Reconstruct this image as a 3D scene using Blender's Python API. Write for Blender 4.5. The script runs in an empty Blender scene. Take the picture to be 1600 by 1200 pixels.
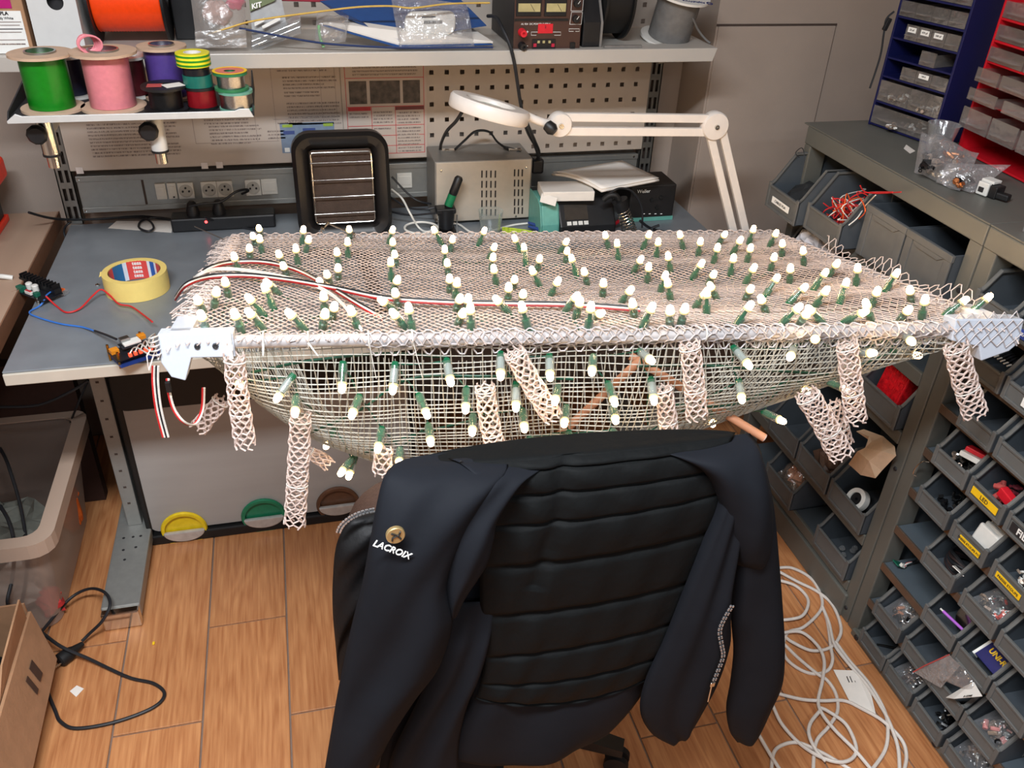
import bpy, bmesh, math, random
from math import sin, cos, pi, radians, sqrt
from mathutils import Vector as V, Matrix

random.seed(7)
S = bpy.context.scene
COL = S.collection

# ------------------------------------------------------------------ camera
FPX = 1339.1
YAW, PITCH, ROLL = 0.267961, -0.569272, 0.046135
CAM = V((0, 0, 1.775))
_f = V((sin(YAW) * cos(PITCH), cos(YAW) * cos(PITCH), sin(PITCH)))
_r0 = V((cos(YAW), -sin(YAW), 0))
_u0 = _r0.cross(_f)
RIGHT = _r0 * cos(ROLL) + _u0 * sin(ROLL)
UP = _u0 * cos(ROLL) - _r0 * sin(ROLL)
FWD = _f
cd = bpy.data.cameras.new('camera')
cam = bpy.data.objects.new('camera', cd)
COL.objects.link(cam)
cd.sensor_width = 36
cd.lens = 36 * FPX / 1600
cd.clip_start = 0.02
M = Matrix((RIGHT, UP, -FWD)).transposed().to_4x4()
M.translation = CAM
cam.matrix_world = M
S.camera = cam

# ------------------------------------------------------------------ world, light, exposure
W = bpy.data.worlds.new('world')
S.world = W
W.use_nodes = True
W.node_tree.nodes['Background'].inputs[0].default_value = (0.80, 0.84, 1.0, 1)
W.node_tree.nodes['Background'].inputs[1].default_value = 0.12
S.view_settings.view_transform = 'Standard'
S.view_settings.look = 'None'
S.view_settings.exposure = 0.0
S.view_settings.gamma = 1.0
S.view_settings.use_curve_mapping = False
try:
    S.cycles.use_denoising = True
    S.cycles.max_bounces = 8
    S.cycles.transparent_max_bounces = 16
    S.cycles.sample_clamp_indirect = 4
except Exception:
    pass


def area(name, loc, target, sx, sy, power, col):
    l = bpy.data.lights.new(name, 'AREA')
    l.shape = 'RECTANGLE'
    l.size, l.size_y = sx, sy
    l.energy = power
    l.color = col
    o = bpy.data.objects.new(name, l)
    COL.objects.link(o)
    o.location = loc
    o.rotation_euler = (V(target) - V(loc)).to_track_quat('-Z', 'Y').to_euler()
    return o


# light of the ceiling luminaires (their housings are built with the room)
LUMINAIRES = [(-0.30, 0.30, 2.66, 100), (-0.35, -1.9, 2.66, 24), (1.0, -1.2, 2.66, 22)]  # the last two are unseen lamps added as fill
for lx, ly, lz, pw in LUMINAIRES:
    area('ceiling_lamp_light', (lx, ly, lz - 0.06), (lx, ly, 0), 1.2, 0.24, pw, (0.90, 0.95, 1.0))

BULB_EMIT = 32.0


# ------------------------------------------------------------------ helpers: pixel rays to real planes
def ray(x, y):
    return RIGHT * ((x - 800) / FPX) - UP * ((y - 600) / FPX) + FWD


def at_z(x, y, z):
    d = ray(x, y)
    return CAM + d * ((z - CAM.z) / d.z)


def at_y(x, y, Y):
    d = ray(x, y)
    return CAM + d * ((Y - CAM.y) / d.y)


def at_x(x, y, X):
    d = ray(x, y)
    return CAM + d * ((X - CAM.x) / d.x)


def at_d(x, y, t):
    return CAM + ray(x, y) * t


def at_pl(x, y, p0, n):
    d = ray(x, y)
    return CAM + d * ((p0 - CAM).dot(n) / d.dot(n))


def proj(p):
    d = V(p) - CAM
    w = d.dot(FWD)
    return 800 + FPX * d.dot(RIGHT) / w, 600 - FPX * d.dot(UP) / w, w


# ------------------------------------------------------------------ helpers: materials
def lin(c):
    return tuple(((v / 255) / 12.92 if v / 255 <= 0.04045 else ((v / 255 + 0.055) / 1.055) ** 2.4) for v in c)


MATS = {}


def mat(name, rgb, rough=0.5, metal=0.0, var=0.10, scale=60, bump=0.0, bscale=None, trans=0.0, alpha=1.0,
        emit=None, estr=0.0, coat=0.0, sheen=0.0, ior=1.45, stretch=None, rand=0.0, rvar=0.0, spec=0.5):
    """one node material: Principled with noise-varied colour, roughness and fine relief"""
    if name in MATS:
        return MATS[name]
    m = bpy.data.materials.new(name)
    m.use_nodes = True
    nt = m.node_tree
    N, Lk = nt.nodes, nt.links
    b = N['Principled BSDF']
    c = lin(rgb)
    b.inputs['Roughness'].default_value = rough
    b.inputs['Metallic'].default_value = metal
    b.inputs['IOR'].default_value = ior
    b.inputs['Specular IOR Level'].default_value = spec
    b.inputs['Transmission Weight'].default_value = trans
    b.inputs['Alpha'].default_value = alpha
    b.inputs['Coat Weight'].default_value = coat
    b.inputs['Sheen Weight'].default_value = sheen
    tc = N.new('ShaderNodeTexCoord')
    mp = N.new('ShaderNodeMapping')
    if stretch:
        mp.inputs['Scale'].default_value = stretch
    Lk.new(tc.outputs['Object'], mp.inputs['Vector'])
    nz = N.new('ShaderNodeTexNoise')
    nz.inputs['Scale'].default_value = scale
    nz.inputs['Detail'].default_value = 5
    Lk.new(mp.outputs['Vector'], nz.inputs['Vector'])
    rp = N.new('ShaderNodeValToRGB')
    rp.color_ramp.elements[0].position = 0.3
    rp.color_ramp.elements[1].position = 0.7
    rp.color_ramp.elements[0].color = (*[v * (1 - var) for v in c], 1)
    rp.color_ramp.elements[1].color = (*[min(1, v * (1 + var)) for v in c], 1)
    Lk.new(nz.outputs['Fac'], rp.inputs['Fac'])
    out = rp.outputs['Color']
    if rand:
        oi = N.new('ShaderNodeObjectInfo')
        mr = N.new('ShaderNodeMapRange')
        mr.inputs['To Min'].default_value = 1 - rand
        mr.inputs['To Max'].default_value = 1 + rand
        Lk.new(oi.outputs['Random'], mr.inputs['Value'])
        hs = N.new('ShaderNodeHueSaturation')
        Lk.new(mr.outputs['Result'], hs.inputs['Value'])
        Lk.new(out, hs.inputs['Color'])
        out = hs.outputs['Color']
    Lk.new(out, b.inputs['Base Color'])
    if rvar:
        mr2 = N.new('ShaderNodeMapRange')
        mr2.inputs['To Min'].default_value = max(0.02, rough - rvar)
        mr2.inputs['To Max'].default_value = min(1, rough + rvar)
        Lk.new(nz.outputs['Fac'], mr2.inputs['Value'])
        Lk.new(mr2.outputs['Result'], b.inputs['Roughness'])
    if bump:
        n2 = N.new('ShaderNodeTexNoise')
        n2.inputs['Scale'].default_value = bscale or scale * 4
        n2.inputs['Detail'].default_value = 4
        Lk.new(mp.outputs['Vector'], n2.inputs['Vector'])
        bp = N.new('ShaderNodeBump')
        bp.inputs['Strength'].default_value = bump
        bp.inputs['Distance'].default_value = 0.004
        Lk.new(n2.outputs['Fac'], bp.inputs['Height'])
        Lk.new(bp.outputs['Normal'], b.inputs['Normal'])
    if emit:
        b.inputs['Emission Color'].default_value = (*emit, 1)
        b.inputs['Emission Strength'].default_value = estr
    MATS[name] = m
    return m


def film(name, rgb, op=0.25, rough=0.12, bump=0.6, bscale=45, dif=0.35):
    """thin clear plastic: see-through sheet, glossy glints on its crumples, a little milkiness"""
    if name in MATS:
        return MATS[name]
    m = bpy.data.materials.new(name)
    m.use_nodes = True
    nt = m.node_tree
    N, Lk = nt.nodes, nt.links
    N.remove(N['Principled BSDF'])
    c = (*lin(rgb), 1)
    tr = N.new('ShaderNodeBsdfTransparent')
    tr.inputs[0].default_value = (0.97, 0.97, 0.97, 1)
    gl = N.new('ShaderNodeBsdfGlossy')
    gl.inputs['Roughness'].default_value = rough
    df = N.new('ShaderNodeBsdfDiffuse')
    df.inputs[0].default_value = c
    tc = N.new('ShaderNodeTexCoord')
    nz = N.new('ShaderNodeTexNoise')
    nz.inputs['Scale'].default_value = bscale
    nz.inputs['Detail'].default_value = 3
    Lk.new(tc.outputs['Object'], nz.inputs['Vector'])
    if bump:
        bp = N.new('ShaderNodeBump')
        bp.inputs['Strength'].default_value = bump
        bp.inputs['Distance'].default_value = 0.012
        Lk.new(nz.outputs['Fac'], bp.inputs['Height'])
        Lk.new(bp.outputs[0], gl.inputs['Normal'])
    m1 = N.new('ShaderNodeMixShader')
    m1.inputs[0].default_value = dif
    Lk.new(gl.outputs[0], m1.inputs[1])
    Lk.new(df.outputs[0], m1.inputs[2])
    lw = N.new('ShaderNodeLayerWeight')
    lw.inputs['Blend'].default_value = 0.35
    mr = N.new('ShaderNodeMapRange')
    mr.inputs['To Min'].default_value = op
    mr.inputs['To Max'].default_value = min(1, op + 0.5)
    Lk.new(lw.outputs['Facing'], mr.inputs['Value'])
    mx = N.new('ShaderNodeMixShader')
    Lk.new(mr.outputs['Result'], mx.inputs[0])
    Lk.new(tr.outputs[0], mx.inputs[1])
    Lk.new(m1.outputs[0], mx.inputs[2])
    Lk.new(mx.outputs[0], N['Material Output'].inputs['Surface'])
    MATS[name] = m
    return m


# ------------------------------------------------------------------ helpers: geometry
ORG = {}


class MB:
    def __init__(s):
        s.v, s.f = [], []

    def add(s, vs, fs):
        o = len(s.v)
        s.v += [V(p) for p in vs]
        s.f += [tuple(i + o for i in q) for q in fs]
        return s

    def box(s, c, d, R=None):
        c = V(c)
        x, y, z = d[0] / 2, d[1] / 2, d[2] / 2
        vs = [V(p) for p in ((-x, -y, -z), (x, -y, -z), (x, y, -z), (-x, y, -z), (-x, -y, z), (x, -y, z), (x, y, z), (-x, y, z))]
        if R is not None:
            vs = [R @ p for p in vs]
        return s.add([p + c for p in vs], [(0, 3, 2, 1), (4, 5, 6, 7), (0, 1, 5, 4), (1, 2, 6, 5), (2, 3, 7, 6), (3, 0, 4, 7)])

    def b2(s, a, b):
        return s.box([(a[i] + b[i]) / 2 for i in range(3)], [abs(b[i] - a[i]) for i in range(3)])

    def tube(s, pts, r, n=8, closed=False, caps=True, flat=1.0):
        pts = [V(p) for p in pts]
        N = len(pts)
        rs = r if isinstance(r, (list, tuple)) else [r] * N
        vs, fs = [], []
        prev = None
        for i, p in enumerate(pts):
            if closed:
                t = pts[(i + 1) % N] - pts[i - 1]
            else:
                t = pts[min(i + 1, N - 1)] - pts[max(i - 1, 0)]
            if t.length < 1e-9:
                t = V((0, 0, 1))
            t.normalize()
            if prev is None:
                a = V((0, 0, 1)) if abs(t.z) < 0.9 else V((1, 0, 0))
                prev = t.cross(a).normalized()
            prev = (prev - t * prev.dot(t))
            if prev.length < 1e-6:
                prev = t.orthogonal()
            prev.normalize()
            q = t.cross(prev)
            for k in range(n):
                an = 2 * pi * k / n
                vs.append(p + prev * (rs[i] * cos(an)) + q * (rs[i] * flat * sin(an)))
        for i in range(N - (0 if closed else 1)):
            j = (i + 1) % N
            for k in range(n):
                l = (k + 1) % n
                fs.append((i * n + k, i * n + l, j * n + l, j * n + k))
        if caps and not closed:
            fs.append(tuple(range(n - 1, -1, -1)))
            fs.append(tuple((N - 1) * n + k for k in range(n)))
        return s.add(vs, fs)

    def cyl(s, a, b, r, n=16, r2=None):
        return s.tube([a, b], [r, r if r2 is None else r2], n)

    def lathe(s, prof, c, n=24, R=None, closed=False):
        """prof: list of (radius, height); profile revolved about local z at c"""
        vs, fs = [], []
        c = V(c)
        for (r, z) in prof:
            for k in range(n):
                p = V((r * cos(2 * pi * k / n), r * sin(2 * pi * k / n), z))
                vs.append((R @ p if R is not None else p) + c)
        m = len(prof)
        for i in range(m - (0 if closed else 1)):
            j = (i + 1) % m
            for k in range(n):
                l = (k + 1) % n
                fs.append((i * n + k, i * n + l, j * n + l, j * n + k))
        if not closed:
            if prof[0][0] > 1e-6:
                fs.append(tuple(range(n - 1, -1, -1)))
            if prof[-1][0] > 1e-6:
                fs.append(tuple((m - 1) * n + k for k in range(n)))
        return s.add(vs, fs)

    def prism(s, poly, o, ax, ay, az, h):
        """2-D polygon on axes ax, ay at o, extruded by h along az"""
        o, ax, ay, az = V(o), V(ax), V(ay), V(az)
        n = len(poly)
        vs = [o + ax * p[0] + ay * p[1] for p in poly] + [o + ax * p[0] + ay * p[1] + az * h for p in poly]
        fs = [tuple(range(n - 1, -1, -1)), tuple(range(n, 2 * n))]
        fs += [(i, (i + 1) % n, n + (i + 1) % n, n + i) for i in range(n)]
        return s.add(vs, fs)

    def grid(s, fn, nu, nv, closeu=False):
        vs = [fn(i / nu, j / nv) for j in range(nv + 1) for i in range(nu + (0 if closeu else 1))]
        w = nu + (0 if closeu else 1)
        fs = []
        for j in range(nv):
            for i in range(nu):
                k = (i + 1) % w
                fs.append((j * w + i, j * w + k, (j + 1) * w + k, (j + 1) * w + i))
        return s.add(vs, fs)

    def build(s, name, m, parent=None, smooth=False, bevel=0.0, origin=None, solid=0.0, fixn=True, seg=2, auto=None):
        if parent is not None:
            org = ORG[parent.name]
        elif origin is not None:
            org = V(origin)
        else:
            xs = [p.x for p in s.v]
            ys = [p.y for p in s.v]
            org = V(((min(xs) + max(xs)) / 2, (min(ys) + max(ys)) / 2, min(p.z for p in s.v)))
        me = bpy.data.meshes.new(name)
        me.from_pydata([tuple(p - org) for p in s.v], [], s.f)
        if fixn and len(s.f) < 60000:
            bm = bmesh.new()
            bm.from_mesh(me)
            bmesh.ops.recalc_face_normals(bm, faces=bm.faces[:])
            bm.to_mesh(me)
            bm.free()
        me.materials.append(m if not isinstance(m, str) else MATS[m])
        if smooth:
            me.polygons.foreach_set('use_smooth', [True] * len(me.polygons))
            if auto is None or auto:
                try:
                    me.set_sharp_from_angle(angle=radians(40))
                except Exception:
                    pass
        me.update()
        o = bpy.data.objects.new(name, me)
        COL.objects.link(o)
        if parent is not None:
            o.parent = parent
        else:
            o.location = org
        ORG[o.name] = org.copy()
        if solid:
            md = o.modifiers.new('solid', 'SOLIDIFY')
            md.thickness = solid
            md.offset = 0
        if bevel:
            md = o.modifiers.new('bevel', 'BEVEL')
            md.width = bevel
            md.segments = seg
            md.limit_method = 'ANGLE'
            md.angle_limit = radians(50)
        return o


def thing(name, label, cat, loc=(0, 0, 0), group=None):
    o = bpy.data.objects.new(name, None)
    COL.objects.link(o)
    o.location = loc
    o.empty_display_size = 0.02
    ORG[o.name] = V(loc)
    return tag(o, label, cat, group)


def tag(o, label, cat, group=None, kind=None):
    o['label'] = label
    if cat:
        o['category'] = cat
    if group:
        o['group'] = group
    if kind:
        o['kind'] = kind
    return o


def struct(o):
    o['kind'] = 'structure'
    return o


def copy_tree(o, parent=None, label=None):
    c = o.copy()
    COL.objects.link(c)
    c.parent = parent
    if label:
        c['label'] = label
    for ch in list(o.children):
        copy_tree(ch, c)
    return c


def cr(pts, n=8, closed=False):
    """Catmull-Rom through pts"""
    P = [V(p) for p in pts]
    out = []
    N = len(P)
    rng = range(N) if closed else range(N - 1)
    for i in rng:
        if closed:
            a, b, c, d = P[i - 1], P[i], P[(i + 1) % N], P[(i + 2) % N]
        else:
            a, b, c, d = P[max(i - 1, 0)], P[i], P[i + 1], P[min(i + 2, N - 1)]
        for k in range(n):
            t = k / n
            out.append(0.5 * ((2 * b) + (c - a) * t + (2 * a - 5 * b + 4 * c - d) * t * t + (3 * b - a - 3 * c + d) * t ** 3))
    if not closed:
        out.append(P[-1])
    return out


def rrect(w, h, r, n=4):
    """rounded rectangle polygon centred at 0"""
    o = []
    for cx, cy, a0 in ((w / 2 - r, h / 2 - r, 0), (-w / 2 + r, h / 2 - r, pi / 2), (-w / 2 + r, -h / 2 + r, pi), (w / 2 - r, -h / 2 + r, 3 * pi / 2)):
        for k in range(n + 1):
            a = a0 + pi / 2 * k / n
            o.append((cx + r * cos(a), cy + r * sin(a)))
    return o


def text(body, size, o, ax, ay, m, parent, name='lettering', ext=0.0004, align='CENTER', sx=1.0, bold=0.0):
    """flat lettering laid on axes ax (reading direction) and ay (up) at o"""
    cu = bpy.data.curves.new(name, 'FONT')
    cu.body = body
    cu.size = size
    cu.extrude = ext
    cu.offset = bold
    cu.align_x = align
    cu.align_y = 'CENTER'
    cu.resolution_u = 3
    ob = bpy.data.objects.new(name, cu)
    COL.objects.link(ob)
    dg = bpy.context.evaluated_depsgraph_get()
    me = bpy.data.meshes.new_from_object(ob.evaluated_get(dg))
    bpy.data.objects.remove(ob)
    ax, ay = V(ax).normalized(), V(ay).normalized()
    az = ax.cross(ay).normalized()
    mb = MB()
    mb.v = [V(o) + ax * (p.co.x * sx) + ay * p.co.y + az * p.co.z for p in me.vertices]
    mb.f = [tuple(q.vertices) for q in me.polygons]
    bpy.data.meshes.remove(me)
    return mb.build(name, m, parent, fixn=False)


X3, Y3, Z3 = V((1, 0, 0)), V((0, 1, 0)), V((0, 0, 1))

# ------------------------------------------------------------------ shared materials
mat('black_plastic', (22, 22, 24), 0.45, var=0.2)
mat('black_rubber', (18, 18, 19), 0.6, var=0.2)
mat('white_plastic', (214, 212, 206), 0.4, var=0.04)
mat('white_print', (232, 232, 228), 0.6, var=0.03)
mat('dark_print', (38, 36, 38), 0.6, var=0.1)
mat('steel', (168, 170, 170), 0.32, 1.0, var=0.08)
mat('chrome', (215, 212, 205), 0.14, 1.0, var=0.03)
mat('brass', (196, 150, 70), 0.3, 1.0)
mat('copper_tin', (200, 200, 200), 0.30, 1.0, var=0.15, scale=300)
mat('cardboard', (168, 128, 96), 0.85, var=0.08, scale=25, bump=0.15)
mat('paper', (222, 216, 208), 0.8, var=0.03, scale=30)
mat('green_plastic', (20, 110, 70), 0.35, var=0.1)
mat('teal_plastic', (96, 160, 148), 0.4, var=0.06)
mat('red_wire', (200, 40, 42), 0.45)
mat('white_wire', (225, 222, 214), 0.45)
mat('blue_wire', (52, 110, 190), 0.45)
mat('dark_wire', (30, 32, 36), 0.45)
mat('yellow_label', (235, 190, 30), 0.5, var=0.04)
film('clear_film', (225, 225, 228), 0.18, rough=0.12, bump=1.0)
film('clear_plastic', (210, 212, 214), 0.22, rough=0.12, bump=0.05)
film('frosted_plastic', (180, 172, 166), 0.30, rough=0.3, bump=0.3, dif=0.75)
film('glass_thin', (220, 235, 228), 0.10, rough=0.05, bump=0.0)

# ================================================================== the room
wall_m = mat('wall_paint', (160, 146, 135), 0.75, var=0.04, scale=6, bump=0.08, bscale=220)
mat('ceiling_paint', (215, 212, 208), 0.85, var=0.03, scale=5)
BW = 2.62
struct(MB().b2((-1.9, BW, 0), (1.30, BW + 0.1, 2.72)).build('wall_back', wall_m))
wr = MB()
wr.b2((1.232, 2.43, 0), (2.35, BW + 0.1, 2.72))
WF = struct(wr.build('wall_front_pilaster', wall_m))
WF.name = 'wall_right_pilaster'
ORG[WF.name] = ORG['wall_front_pilaster']
struct(MB().b2((2.25, -2.6, 0), (2.35, 2.43, 2.72)).build('wall_right', wall_m))
struct(MB().b2((-1.9, -2.6, 0), (-1.8, BW, 2.72)).build('wall_left', wall_m))
struct(MB().b2((-1.9, -2.6, 2.70), (2.35, BW + 0.1, 2.80)).build('ceiling', 'ceiling_paint' if False else MATS['ceiling_paint']))
# flush access panel in the pilaster face, outlined by its gaps
pa = at_y(1120, 37, 2.43)
pb = at_y(1305, 40, 2.43)
pan = MB().b2((pa.x + 0.006, 2.424, 0.10), (pb.x, 2.431, pb.z))
pan = pan.build('access_panel', wall_m, WF, bevel=0.002)
gap = MB().b2((pa.x, 2.4275, pb.z), (pb.x + 0.004, 2.431, pb.z + 0.006)).b2((pb.x, 2.4285, 0.1), (pb.x + 0.003, 2.431, pb.z))
gap.build('panel_gap', mat('gap_dark', (70, 58, 52), 0.9), WF)

for i, (lx, ly, lz, pw) in enumerate(LUMINAIRES):
    t = thing('ceiling_luminaire', ['long ceiling luminaire nearest the bench', 'added long ceiling fill luminaire at the back of the room on the left',
              'added long ceiling fill luminaire at the back of the room on the right'][i], 'lamp', (lx, ly, lz - 0.04), 'ceiling luminaires')
    MB().b2((lx - 0.65, ly - 0.16, lz - 0.04), (lx + 0.65, ly + 0.16, lz + 0.04)).build('housing', 'white_plastic', t, bevel=0.006)
    for s in (-1, 1):
        MB().cyl((lx - 0.59, ly + s * 0.07, lz - 0.042), (lx + 0.59, ly + s * 0.07, lz - 0.042), 0.013, 12).build('tube', 'white_plastic', t, smooth=True)

# ---- floor: screed slab and separate wood-look planks
mat('grout', (120, 100, 88), 0.9, var=0.1)
FL = struct(MB().b2((-1.9, -2.6, -0.08), (2.35, BW + 0.1, -0.004)).build('floor', MATS['grout']))


def plank_mat():
    m = bpy.data.materials.new('wood_plank')
    m.use_nodes = True
    nt = m.node_tree
    N, L = nt.nodes, nt.links
    b = N['Principled BSDF']
    tc = N.new('ShaderNodeTexCoord')
    oi = N.new('ShaderNodeObjectInfo')
    sh = N.new('ShaderNodeVectorMath')
    sh.operation = 'MULTIPLY_ADD'
    cmb = N.new('ShaderNodeCombineXYZ')
    for k in range(3):
        L.new(oi.outputs['Random'], cmb.inputs[k])
    sh.inputs[1].default_value = (7.0, 13.0, 3.0)
    L.new(cmb.outputs[0], sh.inputs[0])
    L.new(tc.outputs['Object'], sh.inputs[2])
    mp = N.new('ShaderNodeMapping')
    mp.inputs['Scale'].default_value = (1.0, 0.14, 1.0)
    L.new(sh.outputs[0], mp.inputs['Vector'])
    # growth rings: distorted wave
    big = N.new('ShaderNodeTexNoise')
    big.inputs['Scale'].default_value = 9
    big.inputs['Detail'].default_value = 3
    L.new(mp.outputs[0], big.inputs['Vector'])
    mul = N.new('ShaderNodeMath')
    mul.operation = 'MULTIPLY'
    mul.inputs[1].default_value = 11
    L.new(big.outputs['Fac'], mul.inputs[0])
    fr = N.new('ShaderNodeMath')
    fr.operation = 'PINGPONG'
    fr.inputs[1].default_value = 0.5
    L.new(mul.outputs[0], fr.inputs[0])
    fine = N.new('ShaderNodeTexNoise')
    fine.inputs['Scale'].default_value = 150
    fine.inputs['Detail'].default_value = 5
    mp2 = N.new('ShaderNodeMapping')
    mp2.inputs['Scale'].default_value = (1.0, 0.05, 1.0)
    L.new(sh.outputs[0], mp2.inputs['Vector'])
    L.new(mp2.outputs[0], fine.inputs['Vector'])
    add = N.new('ShaderNodeMath')
    add.operation = 'MULTIPLY_ADD'
    add.inputs[1].default_value = 0.32
    L.new(fr.outputs[0], add.inputs[0])
    L.new(fine.outputs['Fac'], add.inputs[2])
    rp = N.new('ShaderNodeValToRGB')
    e = rp.color_ramp.elements
    e[0].position = 0.32
    e[0].color = (*lin((160, 100, 60)), 1)
    e[1].position = 0.85
    e[1].color = (*lin((198, 140, 92)), 1)
    L.new(add.outputs[0], rp.inputs['Fac'])
    hs = N.new('ShaderNodeHueSaturation')
    mr = N.new('ShaderNodeMapRange')
    mr.inputs['To Min'].default_value = 0.88
    mr.inputs['To Max'].default_value = 1.08
    L.new(oi.outputs['Random'], mr.inputs['Value'])
    L.new(mr.outputs[0], hs.inputs['Value'])
    L.new(rp.outputs[0], hs.inputs['Color'])
    L.new(hs.outputs[0], b.inputs['Base Color'])
    b.inputs['Roughness'].default_value = 0.42
    bp = N.new('ShaderNodeBump')
    bp.inputs['Strength'].default_value = 0.25
    bp.inputs['Distance'].default_value = 0.002
    L.new(fine.outputs['Fac'], bp.inputs['Height'])
    L.new(bp.outputs[0], b.inputs['Normal'])
    return m


PM = plank_mat()
PW, PL = 0.1985, 1.20
g = 0.0022
pk = MB().b2((-PW / 2 + g, -PL / 2 + g, -0.012), (PW / 2 - g, PL / 2 - g, 0.0))
x0 = -0.531
joints = {-1: 1.672, 0: 1.386, 1: 1.673, 2: 1.36, 3: 1.69, 4: 1.40, 5: 1.72, 6: 1.122, 7: 1.146, 8: 1.55}
proto = None
for c in range(-5, 14):
    xc = x0 + PW * (c + 0.5)
    j = joints.get(c, 1.2 + 0.37 * ((c * 5) % 3))
    yy = j - PL * 3
    while yy < BW + 0.02:
        y1, y2 = max(yy, -1.2), min(yy + PL, BW)
        if y2 - y1 > 0.05 and y2 > -1.19:
            if y2 - y1 > PL - 1e-4:
                if proto is None:
                    q = MB()
                    q.v, q.f = [p + V((xc, (y1 + y2) / 2, 0)) for p in pk.v], pk.f
                    proto = q.build('plank', PM, FL, bevel=0.0012)
                    # recentre so the copies can share the mesh
                    off = V((xc, (y1 + y2) / 2, 0)) - ORG['floor']
                    for vt in proto.data.vertices:
                        vt.co -= off
                    proto.location = off
                else:
                    o = proto.copy()
                    COL.objects.link(o)
                    o.location = V((xc, (y1 + y2) / 2, 0)) - ORG['floor']
            else:
                MB().b2((xc - PW / 2 + g, y1 + g, -0.012), (xc + PW / 2 - g, y2 - g, 0)).build('plank', PM, FL, bevel=0.0012)
        yy += PL

# ================================================================== workbench
galv = mat('galvanised_top', (132, 138, 144), 0.34, 0.30, var=0.10, scale=14, bump=0.03, bscale=300, rvar=0.12)
mat('bench_edge', (206, 198, 184), 0.4, 0.2, var=0.06, scale=12)
mat('bench_leg', (150, 150, 146), 0.45, 0.5, var=0.05)
BX0, BX1, BY0, BY1, BZ = -0.625, 1.19, 1.70, 2.505, 0.80
bench = thing('workbench', 'steel topped workbench with a pale metal front edge and grey legs', 'workbench', (0.25, 2.1, 0))
MB().b2((BX0, BY0 + 0.004, BZ - 0.004), (BX1, BY1, BZ)).build('worktop', galv, bench, bevel=0.0015)
MB().b2((BX0, BY0, BZ - 0.032), (BX1, BY0 + 0.012, BZ - 0.0045)).b2((BX0, BY0 + 0.012, BZ - 0.032), (BX1, BY1, BZ - 0.0045)).build('front_edge', 'bench_edge', bench, bevel=0.002)
for lx in (-0.542, 1.06):
    lb = MB().b2((lx - 0.019, 2.05, 0.06), (lx + 0.019, 2.10, BZ - 0.032))
    lg = lb.build('leg', 'bench_leg', bench, bevel=0.002)
    fb = MB().b2((lx - 0.05, 1.735, 0.02), (lx + 0.045, 2.46, 0.06)).b2((lx - 0.045, 1.725, 0.0), (lx + 0.04, 2.47, 0.02))
    ft = fb.build('foot', 'bench_leg', bench, bevel=0.004)
    MB().b2((lx - 0.048, 1.712, 0.002), (lx + 0.044, 1.735, 0.058)).build('foot_cap', 'chrome', ft, bevel=0.004)
    hb = MB()
    for k in range(11):
        hb.b2((lx - 0.005, 2.0492, 0.14 + k * 0.058), (lx + 0.003, 2.0505, 0.146 + k * 0.058))
    hb.build('hole_row', 'gap_dark', lg)['kind'] = 'stuff'
    bb = MB()
    for (dx, dy) in ((-0.02, 1.95), (0.012, 1.955), (-0.025, 2.0), (0.0, 2.0), (0.02, 2.0), (-0.012, 1.91)):
        bb.cyl((lx + dx, dy, 0.0595), (lx + dx, dy, 0.0607), 0.004, 8)
    bb.build('bolt_holes', 'dark_print', ft)['kind'] = 'stuff'
MB().b2((BX0 + 0.05, 2.47, 0.5), (BX1 - 0.05, 2.49, 0.74)).build('back_panel', mat('bench_back', (120, 112, 104), 0.7), bench)

# ---- uprights with double slots, fixed to the bench
mat('upright_metal', (140, 140, 136), 0.35, 0.8, var=0.08)


def upright(x, label):
    t = thing('slotted_upright', label, 'post', (x, 2.53, BZ), 'slotted uprights of the bench')
    b = MB()
    w, sl, y = 0.042, 0.010, 2.508
    # front face with two slot columns: built as strips so that the slots are real openings
    xs = [x - w / 2, x - 0.0125, x - 0.0035, x + 0.0035, x + 0.0125, x + w / 2]
    for i in (0, 2, 4):
        b.b2((xs[i], y, BZ), (xs[i + 1], y + 0.003, 1.62))
    z = BZ
    k = 0
    while z < 1.62:
        for i in (1, 3):
            b.b2((xs[i], y, z), (xs[i + 1], y + 0.003, min(z + 0.017, 1.62)))
        z += 0.052
        k += 1
    b.b2((xs[0], y, BZ), (xs[0] + 0.003, y + 0.035, 1.62)).b2((xs[-1] - 0.003, y, BZ), (xs[-1], y + 0.035, 1.62))
    b.build('slotted_rail', 'upright_metal', t)
    MB().b2((xs[0] + 0.002, y + 0.028, BZ), (xs[-1] - 0.002, y + 0.034, 1.62)).build('rail_back', 'gap_dark', t)
    return t


upright(-0.612, 'slotted grey upright at the left end of the bench below the spool tray')
upright(1.096, 'slotted grey upright at the right end of the perforated panel')

# ---- perforated back panel with real square holes
peg_m = mat('perforated_panel', (178, 167, 156), 0.5, 0.1, var=0.03, scale=8)


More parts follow.
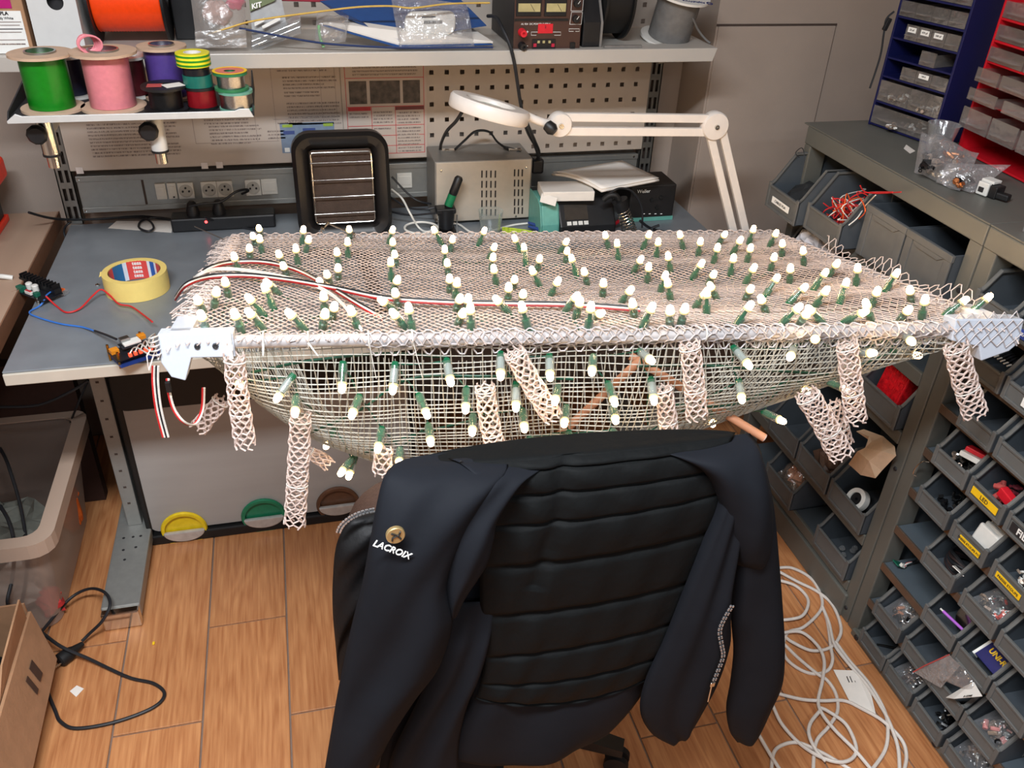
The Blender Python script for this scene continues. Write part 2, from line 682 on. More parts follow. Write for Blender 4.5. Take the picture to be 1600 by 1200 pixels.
def pegboard(xa, xb, za, zb, hx0, hz0, p, s, label):
    b = MB()
    nx = int((xb - hx0 - s) / p) + 1
    nz = int((zb - hz0 - s) / p) + 1
    hx = [hx0 + i * p for i in range(nx)]
    hz = [hz0 + i * p for i in range(nz)]
    xs = sorted([xa, xb] + [h - s / 2 for h in hx] + [h + s / 2 for h in hx])
    zs = sorted([za, zb] + [h - s / 2 for h in hz] + [h + s / 2 for h in hz])
    y = 2.5
    idx = {}

    def vid(i, j):
        if (i, j) not in idx:
            idx[(i, j)] = len(b.v)
            b.v.append(V((xs[i], y, zs[j])))
        return idx[(i, j)]
    for i in range(len(xs) - 1):
        for j in range(len(zs) - 1):
            if i % 2 == 1 and j % 2 == 1:
                continue
            b.f.append((vid(i, j), vid(i + 1, j), vid(i + 1, j + 1), vid(i, j + 1)))
    o = b.build('perforated_panel', peg_m, None)
    md = o.modifiers.new('solid', 'SOLIDIFY')
    md.thickness = 0.002
    md.offset = 1 if o.data.polygons[0].normal.y > 0 else -1
    tag(o, label, 'tool panel')
    return o


pegboard(-0.59, 1.075, 0.955, 1.60, 0.407 - 0.0446 * 22, 0.976, 0.0446, 0.0125, 'beige tool panel with rows of square holes above the bench')
MB().b2((-0.59, 2.545, 0.97), (1.075, 2.548, 1.6))
# ---- socket rail along the bench back
mat('rail_metal', (150, 150, 146), 0.4, 0.6, var=0.04)
sr = thing('socket_rail', 'grey metal cable trunking with white wall sockets along the bench back', 'socket rail', (0.25, 2.52, 0.80))
MB().b2((-0.585, 2.51, 0.832), (1.07, 2.56, 0.935)).build('trunking', 'rail_metal', sr, bevel=0.002)
MB().b2((-0.585, 2.507, 0.921), (1.07, 2.512, 0.937)).build('upper_flange', 'rail_metal', sr, bevel=0.001)
MB().b2((-0.585, 2.507, 0.831), (1.07, 2.512, 0.846)).build('lower_flange', 'rail_metal', sr, bevel=0.001)
MB().b2((-0.418, 2.5085, 0.848), (-0.412, 2.511, 0.919)).build('cover_joint', 'gap_dark', sr)
for px, pz in ((-0.577, 0.929), (-0.577, 0.838), (1.055, 0.929), (1.055, 0.838)):
    MB().lathe([(0.004, 0), (0.003, 0.002), (0, 0.0025)], (px, 2.507, pz), 10, Matrix.Rotation(pi / 2, 3, 'X')).build('rail_screw', 'chrome', sr, smooth=True)
mat('socket_white', (205, 202, 194), 0.45, var=0.03)


def socket(x, z):
    f = MB().b2((x - 0.0215, 2.503, z - 0.0235), (x + 0.0215, 2.51, z + 0.0235)).build('socket', 'socket_white', sr, bevel=0.0015)
    R = Matrix.Rotation(pi / 2, 3, 'X')
    MB().lathe([(0.019, 0), (0.019, 0.0012), (0.0165, 0.0012), (0.0155, -0.002), (0, -0.002)], (x, 2.5028, z), 20, R).build('socket_ring', mat('socket_inner', (170, 167, 160), 0.5), f, smooth=True)
    h = MB()
    for dx, dz in ((-0.0085, -0.001), (0.0085, -0.001), (0, 0.009)):
        h.lathe([(0.0028, 0), (0.0028, 0.004), (0, 0.004)], (x + dx, 2.5035, z + dz), 8, R)
    h.build('socket_holes', 'dark_print', f)


for sx_ in (-0.303, -0.2395, -0.196, -0.118):
    socket(sx_, 0.884)
for (xa, xb) in ((-0.384, -0.356), (-0.352, -0.328), (-0.095, -0.05), (0.30, 0.345)):
    f = MB().b2((xa, 2.503, 0.862), (xb, 2.51, 0.908)).build('switch_plate', 'socket_white', sr, bevel=0.0015)
    MB().b2((xa + 0.004, 2.5015, 0.872), (xb - 0.004, 2.504, 0.899)).build('rocker', 'socket_white', f, bevel=0.001)
MB().b2((-0.34, 2.5015, 0.866), (-0.335, 2.504, 0.87)).build('switch_mark', 'dark_print', sr)

# ---- steel shelf above the bench
shelf_m = mat('shelf_paint', (184, 178, 170), 0.38, 0.1, var=0.03, scale=6)
SZ, SY = 1.318, 2.2
sh = thing('steel_shelf', 'long pale metal shelf fixed above the bench', 'shelf', (0.24, 2.35, SZ - 0.035))
MB().b2((-0.67, SY + 0.003, SZ - 0.003), (1.13, 2.494, SZ)).build('deck', shelf_m, sh, bevel=0.001)
q = MB()
q.prism([(0, 0), (1.80, 0), (1.79, -0.034), (0.01, -0.034)], (-0.67, SY, SZ), X3, Z3, Y3, 0.004)
q.build('front_lip', shelf_m, sh, bevel=0.0015)
for bx in (-0.61, 1.096):
    MB().prism([(0, 0), (-0.28, 0), (-0.27, -0.02), (0, -0.10)], (bx - 0.002, 2.494, SZ - 0.004), Y3, Z3, X3, 0.004).build('bracket', shelf_m, sh)

# ---- printed sheets taped to the panel
sheet_m = mat('poster_paper', (186, 173, 162), 0.7, var=0.02, scale=20)


def print_mat():
    """rows of tiny illegible print: line rhythm times broken word noise"""
    m = bpy.data.materials.new('small_print')
    m.use_nodes = True
    nt = m.node_tree
    N, L = nt.nodes, nt.links
    b = N['Principled BSDF']
    tc = N.new('ShaderNodeTexCoord')
    sp = N.new('ShaderNodeSeparateXYZ')
    L.new(tc.outputs['Object'], sp.inputs[0])
    w = N.new('ShaderNodeTexNoise')
    mp = N.new('ShaderNodeMapping')
    mp.inputs['Scale'].default_value = (420, 1, 115)
    L.new(tc.outputs['Object'], mp.inputs[0])
    L.new(mp.outputs[0], w.inputs['Vector'])
    w.inputs['Scale'].default_value = 1.0
    w.inputs['Detail'].default_value = 2
    rp = N.new('ShaderNodeValToRGB')
    rp.color_ramp.elements[0].position = 0.42
    rp.color_ramp.elements[0].color = (*lin((180, 166, 155)), 1)
    rp.color_ramp.elements[1].position = 0.56
    rp.color_ramp.elements[1].color = (*lin((118, 106, 102)), 1)
    L.new(w.outputs['Fac'], rp.inputs[0])
    L.new(rp.outputs[0], b.inputs['Base Color'])
    b.inputs['Roughness'].default_value = 0.7
    return m


PRINT = print_mat()


def strip(par, x1, z1, x2, z2, m, y=2.4955, name='print'):
    return MB().b2((x1, y, min(z1, z2)), (x2, y + 0.0012, max(z1, z2))).build(name, m, par)


def textblock(par, x, z, w, n, dz=0.0095, h=0.0042, ind=None, y=2.4955):
    b = MB()
    for i in range(n):
        ww = w * (0.72 + 0.28 * random.random()) if i % 3 == 2 else w * (0.93 + 0.07 * random.random())
        b.b2((x + (ind or 0) * (i % 2), y, z - i * dz - h), (x + ww, y + 0.0012, z - i * dz))
    return b.build('text_block', PRINT, par)


ps = thing('instruction_sheet', 'wide taped printed instruction sheet behind the wire spools', 'poster', (-0.2, 2.4985, 0.955))
MB().b2((-0.59, 2.4965, 0.957), (0.150, 2.499, 1.275)).build('paper_sheet', sheet_m, ps)
textblock(ps, -0.545, 1.150, 0.20, 4)
textblock(ps, -0.53, 1.103, 0.05, 1)
textblock(ps, -0.525, 1.082, 0.24, 10)
textblock(ps, -0.225, 1.105, 0.12, 4)
textblock(ps, -0.215, 1.068, 0.14, 6)
textblock(ps, -0.06, 1.05, 0.05, 3)
textblock(ps, -0.02, 1.232, 0.15, 3)
textblock(ps, -0.005, 1.195, 0.15, 4)
textblock(ps, -0.005, 1.155, 0.10, 2)
textblock(ps, 0.0, 1.125, 0.15, 7)
textblock(ps, -0.02, 1.255, 0.15, 1)
textblock(ps, -0.03, 1.072, 0.07, 1)
textblock(ps, -0.30, 1.26, 0.2, 4)
fr = MB()
for (a, b_, c, d) in ((-0.255, 1.115, -0.09, 1.115), (-0.255, 1.02, -0.03, 1.02), (-0.04, 1.08, 0.13, 1.08)):
    fr.b2((a, 2.4957, b_), (c, 2.497, b_ + 0.0012))
for (a, b_, c) in ((-0.255, 1.02, 1.115), (-0.09, 1.02, 1.2), (-0.035, 1.02, 1.27), (0.135, 1.08, 1.27), (0.095, 1.08, 1.27)):
    fr.b2((a, 2.4957, b_), (a + 0.0012, 2.497, c))
fr.build('table_rule', mat('rule_grey', (150, 138, 132), 0.7), ps)
sl = strip(ps, -0.025, 0.985, 0.125, 1.07, mat('slide_blue', (120, 136, 158), 0.6), name='slide_picture')
strip(ps, -0.018, 1.058, 0.01, 1.066, mat('slide_green', (150, 175, 70), 0.6), 2.4948, 'slide_tab')
strip(ps, 0.095, 1.058, 0.122, 1.066, MATS['slide_green'], 2.4948, 'slide_tab')
for (a, b_, c, d) in ((-0.017, 1.038, 0.014, 1.048), (0.037, 1.035, 0.072, 1.054), (0.04, 1.012, 0.072, 1.026), (0.042, 0.995, 0.07, 1.004)):
    strip(ps, a, b_, c, d, mat('slide_navy', (62, 78, 132), 0.6), 2.4948, 'slide_box')
strip(ps, 0.092, 1.036, 0.122, 1.046, mat('slide_pink', (196, 130, 126), 0.6), 2.4948, 'slide_box')
strip(ps, 0.075, 1.034, 0.089, 1.046, MATS['white_print'], 2.4948, 'slide_box')
strip(ps, -0.018, 0.988, -0.004, 1.0, MATS['white_print'], 2.4948, 'slide_box')
for tx in (-0.575, -0.25, -0.21, 0.08, 0.11):
    strip(ps, tx, 0.949, tx + 0.018, 0.967, mat('tape_pale', (214, 205, 200), 0.4), 2.4945, 'tape_piece')

pr = thing('procedure_sheet', 'printed sheet with three small photos and a red ruled table', 'poster', (0.27, 2.4985, 0.955))
MB().b2((0.152, 2.4963, 0.958), (0.392, 2.499, 1.275)).build('paper_sheet', sheet_m, pr)
redr = mat('rule_red', (186, 70, 72), 0.6)
b = MB()
for zz in (1.187, 1.108, 1.054, 1.025, 0.995, 0.972):
    b.b2((0.165, 2.4955, zz), (0.383, 2.4965, zz + 0.0016))
for xx, z1, z2 in ((0.163, 0.972, 1.232), (0.383, 0.972, 1.232), (0.232, 0.972, 1.108), (0.30, 0.972, 1.108)):
    b.b2((xx, 2.4955, z1), (xx + 0.0016, 2.4965, z2))
b.build('table_rule', redr, pr)
textblock(pr, 0.168, 1.228, 0.07, 1)
textblock(pr, 0.185, 1.218, 0.19, 3)
photo_m = mat('photo_print', (70, 62, 58), 0.5, var=0.75, scale=55)
for xa, xb in ((0.173, 0.222), (0.231, 0.316), (0.324, 0.373)):
    strip(pr, xa, 1.117, xb, 1.180, photo_m, name='photo')
strip(pr, 0.167, 1.098, 0.231, 1.108, mat('header_red', (176, 52, 56), 0.6), 2.495, 'header_cell')
strip(pr, 0.301, 1.098, 0.384, 1.108, mat('header_dark', (104, 52, 52), 0.6), 2.495, 'header_cell')
textblock(pr, 0.170, 1.092, 0.055, 2)
textblock(pr, 0.237, 1.095, 0.058, 4)
textblock(pr, 0.305, 1.092, 0.07, 4)
textblock(pr, 0.170, 1.048, 0.05, 2)
textblock(pr, 0.237, 1.048, 0.05, 1)
textblock(pr, 0.305, 1.048, 0.07, 6)
textblock(pr, 0.305, 0.99, 0.07, 2)

# ================================================================== storage racks on the right
rack_m = mat('rack_grey', (104, 104, 98), 0.42, 0.25, var=0.05, scale=10)
rack_d = mat('rack_inner', (82, 92, 100), 0.5, 0.2, var=0.06, scale=10)
shelf_e = mat('rack_shelf_edge', (122, 108, 96), 0.3, 0.7, var=0.1, scale=20)
bin_m = mat('bin_grey', (92, 93, 92), 0.5, var=0.07, scale=30, rand=0.10)
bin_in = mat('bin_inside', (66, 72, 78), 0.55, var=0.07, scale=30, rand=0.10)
RX = 1.345
RD = 0.55          # depth of the racks
RT = 1.158
PY = (1.292, 1.372)   # the two posts meet here

# far bay
ra = thing('storage_rack', 'grey metal rack beyond the middle post with large bins', 'rack', (RX + 0.2, 1.7, 0), 'grey metal racks')
MB().b2((RX - 0.003, 1.333, RT - 0.004), (RX + RD, 2.05, RT)).build('top_panel', rack_m, ra, bevel=0.001)
MB().b2((RX - 0.0035, 1.333, RT - 0.05), (RX + 0.03, 2.03, RT - 0.004)).build('top_beam', rack_m, ra, bevel=0.003)
MB().b2((RX - 0.002, 1.334, 0.0), (RX + 0.05, 1.372, RT - 0.0045)).build('post', rack_m, ra, bevel=0.003)
MB().b2((RX - 0.002, 2.0, 0.0), (RX + 0.05, 2.03, RT - 0.05)).build('post', rack_m, ra, bevel=0.003)
for py in (1.34, 2.0):
    MB().b2((RX + RD - 0.04, py, 0.0), (RX + RD, py + 0.03, RT - 0.004)).build('post', rack_m, ra, bevel=0.003)
FAR = [0.115, 0.28, 0.61, 0.775, 0.94]
for z in FAR:
    MB().b2((RX + 0.004, 1.372, z - 0.022), (RX + RD - 0.04, 2.0, z)).build('shelf', rack_d, ra, bevel=0.002)
    MB().b2((RX - 0.004, 1.372, z - 0.03), (RX + 0.006, 2.0, z + 0.004)).build('shelf_edge', rack_m, ra, bevel=0.002)
MB().b2((RX - 0.01, 1.36, 0.0), (RX + 0.015, 2.03, 0.08)).build('plinth', rack_m, ra, bevel=0.004)
MB().b2((RX + RD - 0.006, 1.372, 0.0), (RX + RD - 0.002, 2.0, RT - 0.01)).build('back_panel', rack_d, ra)
for pz in (0.04, 0.52, 1.0):
    MB().lathe([(0.006, 0), (0.005, 0.003), (0, 0.003)], (RX - 0.002, 1.353, pz), 10, Matrix.Rotation(-pi / 2, 3, 'Y')).build('bolt', 'dark_print', ra)

# near bay
rb = thing('storage_rack', 'grey metal rack before the middle post with rows of small bins', 'rack', (RX + 0.2, 0.9, 0), 'grey metal racks')
MB().b2((RX - 0.003, 0.30, RT - 0.004), (RX + RD, 1.331, RT)).build('top_panel', rack_m, rb, bevel=0.001)
MB().b2((RX - 0.0035, 0.30, RT - 0.05), (RX + 0.03, 1.331, RT - 0.004)).build('top_beam', rack_m, rb, bevel=0.003)
MB().b2((RX - 0.002, 1.292, 0.0), (RX + 0.05, 1.331, RT - 0.004)).build('post', rack_m, rb, bevel=0.003)
MB().b2((RX + 0.05, 1.310, 0.0), (RX + RD - 0.002, 1.315, RT - 0.006)).build('side_panel', rack_d, rb)
MB().b2((RX - 0.002, 0.26, 0.0), (RX + 0.05, 0.30, RT)).build('post', rack_m, rb, bevel=0.003)
MB().b2((RX + RD - 0.04, 0.26, 0.0), (RX + RD, 0.30, RT - 0.004)).build('post', rack_m, rb, bevel=0.003)
NEAR = [0.14, 0.268, 0.392, 0.512, 0.630, 0.750, 0.870, 0.99]
for z in NEAR:
    MB().b2((RX + 0.002, 0.30, z - 0.016), (RX + RD - 0.04, 1.29, z)).build('shelf', rack_d, rb, bevel=0.001)
    MB().b2((RX - 0.003, 0.30, z - 0.02), (RX + 0.002, 1.291, z + 0.002)).build('shelf_edge', shelf_e, rb, bevel=0.001)
MB().b2((RX - 0.012, 0.26, 0.0), (RX + 0.012, 1.30, 0.022)).b2((RX - 0.004, 0.30, 0.0), (RX + 0.3, 1.29, 0.026)).build('plinth', rack_m, rb, bevel=0.003)
MB().b2((RX + RD - 0.006, 0.3, 0.0), (RX + RD - 0.002, 1.29, RT - 0.01)).build('back_panel', rack_d, rb)
MB().b2((RX + 0.25, 0.25, 0.35), (RX + 0.26, 0.255, 0.36)).build('bolt', 'dark_print', rb)
for (yb, zb) in ((1.275, 0.012), (0.95, 0.012)):
    MB().lathe([(0.008, 0), (0.007, 0.003), (0, 0.003)], (RX - 0.012, yb, zb), 10, Matrix.Rotation(-pi / 2, 3, 'Y')).build('bolt', 'dark_print', rb)
for z in (0.20, 0.33, 0.45, 0.57):
    for dz in (0, 0.03):
        MB().b2((RX + 0.08, 1.3090, z + dz), (RX + 0.14, 1.3105, z + dz + 0.003)).build('side_slot', 'dark_print', rb)


# ---- open-front bins. local frame: front at x=0 looking to -x, width along y (centre 0), base at z=0
def make_bin(w, h, d, hl, label):
    t = thing('storage_bin', label, 'storage bin', (0, 0, 0))
    tk = 0.003
    hx = h * 0.42               # how far the horns slope back
    side = [(0.0, 0.0), (d, 0.0), (d, h), (hx, h), (0.012, hl + 0.012), (0.0, hl)]
    b = MB()
    for s in (-1, 1):
        y0 = s * w / 2 - (tk if s > 0 else 0)
        b.prism(side, (0, y0, 0), X3, Z3, Y3, tk)
    b.b2((0.004, -w / 2, 0), (d, w / 2, tk))
    b.b2((d - tk, -w / 2, 0), (d, w / 2, h))
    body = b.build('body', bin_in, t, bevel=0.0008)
    # flanged rim that follows the sides
    rim = [(0.0, hl), (0.012, hl + 0.012), (hx, h), (d, h)]
    for s in (-1, 1):
        r = MB()
        ye, yi = s * (w / 2), s * (w / 2 - 0.009)
        low = [(p[0], p[1] - 0.0045) for p in rim]
        r.prism(rim + low[::-1], (0, min(ye, yi), 0), X3, Z3, Y3, 0.009)
        r.build('rim', bin_m, t)
    # front: frame with a recessed label panel
    f = MB()
    e = 0.010
    f.b2((-0.003, -w / 2, 0), (0.004, -w / 2 + e, hl + 0.006)).b2((-0.003, w / 2 - e, 0), (0.004, w / 2, hl + 0.006))
    f.b2((-0.003, -w / 2 + e, 0), (0.004, w / 2 - e, 0.008)).b2((-0.003, -w / 2 + e, hl - 0.006), (0.004, w / 2 - e, hl))
    f.build('front_frame', bin_m, t, bevel=0.0012)
    MB().b2((0.0, -w / 2 + e, 0.007), (0.003, w / 2 - e, hl - 0.005)).build('label_panel', bin_m, t)
    # two upright ribs on each flank
    rb_ = MB()
    for s in (-1, 1):
        for xx in (0.45, 0.62):
            y = s * (w / 2)
            rb_.b2((d * xx, y - 0.001, 0.004), (d * xx + 0.004, y + 0.001, h - 0.006))
    rb_.build('side_ribs', bin_m, t)['kind'] = 'stuff'
    return t


small = make_bin(0.104, 0.088, 0.17, 0.043, 'x')
large = make_bin(0.155, 0.145, 0.26, 0.062, 'x')
used = {small.name: False, large.name: False}
BINS = {}


def put_bin(proto, y, z, label, x=RX - 0.022, rz=0.0, key=None, group='small grey bins', dy=0.0):
    if not used[proto.name]:
        used[proto.name] = True
        o = proto
        o['label'] = label
    else:
        o = copy_tree(proto, None, label)
    o.location = (x, y, z)
    o.rotation_euler = (0, 0, rz)
    o['group'] = group
    if key:
        BINS[key] = (x, y, z)
    return o


# near bay, rows from the top down; y positions read along the shelf
SB = [
    (0.990, [1.235, 1.125], ['small grey bin just under the rack top next to the middle post', 'small grey bin just under the rack top at the picture edge']),
    (0.870, [1.20, 1.09, 0.98], ['small grey bin with wire tangle behind the white corner bracket', 'small grey bin holding red bags beside a white label at the right edge', 'small grey bin past the red bags at the right picture edge']),
    (0.750, [1.165, 1.053, 0.94], ['empty looking small grey bin behind the rightmost mesh sleeve', 'small grey bin third shelf from the top at the right edge', 'small grey bin third shelf down, cut by the picture edge']),
    (0.630, [1.190, 1.077, 0.965], ['small grey bin with a red and white packet inside', 'small grey bin with the yellow label reading LED', 'small grey bin with the black label reading FILS']),
    (0.512, [1.193, 1.074, 0.950], ['small grey bin of black parts left of the white blocks', 'small grey bin with white blocks and a yellow label', 'small grey bin with a yellow label at the right edge']),
    (0.392, [1.118, 0.985, 0.87], ['small grey bin full of dark cable with a paper tag', 'small grey bin with crinkled clear bag and red scrap', 'small grey bin on the fifth shelf at the picture edge']),
    (0.268, [1.058, 0.945, 0.835], ['small grey bin with a black cup and purple pen', 'small grey bin with the dark blue box', 'deep empty small grey bin at the lower right edge']),
    (0.140, [1.195, 1.075, 0.97, 0.86], ['small grey bin with a clear bag beside the post foot', 'empty small grey bin behind the red edged zip bag', 'small grey bin under the zip bag with a paper slip', 'small grey bin at the lower right corner with pink bag']),
    (0.026, [1.205, 1.098, 0.985, 0.87], ['lowest small grey bin beside the post with a bent key', 'lowest small grey bin stuffed with dark crinkled film', 'lowest small grey bin with black bits, third from the post', 'lowest small grey bin by the bottom edge with black bag']),
]
for z, ys, labs in SB:
    for i, y in enumerate(ys):
        put_bin(small, y, z + 0.0005, labs[i], key=(z, i), rz=random.uniform(-0.03, 0.03))

LB = [
    (0.94, [(1.935, 'large grey bin with a white label strip at the rack end', 0.075), (1.775, 'large grey bin spilling red wires', 0.05)]),
    (0.775, [(1.91, 'large grey bin behind the net below the white cloth', 0), (1.745, 'large grey bin behind the net on the hidden shelf', 0)]),
    (0.61, [(1.46, 'large grey bin with a red mesh block beside the post', 0), (1.62, 'large grey bin left of the red mesh block', 0), (1.785, 'large grey bin two left of the red mesh block', 0)]),
    (0.28, [(1.455, 'large grey bin with a white reel beside the post', 0), (1.62, 'large grey bin under the crumpled brown paper', 0), (1.785, 'large grey bin at the left of the second lowest shelf', 0)]),
    (0.115, [(1.455, 'large grey bin with clear bits on the lowest shelf', 0), (1.745, 'large grey bin of crumpled clear bags on the lowest shelf', 0)]),
]
for z, row in LB:
    for (y, lab, out) in row:
        put_bin(large, y, z + 0.0045, lab, x=RX - 0.018 - out, key=('L', z, y), group='large grey bins')

# the two turned bins of the top row show their tall ribbed backs
for y, lab in ((1.607, 'large grey bin turned back to front beside the red wires'), (1.451, 'large grey bin turned back to front next to the post')):
    t = thing('storage_bin', lab, 'storage bin', (RX - 0.02, y, 0.9445), 'large grey bins')
    w, h, d = 0.150, 0.125, 0.26
    x = RX - 0.02
    b = MB().b2((x, y - w / 2, 0.9445), (x + d, y + w / 2, 0.9475)).b2((x, y - w / 2, 0.9445), (x + 0.004, y + w / 2, 0.9445 + h))
    for s in (-1, 1):
        b.prism([(0, 0), (d, 0), (d, 0.06), (d - 0.06, h), (0, h)], (x, y + s * (w / 2) - (0.003 if s > 0 else 0), 0.9445), X3, Z3, Y3, 0.003)
    b.build('body', bin_in, t, bevel=0.001)
    f = MB().b2((x - 0.006, y - w / 2 - 0.002, 0.9445 + h - 0.016), (x + 0.002, y + w / 2 + 0.002, 0.9445 + h))
    f.b2((x - 0.005, y - w / 2, 0.9445), (x, y - w / 2 + 0.022, 0.9445 + h - 0.016)).b2((x - 0.005, y + w / 2 - 0.022, 0.9445), (x, y + w / 2, 0.9445 + h - 0.016))
    f.prism([(-0.053, 0), (0.053, 0), (0.035, -0.012), (-0.035, -0.012)], (x - 0.005, y, 0.9445 + h - 0.016), Y3, Z3, X3, 0.005)
    f.build('back_frame', bin_m, t, bevel=0.0012)
    MB().b2((x - 0.002, y - w / 2 + 0.02, 0.9445), (x + 0.001, y + w / 2 - 0.02, 0.9445 + h - 0.012)).build('back_panel', bin_m, t)


# ---- labels on bins (parts of the bins they stick to)
def bin_label(o, y, z, w, h, m, body=None, tm='dark_print', size=None, bold=0.0):
    """o: bin object, y/z offset on its front in local frame; the bins carry only a small yaw"""
    x, by, bz = o.location
    ORG[o.name] = V((0, 0, 0))
    lb = MB().b2((-0.0045, y - w / 2, z - h / 2), (-0.0032, y + w / 2, z + h / 2)).build('sticker', m, o)
    ORG[lb.name] = V((0, 0, 0))
    if body:
        text(body, size or h * 0.8, (-0.0048, y, z), -Y3, Z3, MATS[tm], lb, bold=bold)


def find_bin(s):
    for o in COL.objects:
        if o.get('label') == s:
            return o


bin_label(find_bin('small grey bin with the yellow label reading LED'), 0, 0.024, 0.076, 0.017, MATS['yellow_label'], 'LED')
bin_label(find_bin('small grey bin with white blocks and a yellow label'), -0.008, 0.024, 0.06, 0.014, MATS['yellow_label'], 'PRESSE ETOUPE M12', size=0.0075)
bin_label(find_bin('small grey bin with a yellow label at the right edge'), 0, 0.024, 0.07, 0.014, MATS['yellow_label'], 'PRESSE ETOUPE', size=0.0085)
bin_label(find_bin('small grey bin with the black label reading FILS'), 0, 0.024, 0.07, 0.02, MATS['dark_print'], 'FILS', 'white_print', 0.021, 0.0004)
bin_label(find_bin('small grey bin holding red bags beside a white label at the right edge'), -0.02, 0.024, 0.035, 0.018, MATS['white_print'], 'M3')
bin_label(find_bin('large grey bin with a white label strip at the rack end'), 0, 0.03, 0.088, 0.017, MATS['white_print'], 'CABLES VGA', size=0.010)
bl = find_bin('small grey bin just under the rack top at the picture edge')
bin_label(bl, 0.02, 0.02, 0.05, 0.018, mat('blue_label', (52, 72, 150), 0.5), 'RESEAU', 'white_print', 0.009)

# ================================================================== spool tray and spools
tray_m = mat('tray_paint', (196, 196, 194), 0.4, 0.2, var=0.03)
tray_in = mat('tray_liner', (34, 34, 36), 0.6)
TYF = 1.93
TZ = at_y(200, 187, TYF).z + 0.006
TX0, TX1 = at_y(10, 188, TYF).x, at_y(397, 185, TYF).x
tr = thing('spool_tray', 'white bracketed steel tray with black liner carrying wire spools', 'tray', (-0.31, 2.05, TZ - 0.12))
MB().b2((TX0, TYF + 0.004, TZ - 0.004), (TX1, 2.165, TZ)).build('deck', tray_in, tr)
q = MB().prism([(0, 0), (TX1 - TX0, 0), (TX1 - TX0 - 0.008, 0.018), (TX1 - TX0 - 0.028, 0.018), (TX1 - TX0 - 0.038, 0.014), (0.03, 0.014), (0.018, 0.019), (0, 0.005)], (TX0, TYF, TZ - 0.008), X3, Z3, Y3, 0.004)
q.build('front_lip', tray_m, tr, bevel=0.0008)
for x in (TX0 - 0.001, TX1 - 0.002):
    MB().prism([(0, 0), (0.23, 0), (0.22, 0.045), (0.02, 0.016)], (x, TYF + 0.004, TZ - 0.006), Y3, Z3, X3, 0.003).build('side_lip', tray_in, tr)
for x in (-0.585, -0.315):
    a = at_y(70 if x < -0.5 else 243, 196, 2.01)
    xx = a.x
    pst = MB().cyl((xx, 2.01, TZ - 0.005), (xx, 2.01, TZ - 0.095), 0.0175, 16).build('bracket_tube', 'chrome' if x < -0.5 else tray_m, tr, smooth=True)
    MB().cyl((xx, 2.01, TZ - 0.095), (xx, 2.01, TZ - 0.10), 0.0185, 16).build('tube_end_ring', 'black_rubber', tr, smooth=True)
    MB().cyl((xx, 2.01, TZ - 0.10), (xx, 2.01, TZ - 0.125), 0.0125, 14).build('inner_tube', 'chrome', tr, smooth=True)
    MB().lathe([(0.006, -0.012), (0.006, 0), (0.02, 0.002), (0.021, 0.012), (0.016, 0.018), (0, 0.018)], (xx - 0.012, 1.990, TZ - 0.046), 10, Matrix.Rotation(pi / 2, 3, 'X')).build('clamp_knob', 'black_plastic', tr, smooth=True)
    MB().prism([(0, 0), (0.46, 0.02), (0.46, 0.062), (0, 0.062)], (xx - 0.002, 2.028, TZ - 0.07), Y3, Z3, X3, 0.004).build('bracket_arm', tray_m, tr)

mat('spool_flange', (188, 160, 136), 0.75, var=0.08, scale=30)
mat('spool_flange_grey', (170, 168, 162), 0.5, var=0.06)


def winding(c, r, h, n_t, wr):
    """wire winding as a ribbed drum: one bead per turn"""
    prof = [(r * 0.6, 0)]
    for k in range(n_t):
        z0 = h * k / n_t
        dz = h / n_t
        prof += [(r, z0 + 0.08 * dz), (r + wr, z0 + 0.5 * dz)]
    prof += [(r, h), (r * 0.6, h)]
    return MB().lathe(prof, c, 40)


def spool(px, py, rf, rc, h, colour, label, flange='spool_flange', hub=True, z=TZ, turns=26, tf=0.006, loc=None, R=None, rough=0.35, name='wire_spool', group='wire spools on the tray', k=0.885):
    rf, rc, h, tf = rf * k, rc * k, h * k, tf * k
    c = V(loc) if loc is not None else at_z(px, py, z)
    t = thing(name, label, 'wire spool', c, group)
    MB().lathe([(rc * 0.55, 0.0), (rf, 0.0), (rf, tf), (rc * 0.55, tf)], c, 36, R, closed=True).build('lower_flange', flange, t, smooth=True)
    up = (R @ V((0, 0, 1))) if R is not None else V((0, 0, 1))
    MB().lathe([(rc * 0.66, 0.0), (rf, 0.0), (rf, tf), (rc * 0.66, tf)], c + up * (h - tf), 36, R, closed=True).build('upper_flange', flange, t, smooth=True)
    wm = colour if isinstance(colour, bpy.types.Material) else MATS[colour]
    w = winding(V((0, 0, 0)), rc, h - 2 * tf, int(turns * 1.3), 0.0019)
    w.v = [((R @ p) if R is not None else p) + c + up * tf for p in w.v]
    w.build('wire_winding', wm, t, smooth=True, auto=False)
    if hub:
        hm = MB().lathe([(rc * 0.68, 0.001), (rc * 0.70, h + 0.004), (rc * 0.62, h + 0.004), (rc * 0.60, 0.001)], (0, 0, 0), 28)
        hm.v = [((R @ p) if R is not None else p) + c for p in hm.v]
        hm.build('hub_tube', 'steel', t, smooth=True)
    return t


